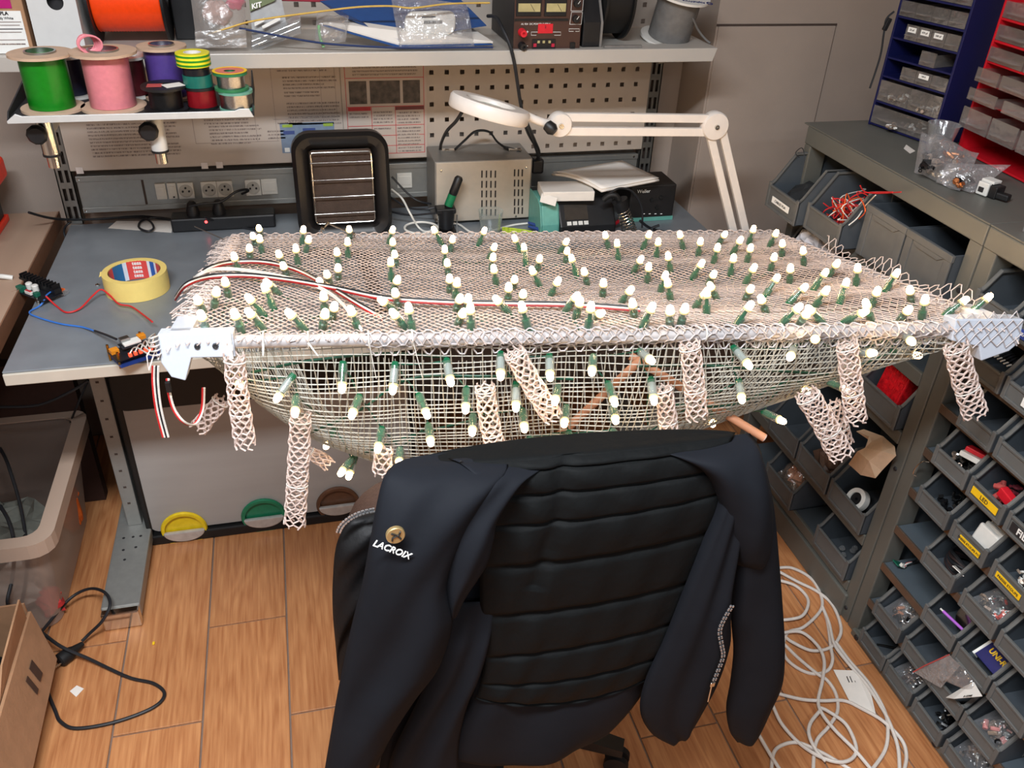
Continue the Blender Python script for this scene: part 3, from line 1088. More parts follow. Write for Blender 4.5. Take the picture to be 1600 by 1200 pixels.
mat('wire_green', (16, 122, 24), 0.32, var=0.08, scale=90)
mat('wire_pink', (212, 126, 134), 0.36, var=0.06, scale=90)
mat('wire_violet', (78, 58, 128), 0.36, var=0.08, scale=90)
mat('wire_black', (24, 24, 26), 0.4, var=0.15, scale=90)
mat('wire_red_dark', (150, 22, 34), 0.36, var=0.12, scale=90)
mat('wire_navy', (40, 42, 62), 0.4, var=0.12, scale=90)
mat('wire_maroon', (84, 26, 32), 0.4, var=0.12, scale=90)
mat('wire_grey', (108, 106, 104), 0.5, var=0.12, scale=60)
spool(84, 170, 0.070, 0.049, 0.128, 'wire_green', 'bright green wire spool at the left end of the tray')
spool(179, 168, 0.074, 0.050, 0.131, 'wire_pink', 'pink wire spool with a small pink coil on top')
pk_ = at_z(179, 168, TZ)
cb = MB()
for k in range(7):
    a = k * 0.45
    cb.tube([pk_ + V((-0.018 + 0.022 * cos(tt) * cos(a * 0.3) - 0.002 * k, 0.004 * k - 0.014 + 0.006 * sin(tt + a), 0.116 + 0.014 + 0.016 * sin(tt))) for tt in [2 * pi * i / 20 for i in range(20)]], 0.0018, 6, closed=True)
tag(cb.build('wire_coil', 'wire_pink', smooth=True), 'small pink and white wire coil lying in the pink spool hub', 'wire coil')
spool(266, 152, 0.058, 0.043, 0.125, 'wire_violet', 'violet wire spool behind the black one')
spool(262, 171, 0.052, 0.036, 0.058, 'wire_black', 'short black wire spool with red and white stickers on its flange', flange='black_plastic', hub=False)
bs = at_z(262, 171, TZ)
tag(MB().b2((bs.x - 0.032, bs.y - 0.02, TZ + 0.0518), (bs.x - 0.002, bs.y + 0.006, TZ + 0.0524)).build('red_sticker', mat('sticker_red', (176, 74, 70), 0.6)), 'small red paper sticker on the black spool', 'sticker')
tag(MB().box((bs.x + 0.02, bs.y - 0.008, TZ + 0.0522), (0.04, 0.03, 0.0008), Matrix.Rotation(0.5, 3, 'Z')).build('white_sticker', 'paper'), 'white paper sticker on the black spool', 'sticker')
spool(318, 168, 0.036, 0.032, 0.052, 'wire_red_dark', 'dark red wire spool under the stacked tape rolls', flange='black_plastic', hub=False)
rs_ = at_z(318, 168, TZ)


def tape_roll(c, r1, r0, h, m, label, group=None, stripes=None):
    t = thing('tape_roll', label, 'tape roll', c, group)
    MB().lathe([(r0, 0), (r1, 0), (r1, h), (r0, h)], c, 36, None, closed=True).build('tape_winding', m, t, smooth=True)
    MB().lathe([(r0 - 0.002, 0.0), (r0, 0.0), (r0, h), (r0 - 0.002, h)], c, 36, None, closed=True).build('core', 'paper', t, smooth=True)
    if stripes:
        for k in range(stripes[1]):
            z = h * (k + 0.25) / stripes[1]
            MB().lathe([(r1 - 0.001, z), (r1 + 0.0006, z), (r1 + 0.0006, z + h * 0.45 / stripes[1]), (r1 - 0.001, z + h * 0.45 / stripes[1])], c, 36, None, closed=True).build('stripe', stripes[0], t, smooth=True)
    return t


zt = TZ + 0.0465
tape_roll(V((rs_.x - 0.003, rs_.y, zt)), 0.030, 0.016, 0.024, mat('tape_teal', (18, 96, 84), 0.35), 'teal green tape roll low in the tape stack', 'tape rolls stacked on the tray')
tape_roll(V((rs_.x - 0.004, rs_.y, zt + 0.0245)), 0.028, 0.016, 0.017, mat('tape_black', (20, 22, 28), 0.3), 'black tape roll under the striped one', 'tape rolls stacked on the tray')
tape_roll(V((rs_.x - 0.006, rs_.y, zt + 0.042)), 0.0345, 0.018, 0.026, mat('tape_yellow', (226, 214, 40), 0.35), 'green and yellow striped tape roll on top of the stack', 'tape rolls stacked on the tray', (mat('tape_green', (40, 130, 30), 0.35), 3))
spool(371, 170, 0.041, 0.036, 0.046, 'copper_tin', 'solder wire reel with a pale teal flange, lower of the two', flange=mat('flange_teal', (96, 150, 132), 0.45), hub=False, turns=14, group='solder reels')
sc_ = at_z(371, 170, TZ)
spool(0, 0, 0.040, 0.030, 0.042, 'copper_tin', 'solder wire reel with a red and yellow label on top', flange=mat('flange_green', (40, 112, 70), 0.45), hub=False, turns=12, loc=(sc_.x - 0.006, sc_.y + 0.002, TZ + 0.0412), group='solder reels')
tl = thing('reel_label', 'red and yellow ring label on the upper solder reel', 'label', (sc_.x - 0.006, sc_.y + 0.002, TZ + 0.0788))
cl_ = V((sc_.x - 0.006, sc_.y + 0.002, TZ + 0.0788))
MB().lathe([(0.012, 0), (0.034, 0), (0.034, 0.0008), (0.012, 0.0008)], cl_, 30, None, closed=True).build('ring', mat('label_salmon', (206, 112, 96), 0.5), tl)
MB().lathe([(0.030, 0.0008), (0.0358, 0.0008), (0.0358, 0.0014), (0.030, 0.0014)], cl_, 30, None, closed=True).build('outer_ring', 'yellow_label', tl)
spool(118, 150, 0.045, 0.030, 0.10, 'wire_navy', 'dark wire spool with a white flange between the green and pink spools', flange='white_plastic', hub=False)
spool(212, 150, 0.042, 0.031, 0.098, 'wire_maroon', 'dark maroon spool with a white flange behind the pink one', flange='white_plastic', hub=False)

# ================================================================== things standing on the upper shelf
DZ = SZ + 0.0005
# carton with printed label
a = at_z(0, 76, SZ)
ct = thing('filament_carton', 'brown carton with a white printed label at the shelf end', 'box', (-0.63, 2.3, DZ))
xr = at_z(64, 74, SZ).x
MB().b2((-0.668, 2.225, DZ), (xr, 2.45, DZ + 0.22)).build('carton_body', 'cardboard', ct, bevel=0.002)
xl = at_y(46, 74, 2.224).x
MB().b2((-0.666, 2.2235, DZ + 0.001), (xl, 2.225, at_y(20, 17, 2.224).z)).build('printed_label', 'white_print', ct)
lx = -0.6
zt_ = at_y(5, 24, 2.223).z
text('PLA', 0.010, (at_y(6, 21, 2.223).x, 2.2225, at_y(6, 21, 2.223).z), X3, Z3, MATS['dark_print'], ct, bold=0.0003)
text('Sandy White', 0.0072, (at_y(6, 28, 2.223).x, 2.2225, at_y(6, 28.5, 2.223).z), X3, Z3, MATS['dark_print'], ct)
for k, yy in enumerate((35, 40, 46, 51, 63)):
    zz = at_y(6, yy, 2.223).z
    MB().b2((-0.64, 2.2226, zz), (xl - 0.004 - 0.004 * (k % 2), 2.2236, zz + 0.0016)).build('label_line', 'dark_print' if k in (2,) else MATS['rule_grey'], ct)
MB().b2((-0.61, 2.2226, at_y(12, 70, 2.223).z), (xl - 0.006, 2.2236, at_y(12, 68, 2.223).z)).build('label_code', PRINT, ct)
mg = at_y(10, 13, 2.224)
MB().b2((-0.668, 2.2235, mg.z), (at_y(18, 10, 2.224).x, 2.225, DZ + 0.2)).build('magenta_patch', mat('magenta_print', (176, 20, 110), 0.4), ct)

# white magazine file with a finger hole
fl = thing('magazine_file', 'white upright file box with a round finger hole', 'file box', (-0.49, 2.3, DZ))
x1, x2 = at_z(71, 74, SZ).x, at_z(143, 74, SZ).x
hc = at_y(86, 3, 2.222)
fb_ = MB()
ZT = DZ + 0.24
nn = 28
ring = [(hc.x + 0.017 * cos(2 * pi * k / nn), hc.z + 0.017 * sin(2 * pi * k / nn)) for k in range(nn)]
# front face as a fan of quads around the hole
outer = []
for k in range(nn):
    a_ = 2 * pi * k / nn
    dx, dz = cos(a_), sin(a_)
    tx = ((x2 - hc.x) / dx) if dx > 1e-6 else (((x1 - hc.x) / dx) if dx < -1e-6 else 1e9)
    tz_ = ((ZT - hc.z) / dz) if dz > 1e-6 else (((DZ - hc.z) / dz) if dz < -1e-6 else 1e9)
    t_ = min(tx, tz_)
    outer.append((hc.x + dx * t_, hc.z + dz * t_))
# snap nearest points to the corners
for cx_, cz_ in ((x1, DZ), (x2, DZ), (x1, ZT), (x2, ZT)):
    k = min(range(nn), key=lambda i: (outer[i][0] - cx_) ** 2 + (outer[i][1] - cz_) ** 2)
    outer[k] = (cx_, cz_)
fb_.add([(p[0], 2.222, p[1]) for p in ring] + [(p[0], 2.222, p[1]) for p in outer], [(k, (k + 1) % nn, nn + (k + 1) % nn, nn + k) for k in range(nn)])
fb_.build('front_panel', mat('file_white', (206, 206, 204), 0.5, var=0.02), fl)
MB().b2((x1, 2.2225, DZ), (x1 + 0.002, 2.44, ZT)).build('side_panel', MATS['file_white'], fl)
MB().b2((x2 - 0.002, 2.2225, DZ), (x2, 2.44, ZT - 0.02)).build('side_panel', MATS['file_white'], fl)
MB().b2((x1, 2.2225, DZ), (x2, 2.44, DZ + 0.002)).build('base_panel', MATS['file_white'], fl)
MB().b2((x1 + 0.006, 2.25, DZ + 0.003), (x2 - 0.006, 2.43, ZT - 0.06)).build('papers_inside', 'dark_print', fl)

# orange filament on a black reel, standing on its rim
oc = at_y(205, 20, 2.34)
fs = thing('filament_spool', 'black filament spool wound with bright orange filament', 'filament spool', (oc.x, 2.34, DZ))
zc = DZ + 0.1005
mat('filament_orange', (250, 70, 14), 0.35, var=0.06, scale=100)
xo1, xo2 = at_y(146, 40, 2.3).x, at_y(262, 40, 2.3).x
Ry = Matrix.Rotation(pi / 2, 3, 'Y')
w = winding(V((0, 0, 0)), 0.075, xo2 - xo1 - 0.012, 24, 0.0016)
w.v = [Ry @ p + V((xo1 + 0.006, 2.345, zc)) for p in w.v]
w.build('filament_winding', 'filament_orange', fs, smooth=True, auto=False)
for xx in (xo1, xo2 - 0.003):
    MB().lathe([(0.026, 0), (0.100, 0), (0.100, 0.006), (0.026, 0.006)], (xx, 2.345, zc), 48, Ry, closed=True).build('flange', 'black_plastic', fs, smooth=True)
MB().lathe([(0.026, 0), (0.03, 0), (0.03, xo2 - xo1), (0.026, xo2 - xo1)], (xo1, 2.345, zc), 30, Ry, closed=True).build('hub_tube', 'black_plastic', fs, smooth=True)
lb_ = MB()
for k in range(10):
    lb_.box((xo1 - 0.0006, 2.345 - 0.055 + k * 0.004, zc - 0.06 + k * 0.003), (0.0008, 0.0016, 0.006))
lb_.build('flange_lettering', MATS['rule_grey'], fs)['kind'] = 'stuff'
# pale grey carton end behind the reel
gx = at_z(272, 76, SZ).x
tag(MB().b2((xo2 + 0.008, 2.36, DZ), (xo2 + 0.10, 2.48, DZ + 0.2)).build('dark_carton', 'black_plastic', bevel=0.003), 'dark box standing behind the orange spool and the bags', 'box')


# ---- plastic bags: closed crumpled pouches
def pouch(name, label, pts, th, m, cat='bag', seed=1, n=10, group=None, contents=None, amp=0.006, yy=None):
    """pts: 4 world corners (bl, br, tr, tl) of the bag's face; crumpled pillow of thickness th"""
    rnd = random.Random(seed)
    P = [V(p) for p in pts]
    nrm = (P[1] - P[0]).cross(P[3] - P[0]).normalized()
    t = thing(name, label, cat, (P[0] + P[1]) / 2, group)
    ph = [rnd.uniform(0, 6.28) for _ in range(8)]

    def surf(s):
        def fn(u, v):
            p = (P[0] * (1 - u) + P[1] * u) * (1 - v) + (P[3] * (1 - u) + P[2] * u) * v
            e = (max(0.0, sin(pi * u)) * max(0.0, sin(pi * v))) ** 0.6
            cr_ = amp * (sin(9 * u + ph[0]) * sin(7 * v + ph[1]) + 0.6 * sin(17 * u + 5 * v + ph[2]) + 0.4 * sin(23 * v - 9 * u + ph[3]))
            return p + nrm * (s * th * 0.5 * e + cr_ * (0.3 + e) * 0.6)
        return fn
    b = MB().grid(surf(1), n, n).grid(surf(-1), n, n)
    b.build('bag_film', m, t, smooth=True, auto=False)
    return t


def lump(parent, name, c, r, m, seed=0, sq=(1, 1, 1), n=10):
    rnd = random.Random(seed)
    ph = [rnd.uniform(0, 6.28) for _ in range(4)]

    def fn(u, v):
        a, b = 2 * pi * u, pi * v
        k = 1 + 0.16 * sin(3 * a + ph[0]) * sin(2 * b) + 0.12 * sin(5 * b + ph[1]) + 0.08 * sin(4 * a + 3 * b + ph[2])
        return V(c) + V((sq[0] * r * k * sin(b) * cos(a), sq[1] * r * k * sin(b) * sin(a), sq[2] * r * k * cos(b)))
    return MB().grid(fn, n * 2, n, closeu=True).build(name, m, parent, smooth=True, auto=False)


def crumple(parent, name, c, r, m, seed=0, sq=(1, 1, 1), n=9):
    """crushed film or cloth: faceted body with random creases"""
    rnd = random.Random(seed)
    b = MB()
    R_ = [[1 + rnd.uniform(-0.26, 0.22) for _ in range(n * 2)] for _ in range(n + 1)]

    def fn(u, v):
        i, j = int(round(u * n * 2)) % (n * 2), int(round(v * n))
        k = R_[j][i] if 0 < j < n else 1.0
        a, q = 2 * pi * u, pi * v
        return V(c) + V((sq[0] * r * k * sin(q) * cos(a), sq[1] * r * k * sin(q) * sin(a), sq[2] * r * k * cos(q)))
    return b.grid(fn, n * 2, n, closeu=True).build(name, m, parent)


def bits(parent, c, ext, mats, n=14, size=0.007, seed=0):
    """a small pile of loose components: stubs, blocks and rings, one joined mesh per colour"""
    rnd = random.Random(seed)
    for q, m in enumerate(mats):
        b = MB()
        for k in range(n):
            p = V(c) + V((rnd.uniform(-1, 1) * ext[0], rnd.uniform(-1, 1) * ext[1], rnd.uniform(-1, 1) * ext[2]))
            d = V((rnd.uniform(-1, 1), rnd.uniform(-1, 1), rnd.uniform(-0.5, 0.9))).normalized()
            s_ = size * rnd.uniform(0.6, 1.5)
            R = d.to_track_quat('Z', 'Y').to_matrix()
            t = rnd.random()
            if t < 0.4:
                b.lathe([(s_ * 0.45, -s_ * 0.9), (s_ * 0.5, 0), (s_ * 0.45, s_ * 0.9)], p, 8, R)
            elif t < 0.75:
                b.box(p, (s_ * 1.6, s_, s_ * 0.6), R)
            else:
                b.lathe([(s_ * 0.45, 0), (s_ * 0.9, 0), (s_ * 0.9, s_ * 0.4), (s_ * 0.45, s_ * 0.4)], p, 10, R, closed=True)
        b.build('small_parts', m if not isinstance(m, str) else MATS[m], parent)['kind'] = 'stuff'


def Yp(x, y, Y):
    return at_y(x, y, Y)


bg = pouch('zip_bag', 'frosted zip bag with a pinkish part leaning at the shelf left of the kit', [Yp(308, 74, 2.23), Yp(385, 74, 2.23), Yp(382, -25, 2.27), Yp(296, -20, 2.27)], 0.05, MATS['frosted_plastic'], seed=3)
lump(bg, 'wrapped_part', Yp(340, 20, 2.265), 0.03, mat('pale_pink_part', (186, 150, 140), 0.6), 2, (1.1, 0.5, 0.8))
lump(bg, 'pink_part', Yp(368, 4, 2.265), 0.018, mat('hot_pink', (210, 70, 110), 0.5), 4, (1.1, 0.5, 0.8))
bg = pouch('zip_bag', 'low frosted pouch flat against the shelf lip below the pink bag', [Yp(306, 75, 2.212), Yp(386, 75, 2.212), Yp(384, 46, 2.216), Yp(304, 48, 2.216)], 0.012, MATS['frosted_plastic'], seed=5)
# kit package
kt = thing('kit_package', 'clear blister pack marked KIT with a green and grey card', 'package', Yp(430, 72, 2.27))
k0, k1, k2, k3 = Yp(396, 72, 2.262), Yp(452, 58, 2.268), Yp(437, -15, 2.31), Yp(388, -12, 2.31)
kx = (k1 - k0).normalized()
ky = (k3 - k0).normalized()
kn = kx.cross(ky).normalized()
MB().add([k0, k1, k2, k3, k0 - kn * 0.012, k1 - kn * 0.012, k2 - kn * 0.012, k3 - kn * 0.012], [(0, 1, 2, 3), (7, 6, 5, 4), (0, 4, 5, 1), (1, 5, 6, 2), (2, 6, 7, 3), (3, 7, 4, 0)]).build('grey_card', mat('card_grey', (150, 150, 150), 0.5), kt)
g0, g1, g2, g3 = Yp(391, 18, 2.29), Yp(430, 1, 2.298), Yp(436, -15, 2.308), Yp(388, -12, 2.308)
MB().add([p + kn * 0.002 - V((0, 0.004, 0)) for p in (g0, g1, g2, g3)], [(0, 1, 2, 3)]).build('green_band', mat('card_green', (92, 104, 58), 0.5), kt, solid=0.001)
text('KIT', 0.016, Yp(401, 9, 2.284), kx, ky, MATS['white_print'], kt, bold=0.0006, ext=0.0006)
for (u0, v0, u1, v1) in ((398, 41, 413, 33), (410, 46, 438, 31)):
    m0, m1 = Yp(u0, v0, 2.262), Yp(u1, v1, 2.264)
    MB().add([m0, m1, m1 + Z3 * 0.008, m0 + Z3 * 0.008], [(0, 1, 2, 3)]).build('paper_strip', 'white_print', kt, solid=0.0008)
for i, (y1, y2) in enumerate(((64, 36), (72, 44))):
    c0, c1 = Yp(392, y1, 2.235), Yp(470, y2 - 4, 2.25)
    d_ = (c1 - c0)
    o = MB().add([c0, c1, c1 + V((0, 0.05, 0.006)), c0 + V((0, 0.05, 0.006)), c0 - Z3 * 0.018, c1 - Z3 * 0.018, c1 + V((0, 0.05, -0.012)), c0 + V((0, 0.05, -0.012))], [(0, 1, 2, 3), (4, 5, 6, 7), (0, 1, 5, 4), (1, 2, 6, 5), (2, 3, 7, 6), (3, 0, 4, 7)]).build('clear_tube_box', 'clear_plastic', bevel=0.002)
    tag(o, ['upper long clear plastic tube box in front of the kit', 'lower long clear plastic tube box in front of the kit'][i], 'box', 'clear tube boxes')
# yellow and blue strips
st = MB().tube(cr([Yp(322, 54, 2.225), Yp(350, 46, 2.222), Yp(400, 32, 2.215), Yp(500, 18, 2.212), Yp(560, 11, 2.21), Yp(610, 9.5, 2.21), Yp(645, 12.5, 2.21), Yp(700, 6, 2.215), Yp(765, 4.5, 2.22)], 6), 0.0048, 6, flat=0.45)
tag(st.build('edging_strip', mat('strip_yellow', (226, 188, 96), 0.4), smooth=True), 'long bowed yellow strip lying across the bags on the shelf', 'strip')
st = MB().tube(cr([Yp(374, 44, 2.222), Yp(420, 53, 2.215), Yp(480, 64, 2.208), Yp(530, 70, 2.204), Yp(620, 74.5, 2.203), Yp(700, 74.5, 2.203), Yp(770, 74, 2.205)], 6), 0.0042, 6, flat=0.6)
tag(st.build('sleeve_strip', mat('strip_navy', (38, 54, 96), 0.45), smooth=True), 'thin navy blue sleeve strip along the shelf edge', 'strip')
# blue folder
bf = thing('document_folder', 'blue document folder lying tilted on the shelf', 'folder', Yp(600, 60, 2.3))
blue_m = mat('folder_blue', (36, 74, 130), 0.4, var=0.05)
f0, f1, f2, f3 = Yp(532, 24, 2.28), Yp(622, 62, 2.225), Yp(760, 40, 2.27), Yp(700, -20, 2.42)
f4 = Yp(500, 2, 2.36)
MB().add([f0, f1, f2, f3, f4], [(0, 1, 2, 3, 4)]).build('cover', blue_m, bf, solid=0.002)
l0, l1, l2, l3 = Yp(505, 40, 2.26), Yp(622, 74, 2.213), Yp(770, 70, 2.22), Yp(700, 25, 2.42)
MB().add([l0, l1, l2, l3], [(0, 1, 2, 3)]).build('lower_cover', blue_m, bf, solid=0.002)
MB().add([l0 + Z3 * 0.006, l1 + Z3 * 0.006 + V((0.0, 0.004, 0)), l2 + Z3 * 0.006, l3 + Z3 * 0.006], [(0, 1, 2, 3)]).build('paper_stack', 'paper', bf, solid=0.004)
tag(MB().add([Yp(432, 1, 2.36), Yp(592, 6, 2.36), Yp(592, -6, 2.375), Yp(432, -8, 2.375)], [(0, 1, 2, 3)]).build('red_card', mat('card_red', (142, 40, 56), 0.5), solid=0.0015), 'dark red card edge above the blue folder', 'card')
# white device in a clear bag
wd = thing('white_adapter', 'flat white device with a barcode sticker inside a clear bag', 'device', Yp(675, 60, 2.235))
dv = [Yp(633, 54, 2.235), Yp(712, 52, 2.235), Yp(712, 16, 2.262), Yp(634, 18, 2.262)]
dx_ = (dv[1] - dv[0]).normalized()
dy_ = (dv[3] - dv[0]).normalized()
dn_ = dx_.cross(dy_).normalized()
cen = (dv[0] + dv[2]) / 2
MB().prism(rrect((dv[1] - dv[0]).length, (dv[3] - dv[0]).length * 1.05, 0.02), cen - dn_ * 0.022, dx_, dy_, dn_, 0.022).build('casing', 'white_plastic', wd, bevel=0.005, seg=3)
bc = MB()
rn = random.Random(5)
xx = -0.016
while xx < 0.03:
    wv = rn.choice((0.0008, 0.0014, 0.002))
    bc.prism([(xx, -0.004), (xx + wv, -0.004), (xx + wv, 0.004), (xx, 0.004)], cen + dn_ * 0.0006, dx_, dy_, dn_, 0.0004)
    xx += wv + rn.choice((0.0008, 0.0012))
bc.build('barcode', 'dark_print', wd)['kind'] = 'stuff'
MB().prism([(-0.022, 0.015), (0.012, 0.015), (0.012, 0.011), (-0.022, 0.011)], cen + dn_ * 0.0005, dx_, dy_, dn_, 0.0005).build('printed_mark', 'dark_print', wd)
pouch('clear_bag', 'crinkled clear bag around the white device', [Yp(624, 74, 2.212), Yp(742, 73, 2.212), Yp(730, 8, 2.265), Yp(610, -12, 2.28)], 0.06, MATS['clear_film'], seed=8, n=14, amp=0.009)
pouch('clear_bag', 'rolled clear bag left of the blue folder', [Yp(492, 68, 2.22), Yp(540, 66, 2.222), Yp(545, 25, 2.25), Yp(495, 20, 2.26)], 0.05, MATS['clear_film'], seed=12, n=14, amp=0.01)
gp = MB().tube(cr([Yp(498, 40, 2.235), Yp(500, 58, 2.222), Yp(506, 74, 2.213)], 5), 0.0035, 8)
tag(gp.build('cable_tie_strip', mat('pale_green', (120, 170, 120), 0.5), smooth=True), 'short pale green strip standing by the shelf edge', 'strip')

# ---- bench power supply, brown front with meters
br = mat('psu_brown', (70, 46, 38), 0.45, var=0.08)
pw = thing('power_supply', 'brown bench power supply with two meters and red and black terminals', 'power supply', Yp(855, 76, 2.225))
PX0, PX1, PYF = Yp(802, 76, 2.218).x, Yp(905, 76, 2.218).x, 2.218
PZT = DZ + 0.20
MB().b2((PX0, PYF + 0.004, DZ), (PX1, 2.47, PZT)).build('case', mat('psu_case', (36, 34, 36), 0.5), pw, bevel=0.003)
MB().b2((PX0, PYF, DZ), (PX1, PYF + 0.004, PZT)).build('front_panel', br, pw)


def fpt(px, py, dy=0.0):
    p = Yp(px, py, PYF)
    return V((p.x, PYF - dy, p.z))


for (a0, b0, a1, b1) in ((806, 25, 847, -20), (850, 25, 887, -20)):
    p0, p1 = fpt(a0, b0), fpt(a1, b1)
    mtr = MB().b2((p0.x, PYF - 0.004, p0.z), (p1.x, PYF, p1.z)).build('meter', 'black_plastic', pw, bevel=0.001)
    q0, q1 = fpt(a0 + 3, 18), fpt(a1 - 3, 5)
    MB().b2((q0.x, PYF - 0.0046, q0.z), (q1.x, PYF - 0.0038, q1.z)).build('meter_scale', mat('meter_face', (178, 166, 118), 0.4), mtr)
    nd = MB().tube([fpt((a0 + a1) / 2 + 8, 17, 0.005), fpt((a0 + a1) / 2 + 2, 6, 0.005)], 0.0006, 5)
    nd.build('needle', 'dark_print', mtr)
p0, p1 = fpt(804, 33), fpt(888, 29)
MB().b2((p0.x, PYF - 0.002, p0.z), (p1.x, PYF, p1.z)).build('trim_bar', 'black_plastic', pw)
text('AL 924  DC POWER SUPPLY', 0.0062, fpt(837, 37.5, 0.0006), X3, Z3, MATS['white_print'], pw)
p0, p1 = fpt(840, 52), fpt(864, 37)
MB().b2((p0.x, PYF - 0.0018, p0.z), (p1.x, PYF - 0.0008, p1.z)).build('red_tag', mat('tag_red', (206, 30, 44), 0.45), pw)
text('2', 0.009, fpt(852, 42, 0.0022), X3, Z3, MATS['dark_print'], pw)


def frame_line(pts, par, nm='panel_marking', m='white_print', r=0.0006):
    return MB().tube(pts, r, 5).build(nm, m, par)


frame_line([fpt(x, y, 0.0006) for x, y in ((838, 55), (830, 55), (830, 50), (840, 50))], pw)
frame_line([fpt(x, y, 0.0006) for x, y in ((864, 50), (876, 50), (876, 55), (866, 55))], pw)
frame_line([fpt(x, y, 0.0006) for x, y in ((890, 38), (893, 19), (910, 19), (908, 38), (890, 38))], pw)
frame_line([fpt(x, y, 0.0006) for x, y in ((892, 17), (894, -6), (912, -6), (910, 17), (892, 17))], pw)
frame_line([fpt(x, y, 0.0006) for x, y in ((896, 49), (889, 49), (889, 45), (905, 45), (905, 49), (899, 49))], pw)
RX90 = Matrix.Rotation(pi / 2, 3, 'X')
for (x, y) in ((899, 29), (901, 5)):
    kb = MB().lathe([(0.009, 0), (0.0085, 0.012), (0, 0.012)], fpt(x, y), 16, RX90).build('dial_knob', 'black_plastic', pw, smooth=True)
    MB().tube([fpt(x, y, 0.0125), fpt(x + 3.5, y - 5, 0.0125)], 0.0007, 5).build('dial_pointer', 'white_print', kb)
for (x, y, m_, nm) in ((815, 53, 'tag_red', '+'), (815, 74, 'black_plastic', '-')):
    tm = MB().lathe([(0.010, 0), (0.010, 0.010), (0.0085, 0.012), (0.0085, 0.024), (0.0035, 0.024), (0.0035, 0.018), (0, 0.018)], fpt(x, y - 3), 14, RX90).build('terminal', m_, pw, smooth=True)
    text(nm, 0.012, fpt(824, y - 3, 0.0006), X3, Z3, MATS['white_print'], pw)
p0, p1 = fpt(831, 76), fpt(868, 61)
blk = MB().b2((p0.x, PYF - 0.003, p0.z), (p1.x, PYF, p1.z)).build('switch_block', 'black_plastic', pw)
for x in (835, 863):
    p = fpt(x, 70)
    MB().box((p.x, PYF - 0.004, p.z), (0.008, 0.004, 0.008)).build('red_button', mat('button_red', (176, 30, 60), 0.4), blk)
for x in (841, 849, 858):
    p = fpt(x, 65)
    MB().box((p.x, PYF - 0.0035, p.z), (0.006, 0.002, 0.006)).build('digit_window', MATS['meter_face'], blk)
p = fpt(894, 71)
MB().box((p.x, PYF - 0.002, p.z), (0.013, 0.005, 0.016)).build('rocker_switch', 'black_plastic', pw, bevel=0.001)
# dark sloped equipment case and black disc right of the supply
x1, x2 = Yp(913, 76, 2.23).x, Yp(943, 76, 2.23).x
dc = thing('black_case', 'black case with a sloping edge between supply and black disc', 'case', (x1, 2.3, DZ))
MB().prism([(0, 0), (0.24, 0), (0.24, 0.2), (0.10, 0.2), (0, 0.06)], (x1 - 0.008, 2.228, DZ), Y3, Z3, X3, x2 - x1 - 0.002).build('case_body', 'black_plastic', dc, bevel=0.003)
MB().prism([(-0.002, 0), (0.0, 0), (0.0, 0.06), (0.10, 0.2), (0.095, 0.2), (-0.002, 0.06)], (x2 - 0.014, 2.228, DZ), Y3, Z3, X3, 0.006).build('edge_trim', mat('trim_grey', (120, 116, 112), 0.45), dc)
x3 = Yp(1000, 76, 2.23).x
ds = thing('black_reel', 'large matt black reel standing on edge beside the grey wire spool', 'reel', ((x2 + x3) / 2, 2.33, DZ))
for i_ in range(2):
    xa_ = x2 - 0.004 + i_ * 0.075
    MB().lathe([(0.02, 0), (0.112, 0), (0.112, 0.006), (0.02, 0.006)], (xa_, 2.335, DZ + 0.1125), 48, Ry, closed=True).build('flange', mat('matt_black', (10, 10, 11), 0.6), ds, smooth=True)
MB().lathe([(0.02, 0), (0.098, 0), (0.098, 0.069), (0.02, 0.069)], (x2 + 0.002, 2.335, DZ + 0.1125), 40, Ry, closed=True).build('winding', MATS['matt_black'], ds, smooth=True)
MB().b2((x2 - 0.004, 2.213, DZ), (x3 - 0.002, 2.222, DZ + 0.006)).build('stand_bar', 'trim_grey', ds)
# grey wire spool with white flange
gs = Yp(1040, 74, 2.29)
spool(0, 0, 0.078, 0.056, 0.125, 'wire_grey', 'grey cable spool with a printed white flange at the right end of the shelf', flange='white_plastic', hub=False, turns=14, loc=(at_z(1043, 62, SZ).x, at_z(1043, 62, SZ).y, DZ), group='wire spools on the shelf', k=1.0, R=Matrix.Rotation(0.22, 3, 'X') @ Matrix.Rotation(0.10, 3, 'Y'))
gc = at_z(1043, 62, SZ)
gsp = [o for o in COL.objects if o.get('label', '').startswith('grey cable spool')][0]
tail = MB().tube(cr([gc + V((-0.02, -0.058, 0.105)), gc + V((0.03, -0.065, 0.07)), gc + V((0.062, -0.05, 0.035)), gc + V((0.085, -0.055, 0.012)), gc + V((0.095, -0.07, 0.004))], 6), 0.003, 8)
tail.build('cable_tail', 'wire_grey', gsp, smooth=True)
Rg = Matrix.Rotation(0.22, 3, 'X') @ Matrix.Rotation(0.10, 3, 'Y')
# the round white flange carries blue print on its upper face
fo = V((gc.x, gc.y, DZ)) + Rg @ V((0.012, -0.055, 0.1255))
text('AlphaWire', 0.015, fo, Rg @ V((-1, 0, 0)), Rg @ V((0, -1, 0)), mat('print_navy', (32, 44, 98), 0.5), gsp)
MB().lathe([(0.0045, 0), (0.009, 0), (0.009, 0.0006), (0.0045, 0.0006)], fo + Rg @ V((0.046, 0.0, 0)), 20, Rg, closed=True).build('printed_logo', 'print_navy', gsp)
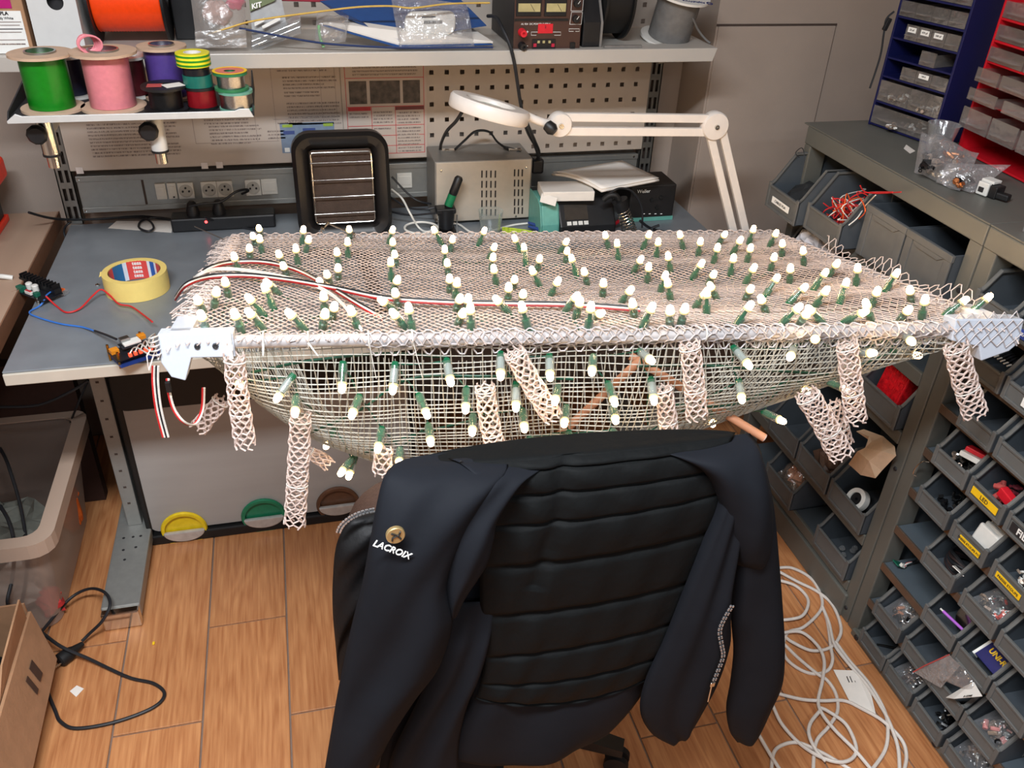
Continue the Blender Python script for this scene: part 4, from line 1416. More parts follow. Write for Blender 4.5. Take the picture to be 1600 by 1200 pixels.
# ---- black power lead hanging from the shelf past the lamp
ld = MB().tube(cr([Yp(762, 25, 2.28), Yp(775, 27, 2.25), Yp(785, 45, 2.215), Yp(797, 72, 2.195), Yp(804, 100, 2.192), Yp(810, 140, 2.2), Yp(816, 175, 2.22), Yp(824, 205, 2.26), Yp(836, 228, 2.32), Yp(843, 250, 2.36)], 8), 0.0045, 8)
tag(ld.build('power_lead', 'dark_wire', smooth=True), 'black power lead hanging over the shelf edge beside the lamp head', 'cable')

# ================================================================== on the bench
BT = BZ + 0.0006
# ---- masking tape roll
tcx = at_z(216, 452, BZ)
r1 = (at_z(262, 455, BZ) - at_z(174, 445, BZ)).length / 2
tp = thing('masking_tape_roll', 'wide cream masking tape roll on the bench', 'tape roll', (tcx.x, tcx.y, BT))
tc0 = V((tcx.x, tcx.y, BT))
mat('masking_tape', (232, 205, 120), 0.5, var=0.04, scale=40)
MB().lathe([(r1 - 0.014, 0), (r1, 0), (r1 + 0.0004, 0.025), (r1, 0.05), (r1 - 0.014, 0.05)], tc0, 48, None, closed=True).build('tape_winding', 'masking_tape', tp, smooth=True)
ri = r1 - 0.014
segs = [(0.0, 0.42, (206, 72, 66)), (0.42, 0.95, (40, 104, 152)), (0.95, 1.12, (206, 216, 226)), (1.12, 1.95, (214, 74, 70)), (1.95, 2.08, (220, 222, 226)), (2.08, 2.30, (44, 92, 168)), (2.30, 2.42, (220, 222, 226)), (2.42, 3.14, (206, 72, 66)), (3.14, 6.2832, (196, 150, 110))]
for i, (a0, a1, c_) in enumerate(segs):
    q = MB()
    ang = [pi - (a0 + (a1 - a0) * k / 8) for k in range(9)]
    vs = []
    for z in (0.001, 0.049):
        for rr in (ri - 0.0016, ri):
            vs += [tc0 + V((rr * cos(t), rr * sin(t), z)) for t in ang]
    fs = []
    for k in range(8):
        fs += [(k, k + 1, 18 + k + 1, 18 + k), (9 + k, 9 + k + 1, 27 + k + 1, 27 + k)]
    q.add(vs, fs)
    q.build('core_band', mat('core_%d' % i, c_, 0.5, var=0.03), tp)
for k in range(4):
    a_ = pi - 1.53
    zz = 0.043 - k * 0.011
    text('tesa', 0.0135, tc0 + V(((ri - 0.0022) * cos(a_), (ri - 0.0022) * sin(a_), zz)), V((sin(a_), -cos(a_), 0)), Z3, MATS['white_print'], tp, bold=0.0003)
e0 = tc0 + V((-r1 + 0.002, -0.004, 0.045))
MB().add([e0, e0 + V((-0.008, -0.002, -0.004)), e0 + V((-0.006, 0.012, 0.003)), e0 + V((0.004, 0.012, 0.004))], [(0, 1, 2, 3)]).build('loose_end', 'masking_tape', tp, solid=0.0006)

# ---- little amplifier / driver board overhanging the bench edge
pcb_dark = mat('pcb_dark', (22, 24, 30), 0.4, var=0.2)
pcb_green = mat('pcb_green', (24, 92, 74), 0.4, var=0.15)
ac = at_z(52, 450, BZ + 0.02)
ax_ = (at_z(80, 462, BZ + 0.02) - at_z(22, 440, BZ + 0.02))
aw = ax_.length
ax_.normalize()
ay_ = V((-ax_.y, ax_.x, 0))
am = thing('driver_board', 'small black circuit board with finned heat sink at the bench edge', 'circuit board', (ac.x, ac.y, BT))
Rz = Matrix((ax_, ay_, Z3)).transposed()


def ab(dx, dy, z, sx, sy, sz, nm, m_, par=am, bev=0.0):
    return MB().box(V((ac.x, ac.y, BT + z)) + ax_ * dx + ay_ * dy, (sx, sy, sz), Rz).build(nm, m_, par, bevel=bev)


ab(0, 0, 0.013, aw, 0.055, 0.002, 'board', pcb_dark)
ab(0, 0.019, 0.021, aw * 0.96, 0.018, 0.012, 'heat_sink', 'black_plastic')
for k in range(11):
    ab(-aw * 0.44 + k * aw * 0.088, 0.020, 0.030, 0.0022, 0.02, 0.014, 'fin', mat('fin_dark', (30, 30, 32), 0.35, 0.5))
for dx in (-0.014, 0.008):
    MB().lathe([(0.0075, 0), (0.0078, 0.014), (0.006, 0.016), (0, 0.016)], V((ac.x, ac.y, BT + 0.014)) + ax_ * dx + ay_ * 0.0, 16).build('capacitor', 'white_plastic', am, smooth=True)
ab(-0.018, -0.019, 0.021, 0.02, 0.013, 0.014, 'terminal_block', pcb_green, bev=0.001)
ab(0.012, -0.02, 0.019, 0.022, 0.008, 0.008, 'connector', 'white_plastic', bev=0.001)
ab(0.034, -0.016, 0.019, 0.012, 0.012, 0.010, 'terminal_block', pcb_green, bev=0.001)
ab(0.012, -0.0205, 0.0235, 0.018, 0.005, 0.003, 'connector_insert', MATS['header_red'])
MB().cyl(V((ac.x, ac.y, BT + 0.018)) + ax_ * -0.02 - ay_ * 0.026, V((ac.x, ac.y, BT + 0.018)) + ax_ * -0.02 - ay_ * 0.042, 0.0035, 12).build('shaft', 'chrome', am, smooth=True)
for dx, dy in ((-0.04, -0.02), (0.045, -0.024), (0.045, 0.02)):
    MB().cyl(V((ac.x, ac.y, BT)) + ax_ * dx + ay_ * dy, V((ac.x, ac.y, BT + 0.017)) + ax_ * dx + ay_ * dy, 0.0035, 10).build('spacer', 'chrome', am, smooth=True)
# orange lever connector
oc_ = at_z(96, 454, BZ + 0.01)
lc = thing('lever_connector', 'clear wire connector with three orange levers beside the board', 'connector', (oc_.x, oc_.y, BT))
MB().box((oc_.x, oc_.y, BT + 0.005), (0.026, 0.018, 0.009), Matrix.Rotation(-0.5, 3, 'Z')).build('housing', 'clear_plastic', lc, bevel=0.001)
for k in range(3):
    MB().box(V((oc_.x, oc_.y, BT + 0.0105)) + Matrix.Rotation(-0.5, 3, 'Z') @ V((-0.004, -0.006 + 0.006 * k, 0)), (0.016, 0.0045, 0.003), Matrix.Rotation(-0.5, 3, 'Z')).build('lever', mat('lever_orange', (230, 104, 40), 0.4), lc)
wt = MB().tube(cr([at_z(-14, 431, BZ + 0.03), at_z(4, 432, BZ + 0.03), at_z(20, 434, BZ + 0.025)], 4), 0.006, 10)
tag(wt.build('white_plug', 'white_plastic', smooth=True), 'white cable plug reaching the driver board from the left', 'cable')


def wire(name, label, pts, r, m_, parent=None, cat='wire', n=8, group=None):
    o = MB().tube(cr(pts, 8), r, n).build(name, m_, parent, smooth=True)
    if parent is None:
        tag(o, label, cat, group)
    return o


wz = BZ + 0.004
wire('red_wire', 'red wire from the driver board past the tape roll', [at_z(72, 463, wz + 0.015), at_z(88, 478, wz), at_z(104, 488, wz), at_z(125, 482, wz + 0.002), at_z(145, 462, wz + 0.012), at_z(158, 452.5, wz + 0.02), at_z(172, 462, wz + 0.01), at_z(186, 475, wz + 0.006), at_z(205, 479, wz + 0.006), at_z(224, 492, wz + 0.01), at_z(238, 503, wz + 0.02)], 0.0021, 'red_wire')
wire('blue_wire', 'blue wire from the driver board towards the controller', [at_z(70, 468, wz + 0.012), at_z(62, 478, wz), at_z(46, 488, wz), at_z(60, 496, wz), at_z(95, 506, wz), at_z(128, 511, wz), at_z(150, 518, wz + 0.008)], 0.0021, 'blue_wire')
wire('blue_link_wire', 'short blue wire between board and lever connector', [at_z(72, 462, wz + 0.015), at_z(80, 456, wz + 0.014), at_z(89, 455, wz + 0.008)], 0.002, 'blue_wire')
sc = at_z(153, 447, BZ)
tag(MB().lathe([(0.0045, 0), (0.0055, 0.002), (0.0055, 0.004), (0.003, 0.006), (0, 0.006)], (sc.x, sc.y, BT), 6).cyl((sc.x, sc.y, BT), (sc.x, sc.y + 0.0, BT + 0.006), 0.002, 8).build('loose_screw', 'chrome', smooth=True), 'small loose screw nut lying on the bench', 'screw')

# ---- papers, cables and the power strip by the rail
pp = [at_z(169, 357, BT), at_z(182, 346, BT), at_z(272, 345, BT), at_z(268, 364, BT)]
tag(MB().add([p + Z3 * 0.0008 for p in pp], [(0, 1, 2, 3)]).build('paper_sheet', 'paper', solid=0.0006), 'loose white paper sheet at the back left of the bench', 'paper')
pp = [at_z(362, 350, BT), at_z(400, 346, BT), at_z(404, 356, BT), at_z(366, 357, BT)]
tag(MB().add([p + Z3 * 0.0008 for p in pp], [(0, 1, 2, 3)]).build('paper_slip', 'paper', solid=0.0006), 'small white paper slip by the back corner of the net', 'paper')
a0, a1 = at_z(272, 352, BT), at_z(420, 345, BT)
strip_ = thing('power_strip', 'black power strip with a red lamp lying against the rail', 'power strip', ((a0.x + a1.x) / 2, 2.44, BT))
MB().b2((a0.x, 2.40, BT), (a1.x + 0.02, 2.46, BT + 0.04)).build('strip_body', 'black_plastic', strip_, bevel=0.005)
rl = at_y(319, 328, 2.40)
MB().lathe([(0.004, 0), (0.0035, 0.002), (0, 0.003)], (rl.x, 2.40, BT + 0.028), 12, Matrix.Rotation(pi / 2, 3, 'X')).build('indicator_lamp', mat('lamp_red', (255, 60, 60), 0.3, emit=(1, 0.05, 0.05), estr=6), strip_, smooth=True)
for k in range(2):
    xx = a0.x + 0.06 + 0.07 * k
    MB().lathe([(0.018, 0), (0.018, 0.012), (0.012, 0.034), (0.006, 0.04), (0, 0.04)], (xx, 2.43, BT + 0.04), 14).build('plug', 'black_plastic', strip_, smooth=True)
ad = at_z(300, 352, BT)
tag(MB().b2((ad.x - 0.03, ad.y - 0.03, BT), (ad.x + 0.075, ad.y + 0.02, BT + 0.03)).build('power_adapter', 'black_plastic', bevel=0.006), 'black power adapter brick on the bench before the power strip', 'adapter')
wire('mains_cable', 'black mains cable running along the bench back from the left edge', [at_z(45, 332, BZ + 0.09), at_z(75, 340, BZ + 0.05), at_z(108, 343, BZ + 0.02), at_z(160, 342, BZ + 0.008), at_z(220, 338, BZ + 0.006), at_z(270, 343, BZ + 0.008), at_z(300, 335, BZ + 0.03)], 0.0035, 'dark_wire', cat='cable')
wire('loop_cable', 'black cable loop lying on the loose paper', [at_z(275, 344, BZ + 0.008), at_z(245, 340, BZ + 0.008), at_z(222, 345, BZ + 0.008), at_z(217, 355, BZ + 0.008), at_z(230, 361, BZ + 0.008), at_z(240, 356, BZ + 0.01), at_z(232, 344, BZ + 0.012), at_z(210, 340, BZ + 0.01), at_z(185, 341, BZ + 0.006)], 0.003, 'dark_wire', cat='cable')
wire('plug_cable', 'black cable curling out of a wall socket', [at_y(378, 303, 2.49), at_y(388, 298, 2.47), at_y(383, 296, 2.45), at_y(368, 300, 2.43), at_y(345, 315, 2.42), at_y(318, 318, 2.41), at_y(295, 322, 2.41)], 0.0035, 'dark_wire', cat='cable')
wire('slack_cable', 'black slack cable drooping by the net corner', [at_z(320, 340, BZ + 0.05), at_z(345, 347, BZ + 0.02), at_z(380, 356, BZ + 0.004), at_z(404, 360, BZ + 0.004)], 0.003, 'dark_wire', cat='cable')
wire('edge_cable', 'black cable slipping down between desk and bench', [at_z(116, 343, BZ + 0.012), at_z(104, 352, BZ + 0.0), at_z(100, 362, BZ - 0.01), at_z(104, 375, BZ - 0.03)], 0.003, 'dark_wire', cat='cable')
nd = [at_z(304, 354, BZ + 0.10), V((-0.155, 2.09, 0.885))]
tag(MB().tube(nd, 0.0014, 6).build('thin_rod', 'steel'), 'thin steel rod poking out of the net corner', 'rod')

# ---- black fume absorber with wire grille
hy = 2.30
hx0, hx1 = at_y(461, 300, hy).x, at_y(611, 300, hy).x
hz1 = at_y(535, 210, hy).z
fa = thing('fume_absorber', 'black rounded fume absorber with a chrome wire grille', 'fume absorber', ((hx0 + hx1) / 2, 2.35, BT))
w_, h_ = hx1 - hx0, hz1 - BT
tilt = radians(8)
ux, uz, uy = X3, V((0, sin(tilt), cos(tilt))), V((0, cos(tilt), -sin(tilt)))
fo = V(((hx0 + hx1) / 2, hy, BT + h_ / 2))


def loftring(sections, nm, m_, par, **k):
    """sections: list of closed world point loops of equal length"""
    b = MB()
    n = len(sections[0])
    for s_ in sections:
        b.v += [V(p) for p in s_]
    for i in range(len(sections) - 1):
        for j in range(n):
            b.f.append((i * n + j, i * n + (j + 1) % n, (i + 1) * n + (j + 1) % n, (i + 1) * n + j))
    b.f.append(tuple(range(n - 1, -1, -1)))
    b.f.append(tuple((len(sections) - 1) * n + j for j in range(n)))
    return b.build(nm, m_, par, **k)


def rl_(w, h, r, d):
    return [fo + ux * p[0] + uz * p[1] + uy * d for p in rrect(w, h, r, 6)]


mat('absorber_black', (24, 22, 22), 0.35, var=0.1)
loftring([rl_(w_ * 0.66, h_ * 0.70, 0.012, 0.045), rl_(w_ * 0.66, h_ * 0.70, 0.012, 0.022), rl_(w_ * 0.78, h_ * 0.80, 0.03, 0.004), rl_(w_ * 0.92, h_ * 0.93, 0.045, 0.0), rl_(w_, h_, 0.05, 0.012), rl_(w_, h_, 0.05, 0.06), rl_(w_ * 0.9, h_ * 0.92, 0.05, 0.085)], 'housing', 'absorber_black', fa, smooth=True)
MB().prism(rrect(w_ * 0.64, h_ * 0.68, 0.01), fo + uy * 0.018, ux, uz, uy, 0.006).build('filter_foam', mat('filter_foam', (72, 58, 50), 0.95, var=0.15, scale=40, bump=0.8, bscale=500), fa)
gw, gh = w_ * 0.62, h_ * 0.66
MB().tube([fo + ux * p[0] + uz * p[1] - uy * 0.004 for p in rrect(gw, gh, 0.008, 4)], 0.0018, 8, closed=True).build('grille_frame', 'chrome', fa, smooth=True)
for k in range(4):
    zz = gh * (0.5 - 0.14 - 0.24 * k)
    MB().tube([fo + ux * (-gw / 2 - 0.003) + uz * zz - uy * 0.005, fo + ux * (gw / 2 + 0.003) + uz * zz - uy * 0.005], 0.0016, 8).build('grille_bar', 'chrome', fa, smooth=True)
MB().b2((hx0 + 0.02, 2.31, BT), (hx1 - 0.02, 2.42, BT + 0.012)).build('stand', 'black_plastic', fa, bevel=0.003)

hhd = thing('helping_hands', 'chrome jointed clamp arm lying before the fume absorber', 'clamp', at_z(508, 362, BZ + 0.06))
MB().tube([at_z(512, 349, BZ + 0.11), at_z(552, 366, BZ + 0.10)], 0.0025, 8).build('arm', 'chrome', hhd, smooth=True)
MB().tube([at_z(512, 349, BZ + 0.11), at_z(498, 368, BZ + 0.08)], 0.003, 8).build('arm', 'chrome', hhd, smooth=True)
for (x, y) in ((512, 349), (504, 358), (552, 366)):
    MB().lathe([(0, -0.006), (0.005, -0.004), (0.006, 0), (0.005, 0.004), (0, 0.006)], at_z(x, y, BZ + 0.105), 12).build('joint', 'chrome', hhd, smooth=True)
MB().cyl(at_z(498, 368, BZ + 0.08), at_z(497, 385, BZ + 0.001), 0.003, 8).build('post', 'chrome', hhd, smooth=True)
# black cable channel under the net
c0, c1 = at_z(584, 392, BZ + 0.02), at_z(574, 480, BZ + 0.02)
tag(MB().box((c0 + c1) / 2 - Z3 * 0.008, (0.030, (c1 - c0).length, 0.024), Matrix.Rotation(0.05, 3, 'Z')).build('cable_channel', 'black_plastic', bevel=0.003), 'black cable channel lying on the bench under the net', 'channel')

# ---- grey vented metal box with black strap handle
vy = 2.345
vx0, vx1 = at_y(682, 300, vy).x, at_y(828, 300, vy).x
vz1 = at_y(750, 251, vy).z
vb = thing('vented_supply_box', 'grey sheet metal supply box with vent slots and a strap handle', 'supply box', ((vx0 + vx1) / 2, 2.4, BT))
mat('box_beige', (180, 170, 156), 0.45, 0.15, var=0.03)
mat('box_grey', (128, 124, 118), 0.45, 0.2, var=0.04)
MB().b2((vx0 - 0.004, vy + 0.003, BT + 0.008), (vx1 + 0.004, 2.496, vz1)).build('case', 'box_grey', vb, bevel=0.003)
MB().b2((vx0, vy, BT + 0.010), (vx1, vy + 0.004, vz1 - 0.002)).build('front_cover', 'box_beige', vb, bevel=0.002)


def vpt(px, py, d=0.0):
    p = at_y(px, py, vy)
    return V((p.x, vy - d, p.z))


for cols, rows in (([753, 760, 767, 774], [272, 288, 303, 318, 332]), ([804, 810, 816], [270, 286, 301, 316, 329])):
    for x in cols:
        for y in rows:
            p = vpt(x, y)
            MB().box((p.x, vy - 0.0001, p.z), (0.0042, 0.0012, 0.021)).build('vent_slot', 'dark_print', vb)
for x, y in ((689, 267), (806, 338), (690, 342), (822, 262)):
    MB().lathe([(0.0035, 0), (0.003, 0.0015), (0, 0.002)], vpt(x, y), 10, Matrix.Rotation(pi / 2, 3, 'X')).build('cover_screw', 'chrome', vb, smooth=True)
h0, h1 = at_z(710, 236, vz1), at_z(795, 236, vz1)
pm = (h0 + h1) / 2
wq = MB().tube(cr([h0 + Z3 * 0.003, h0 + V((0.03, 0, 0.03)), pm + V((-0.02, 0, 0.058)), pm + V((0.02, 0, 0.056)), h1 + V((-0.035, 0, 0.028)), h1 + Z3 * 0.003], 8), 0.006, 8, flat=0.5)
wq.build('strap_handle', 'black_rubber', vb, smooth=True)
for p in (h0 - X3 * 0.02, h1 + X3 * 0.018):
    MB().box((p.x, p.y, vz1 + 0.003), (0.04, 0.016, 0.006)).build('handle_clamp', 'chrome', vb, bevel=0.001)
wire('lamp_cable', 'black cable from the lamp head down behind the grey box', [at_y(722, 175, 2.12), at_y(712, 190, 2.2), at_y(698, 205, 2.3), at_y(690, 222, 2.40), at_y(688, 233, 2.46)], 0.0045, 'dark_wire', cat='cable')
wire('twisted_cable', 'black doubled cable hanging behind the lamp joint to the plug', [at_y(823, 192, 2.1), at_y(830, 208, 2.2), at_y(836, 222, 2.3), at_y(842, 238, 2.36), at_y(838, 250, 2.38), at_y(825, 245, 2.4), at_y(805, 235, 2.42), at_y(788, 230, 2.45)], 0.005, 'dark_wire', cat='cable')
pb_ = at_y(842, 262, 2.38)
tag(MB().box((pb_.x, 2.40, pb_.z), (0.036, 0.03, 0.045)).build('mains_plug', 'black_plastic', bevel=0.008, seg=3), 'black mains plug sticking out beside the grey box', 'plug')
for i, pts in enumerate(([at_y(612, 276, 2.44), at_y(640, 305, 2.42), at_y(660, 316, 2.41), at_y(690, 320, 2.42)], [at_y(610, 308, 2.40), at_y(640, 325, 2.36), at_y(668, 326, 2.33), at_y(690, 322, 2.33)], [at_y(608, 330, 2.38), at_y(640, 336, 2.34), at_y(680, 333, 2.3), at_y(700, 332, 2.28)])):
    wire('thin_black_cable', ['upper thin black cable between absorber and grey box', 'middle thin black cable between absorber and grey box', 'lower thin black cable between absorber and iron holder'][i], pts, 0.003, 'dark_wire', cat='cable', group='thin black cables')
wire('white_cable', 'white cable curling beside the fume absorber', [at_y(612, 296, 2.42), at_y(628, 310, 2.38), at_y(640, 332, 2.32), at_z(654, 355, BZ + 0.01), at_z(668, 362, BZ + 0.005), at_z(690, 352, BZ + 0.005), at_z(715, 350, BZ + 0.005), at_z(745, 365, BZ + 0.005), at_z(800, 352, BZ + 0.005), at_z(835, 348, BZ + 0.005)], 0.003, 'white_wire', cat='cable')
wire('white_coil', 'white cable coil on the bench left of the iron holder', [at_z(658 + 26 * cos(t), 356 + 9 * sin(t), BZ + 0.006 + 0.0012 * i) for i, t in enumerate([k * 0.7 for k in range(24)])], 0.003, 'white_wire', cat='cable')

# ---- desoldering tool in its black holder
ih = at_z(697, 362, BZ)
ip = V((ih.x, ih.y, BT))
hd = thing('iron_holder', 'black iron holder on a chrome wire stand', 'tool holder', ip)
MB().lathe([(0.020, 0.012), (0.024, 0.05), (0.026, 0.072), (0.018, 0.072), (0.014, 0.03), (0, 0.03)], ip, 20).build('cup', 'black_plastic', hd, smooth=True)
MB().b2(ip + V((-0.028, -0.028, 0)), ip + V((0.028, 0.028, 0.008))).build('base', 'black_plastic', hd, bevel=0.003)
MB().b2(ip + V((-0.03, -0.02, 0.06)), ip + V((0.026, 0.02, 0.075))).build('collar', 'black_plastic', hd, bevel=0.003)
for s in (-1, 1):
    MB().tube([ip + V((s * 0.027, -0.026, 0.002)), ip + V((s * 0.027, -0.026, 0.06))], 0.002, 8).build('stand_wire', 'chrome', hd, smooth=True)
tb0 = ip + V((0.0, 0, 0.06))
yi = ip.y
tb1 = at_y(718, 276, yi)
dd = (tb1 - tb0)
tl = thing('desoldering_pump', 'black hand tool with a green grip standing in the iron holder', 'hand tool', tb0)
MB().tube([tb0, tb0 + dd * 0.18], [0.004, 0.012], 12).build('nose', 'black_plastic', tl, smooth=True)
MB().tube([tb0 + dd * 0.18, tb0 + dd * 0.50], 0.0125, 14).build('green_grip', 'green_plastic', tl, smooth=True)
MB().tube([tb0 + dd * 0.50, tb0 + dd * 0.55, tb0 + dd * 0.95, tb1], [0.011, 0.0125, 0.012, 0.008], 14).build('black_barrel', 'black_plastic', tl, smooth=True)
# ---- drinking glass
gl = at_z(766, 366, BZ)
tag(MB().lathe([(0.0, 0.002), (0.026, 0.002), (0.0275, 0.006), (0.036, 0.072), (0.0345, 0.072), (0.026, 0.008), (0, 0.008)], (gl.x, gl.y, BT), 32).build('drinking_glass', 'glass_thin', smooth=True), 'clear drinking glass standing behind the net', 'glass')
# ---- green and yellow earth wires bundle and blue pliers
for k in range(4):
    wire('earth_wire', ['rearmost', 'second', 'third', 'frontmost'][k] + ' green and yellow striped earth wire beside the glass', [at_z(785, 356 + 3 * k, BZ + 0.014 - 0.002 * k), at_z(805, 358 + 3 * k, BZ + 0.016 - 0.003 * k), at_z(830, 362 + 3 * k, BZ + 0.012 - 0.003 * k), at_z(860, 370 + 2 * k, BZ + 0.006 - 0.001 * k)], 0.0028, mat('earth_stripe', (176, 196, 40), 0.45, var=0.6, scale=50, stretch=(1, 4, 1)), cat='wire', group='earth wires')
for k in range(2):
    a_, b_ = at_z(826, 348 + 6 * k, BZ + 0.014), at_z(858, 362 + 4 * k, BZ + 0.012)
    tag(MB().tube([a_, (a_ + b_) / 2 + Z3 * 0.003, b_], [0.004, 0.006, 0.005], 10).build('plier_handle', mat('grip_blue', (44, 70, 132), 0.45), smooth=True), ['upper blue tool handle beside the teal station', 'lower blue tool handle beside the teal station'][k], 'tool handle', 'blue tool handles')

# ---- teal soldering station
sy0 = 2.15
s0, s1 = at_z(843, 372, BZ), at_z(975, 366, BZ)
so = at_y(838, 372, sy0)
sd = thing('soldering_station', 'teal and black soldering station with a sloped display front', 'soldering station', (at_z(900, 360, BZ).x, 2.2, BT))
p_bl, p_br = at_z(840, 366, BT), at_z(962, 366, BT)
p_tl = at_y(852, 308, p_bl.y + 0.03)
hh = p_tl.z - BT
ly = (p_bl.y + p_br.y) / 2
# side cheek: rounded teal shell at the left, black body with sloped front
sx_a = p_bl.x
cheek = [(0.0, 0), (0.135, 0), (0.135, hh), (0.045, hh), (0.022, hh - 0.012), (0.0, 0.035)]
MB().prism(cheek, (sx_a, ly - 0.01, BT), Y3, Z3, X3, 0.004).build('left_cheek', 'teal_plastic', sd, bevel=0.003)
wdt = at_z(962, 366, BT).x - sx_a
MB().prism([(0.006, 0), (0.13, 0), (0.13, hh - 0.003), (0.045, hh - 0.003), (0.024, hh - 0.014), (0.006, 0.035)], (sx_a + 0.004, ly - 0.01, BT), Y3, Z3, X3, 0.055).build('shell', 'teal_plastic', sd, bevel=0.006)
MB().prism([(0.0, 0), (0.13, 0), (0.13, hh - 0.004), (0.05, hh - 0.004), (0.0, 0.03)], (sx_a + 0.058, ly - 0.014, BT), Y3, Z3, X3, wdt - 0.058).build('body', 'black_plastic', sd, bevel=0.005)
n_ = V((0, -(hh - 0.034), 0.05)).normalized()
vdir = V((0, 0.05, hh - 0.034)).normalized()
fc = V((sx_a + 0.075, ly - 0.014, BT + 0.03))


def sp_(u, v, lift=0.0008):
    return fc + X3 * u + vdir * v + n_ * lift


MB().add([sp_(0.0, 0.02), sp_(0.07, 0.02), sp_(0.07, 0.065), sp_(0.0, 0.065)], [(0, 1, 2, 3)]).build('display', mat('display_glass', (58, 54, 50), 0.15), sd, solid=0.001)
for k in range(4):
    MB().add([sp_(0.004 + 0.017 * k, 0.004), sp_(0.017 + 0.017 * k, 0.004), sp_(0.017 + 0.017 * k, 0.015), sp_(0.004 + 0.017 * k, 0.015)], [(0, 1, 2, 3)]).build('key', 'white_plastic', sd, solid=0.003)
# papers piled on the station
pl_z = BT + hh + 0.002
pz0 = [at_z(862, 268, pl_z + 0.04), at_z(970, 250, pl_z + 0.04), at_z(1030, 283, pl_z + 0.035), at_z(940, 300, pl_z + 0.03)]
bx = thing('open_carton', 'small open white carton lying on the soldering station', 'box', (sx_a + 0.1, ly + 0.05, pl_z))
MB().box((sx_a + 0.085, ly + 0.045, pl_z + 0.014), (0.15, 0.09, 0.028), Matrix.Rotation(-0.1, 3, 'Z')).build('carton_body', 'paper', bx, bevel=0.002)
MB().add([V((sx_a - 0.005, ly - 0.002, pl_z + 0.004)), V((sx_a + 0.035, ly - 0.022, pl_z - 0.004)), V((sx_a + 0.045, ly - 0.006, pl_z + 0.014)), V((sx_a + 0.006, ly + 0.018, pl_z + 0.022))], [(0, 1, 2, 3)]).build('flap', 'paper', bx, solid=0.0015)
nt_ = thing('notebook', 'curled white notebook lying on the carton', 'notebook', (sx_a + 0.1, ly + 0.06, pl_z + 0.028))


def nb(u, v):
    a_ = pz0[0] * (1 - u) + pz0[1] * u
    b_ = pz0[3] * (1 - u) + pz0[2] * u
    p = a_ * (1 - v) + b_ * v
    return V((p.x, p.y, pl_z + 0.031 + 0.012 * (1 - u) ** 2 * sin(pi * v) + 0.006 * v * u))


MB().grid(nb, 10, 8).build('pages', 'paper', nt_, smooth=True, solid=0.005)
MB().grid(lambda u, v: nb(u, v) + V((0.006 * (1 - v), 0.004, 0.006)), 10, 8).build('cover_sheet', mat('paper_bright', (232, 228, 222), 0.7, var=0.02), nt_, smooth=True, solid=0.001)
# black station to the right (older) with lettering
b0, b1 = at_z(985, 345, BT), at_z(1042, 335, BT)
by_ = at_z(1010, 345, BT).y
bt_ = thing('solder_control_unit', 'black solder control unit with white lettering at the right', 'control unit', ((b0.x + b1.x) / 2, by_ + 0.06, BT))
bzt = at_y(1010, 290, by_).z
MB().b2((b0.x - 0.012, by_, BT), (b1.x, by_ + 0.12, bzt)).build('case', mat('unit_black', (30, 28, 28), 0.45), bt_, bevel=0.004)
MB().b2((b0.x - 0.012, by_ - 0.002, BT), (b1.x, by_ + 0.004, BT + 0.012)).build('base_trim', 'teal_plastic', bt_)
text('Weller', 0.015, at_y(1006, 299, by_ - 0.0008), X3, Z3, MATS['white_print'], bt_)
for x, y in ((1018, 312), (1032, 308), (1026, 324)):
    MB().lathe([(0.006, 0), (0.005, 0.006), (0, 0.006)], at_y(x, y, by_), 12, Matrix.Rotation(pi / 2, 3, 'X')).build('knob', 'black_rubber', bt_, smooth=True)
for k in range(4):
    p = at_y(1006 + 9 * k, 334, by_)
    MB().box((p.x, by_ - 0.0006, p.z), (0.006, 0.0012, 0.002)).build('scale_mark', 'white_print', bt_)
# coil spring holder with iron
sp0 = at_z(985, 372, BT)
sp1 = at_y(968, 312, sp0.y + 0.01)
ch = thing('spring_iron_stand', 'chrome spring iron stand with a black funnel in front of the stations', 'tool holder', (sp0.x, sp0.y, BT))
dv_ = sp1 - V((sp0.x, sp0.y, BT + 0.01))
ex = dv_.orthogonal().normalized()
ey = dv_.normalized().cross(ex)
pts = []
for k in range(9 * 14 + 1):
    t_ = k / (9 * 14)
    a_ = 2 * pi * k / 14
    r_ = 0.021 - 0.004 * t_
    pts.append(V((sp0.x, sp0.y, BT + 0.01)) + dv_ * (t_ * 0.72) + ex * (r_ * cos(a_)) + ey * (r_ * sin(a_)))
MB().tube(pts, 0.0018, 6).build('spring_coil', 'chrome', ch, smooth=True)
MB().tube([V((sp0.x, sp0.y, BT + 0.01)) + dv_ * 0.70, sp1], [0.018, 0.023], 18).build('funnel', 'black_plastic', ch, smooth=True)
MB().lathe([(0.035, 0), (0.03, 0.012), (0, 0.014)], (sp0.x, sp0.y, BT), 20).build('base', 'black_plastic', ch, smooth=True)
ir = thing('soldering_iron', 'black soldering iron handle resting in the spring stand', 'soldering iron', sp1)
MB().tube(cr([sp1 - dv_ * 0.1, sp1 + V((-0.012, 0.0, 0.012)), sp1 + V((-0.03, 0.005, 0.012)), sp1 + V((-0.045, 0.01, -0.002))], 6), 0.008, 12).build('handle', 'black_rubber', ir, smooth=True)
MB().tube(cr([sp1 + V((-0.03, 0.004, 0.018)), sp1 + V((0.0, 0.01, 0.03)), sp1 + V((0.04, 0.012, 0.018)), sp1 + V((0.075, 0.01, -0.03)), sp1 + V((0.08, 0.0, -0.09))], 6), 0.003, 8).build('cord', 'dark_wire', ir, smooth=True)
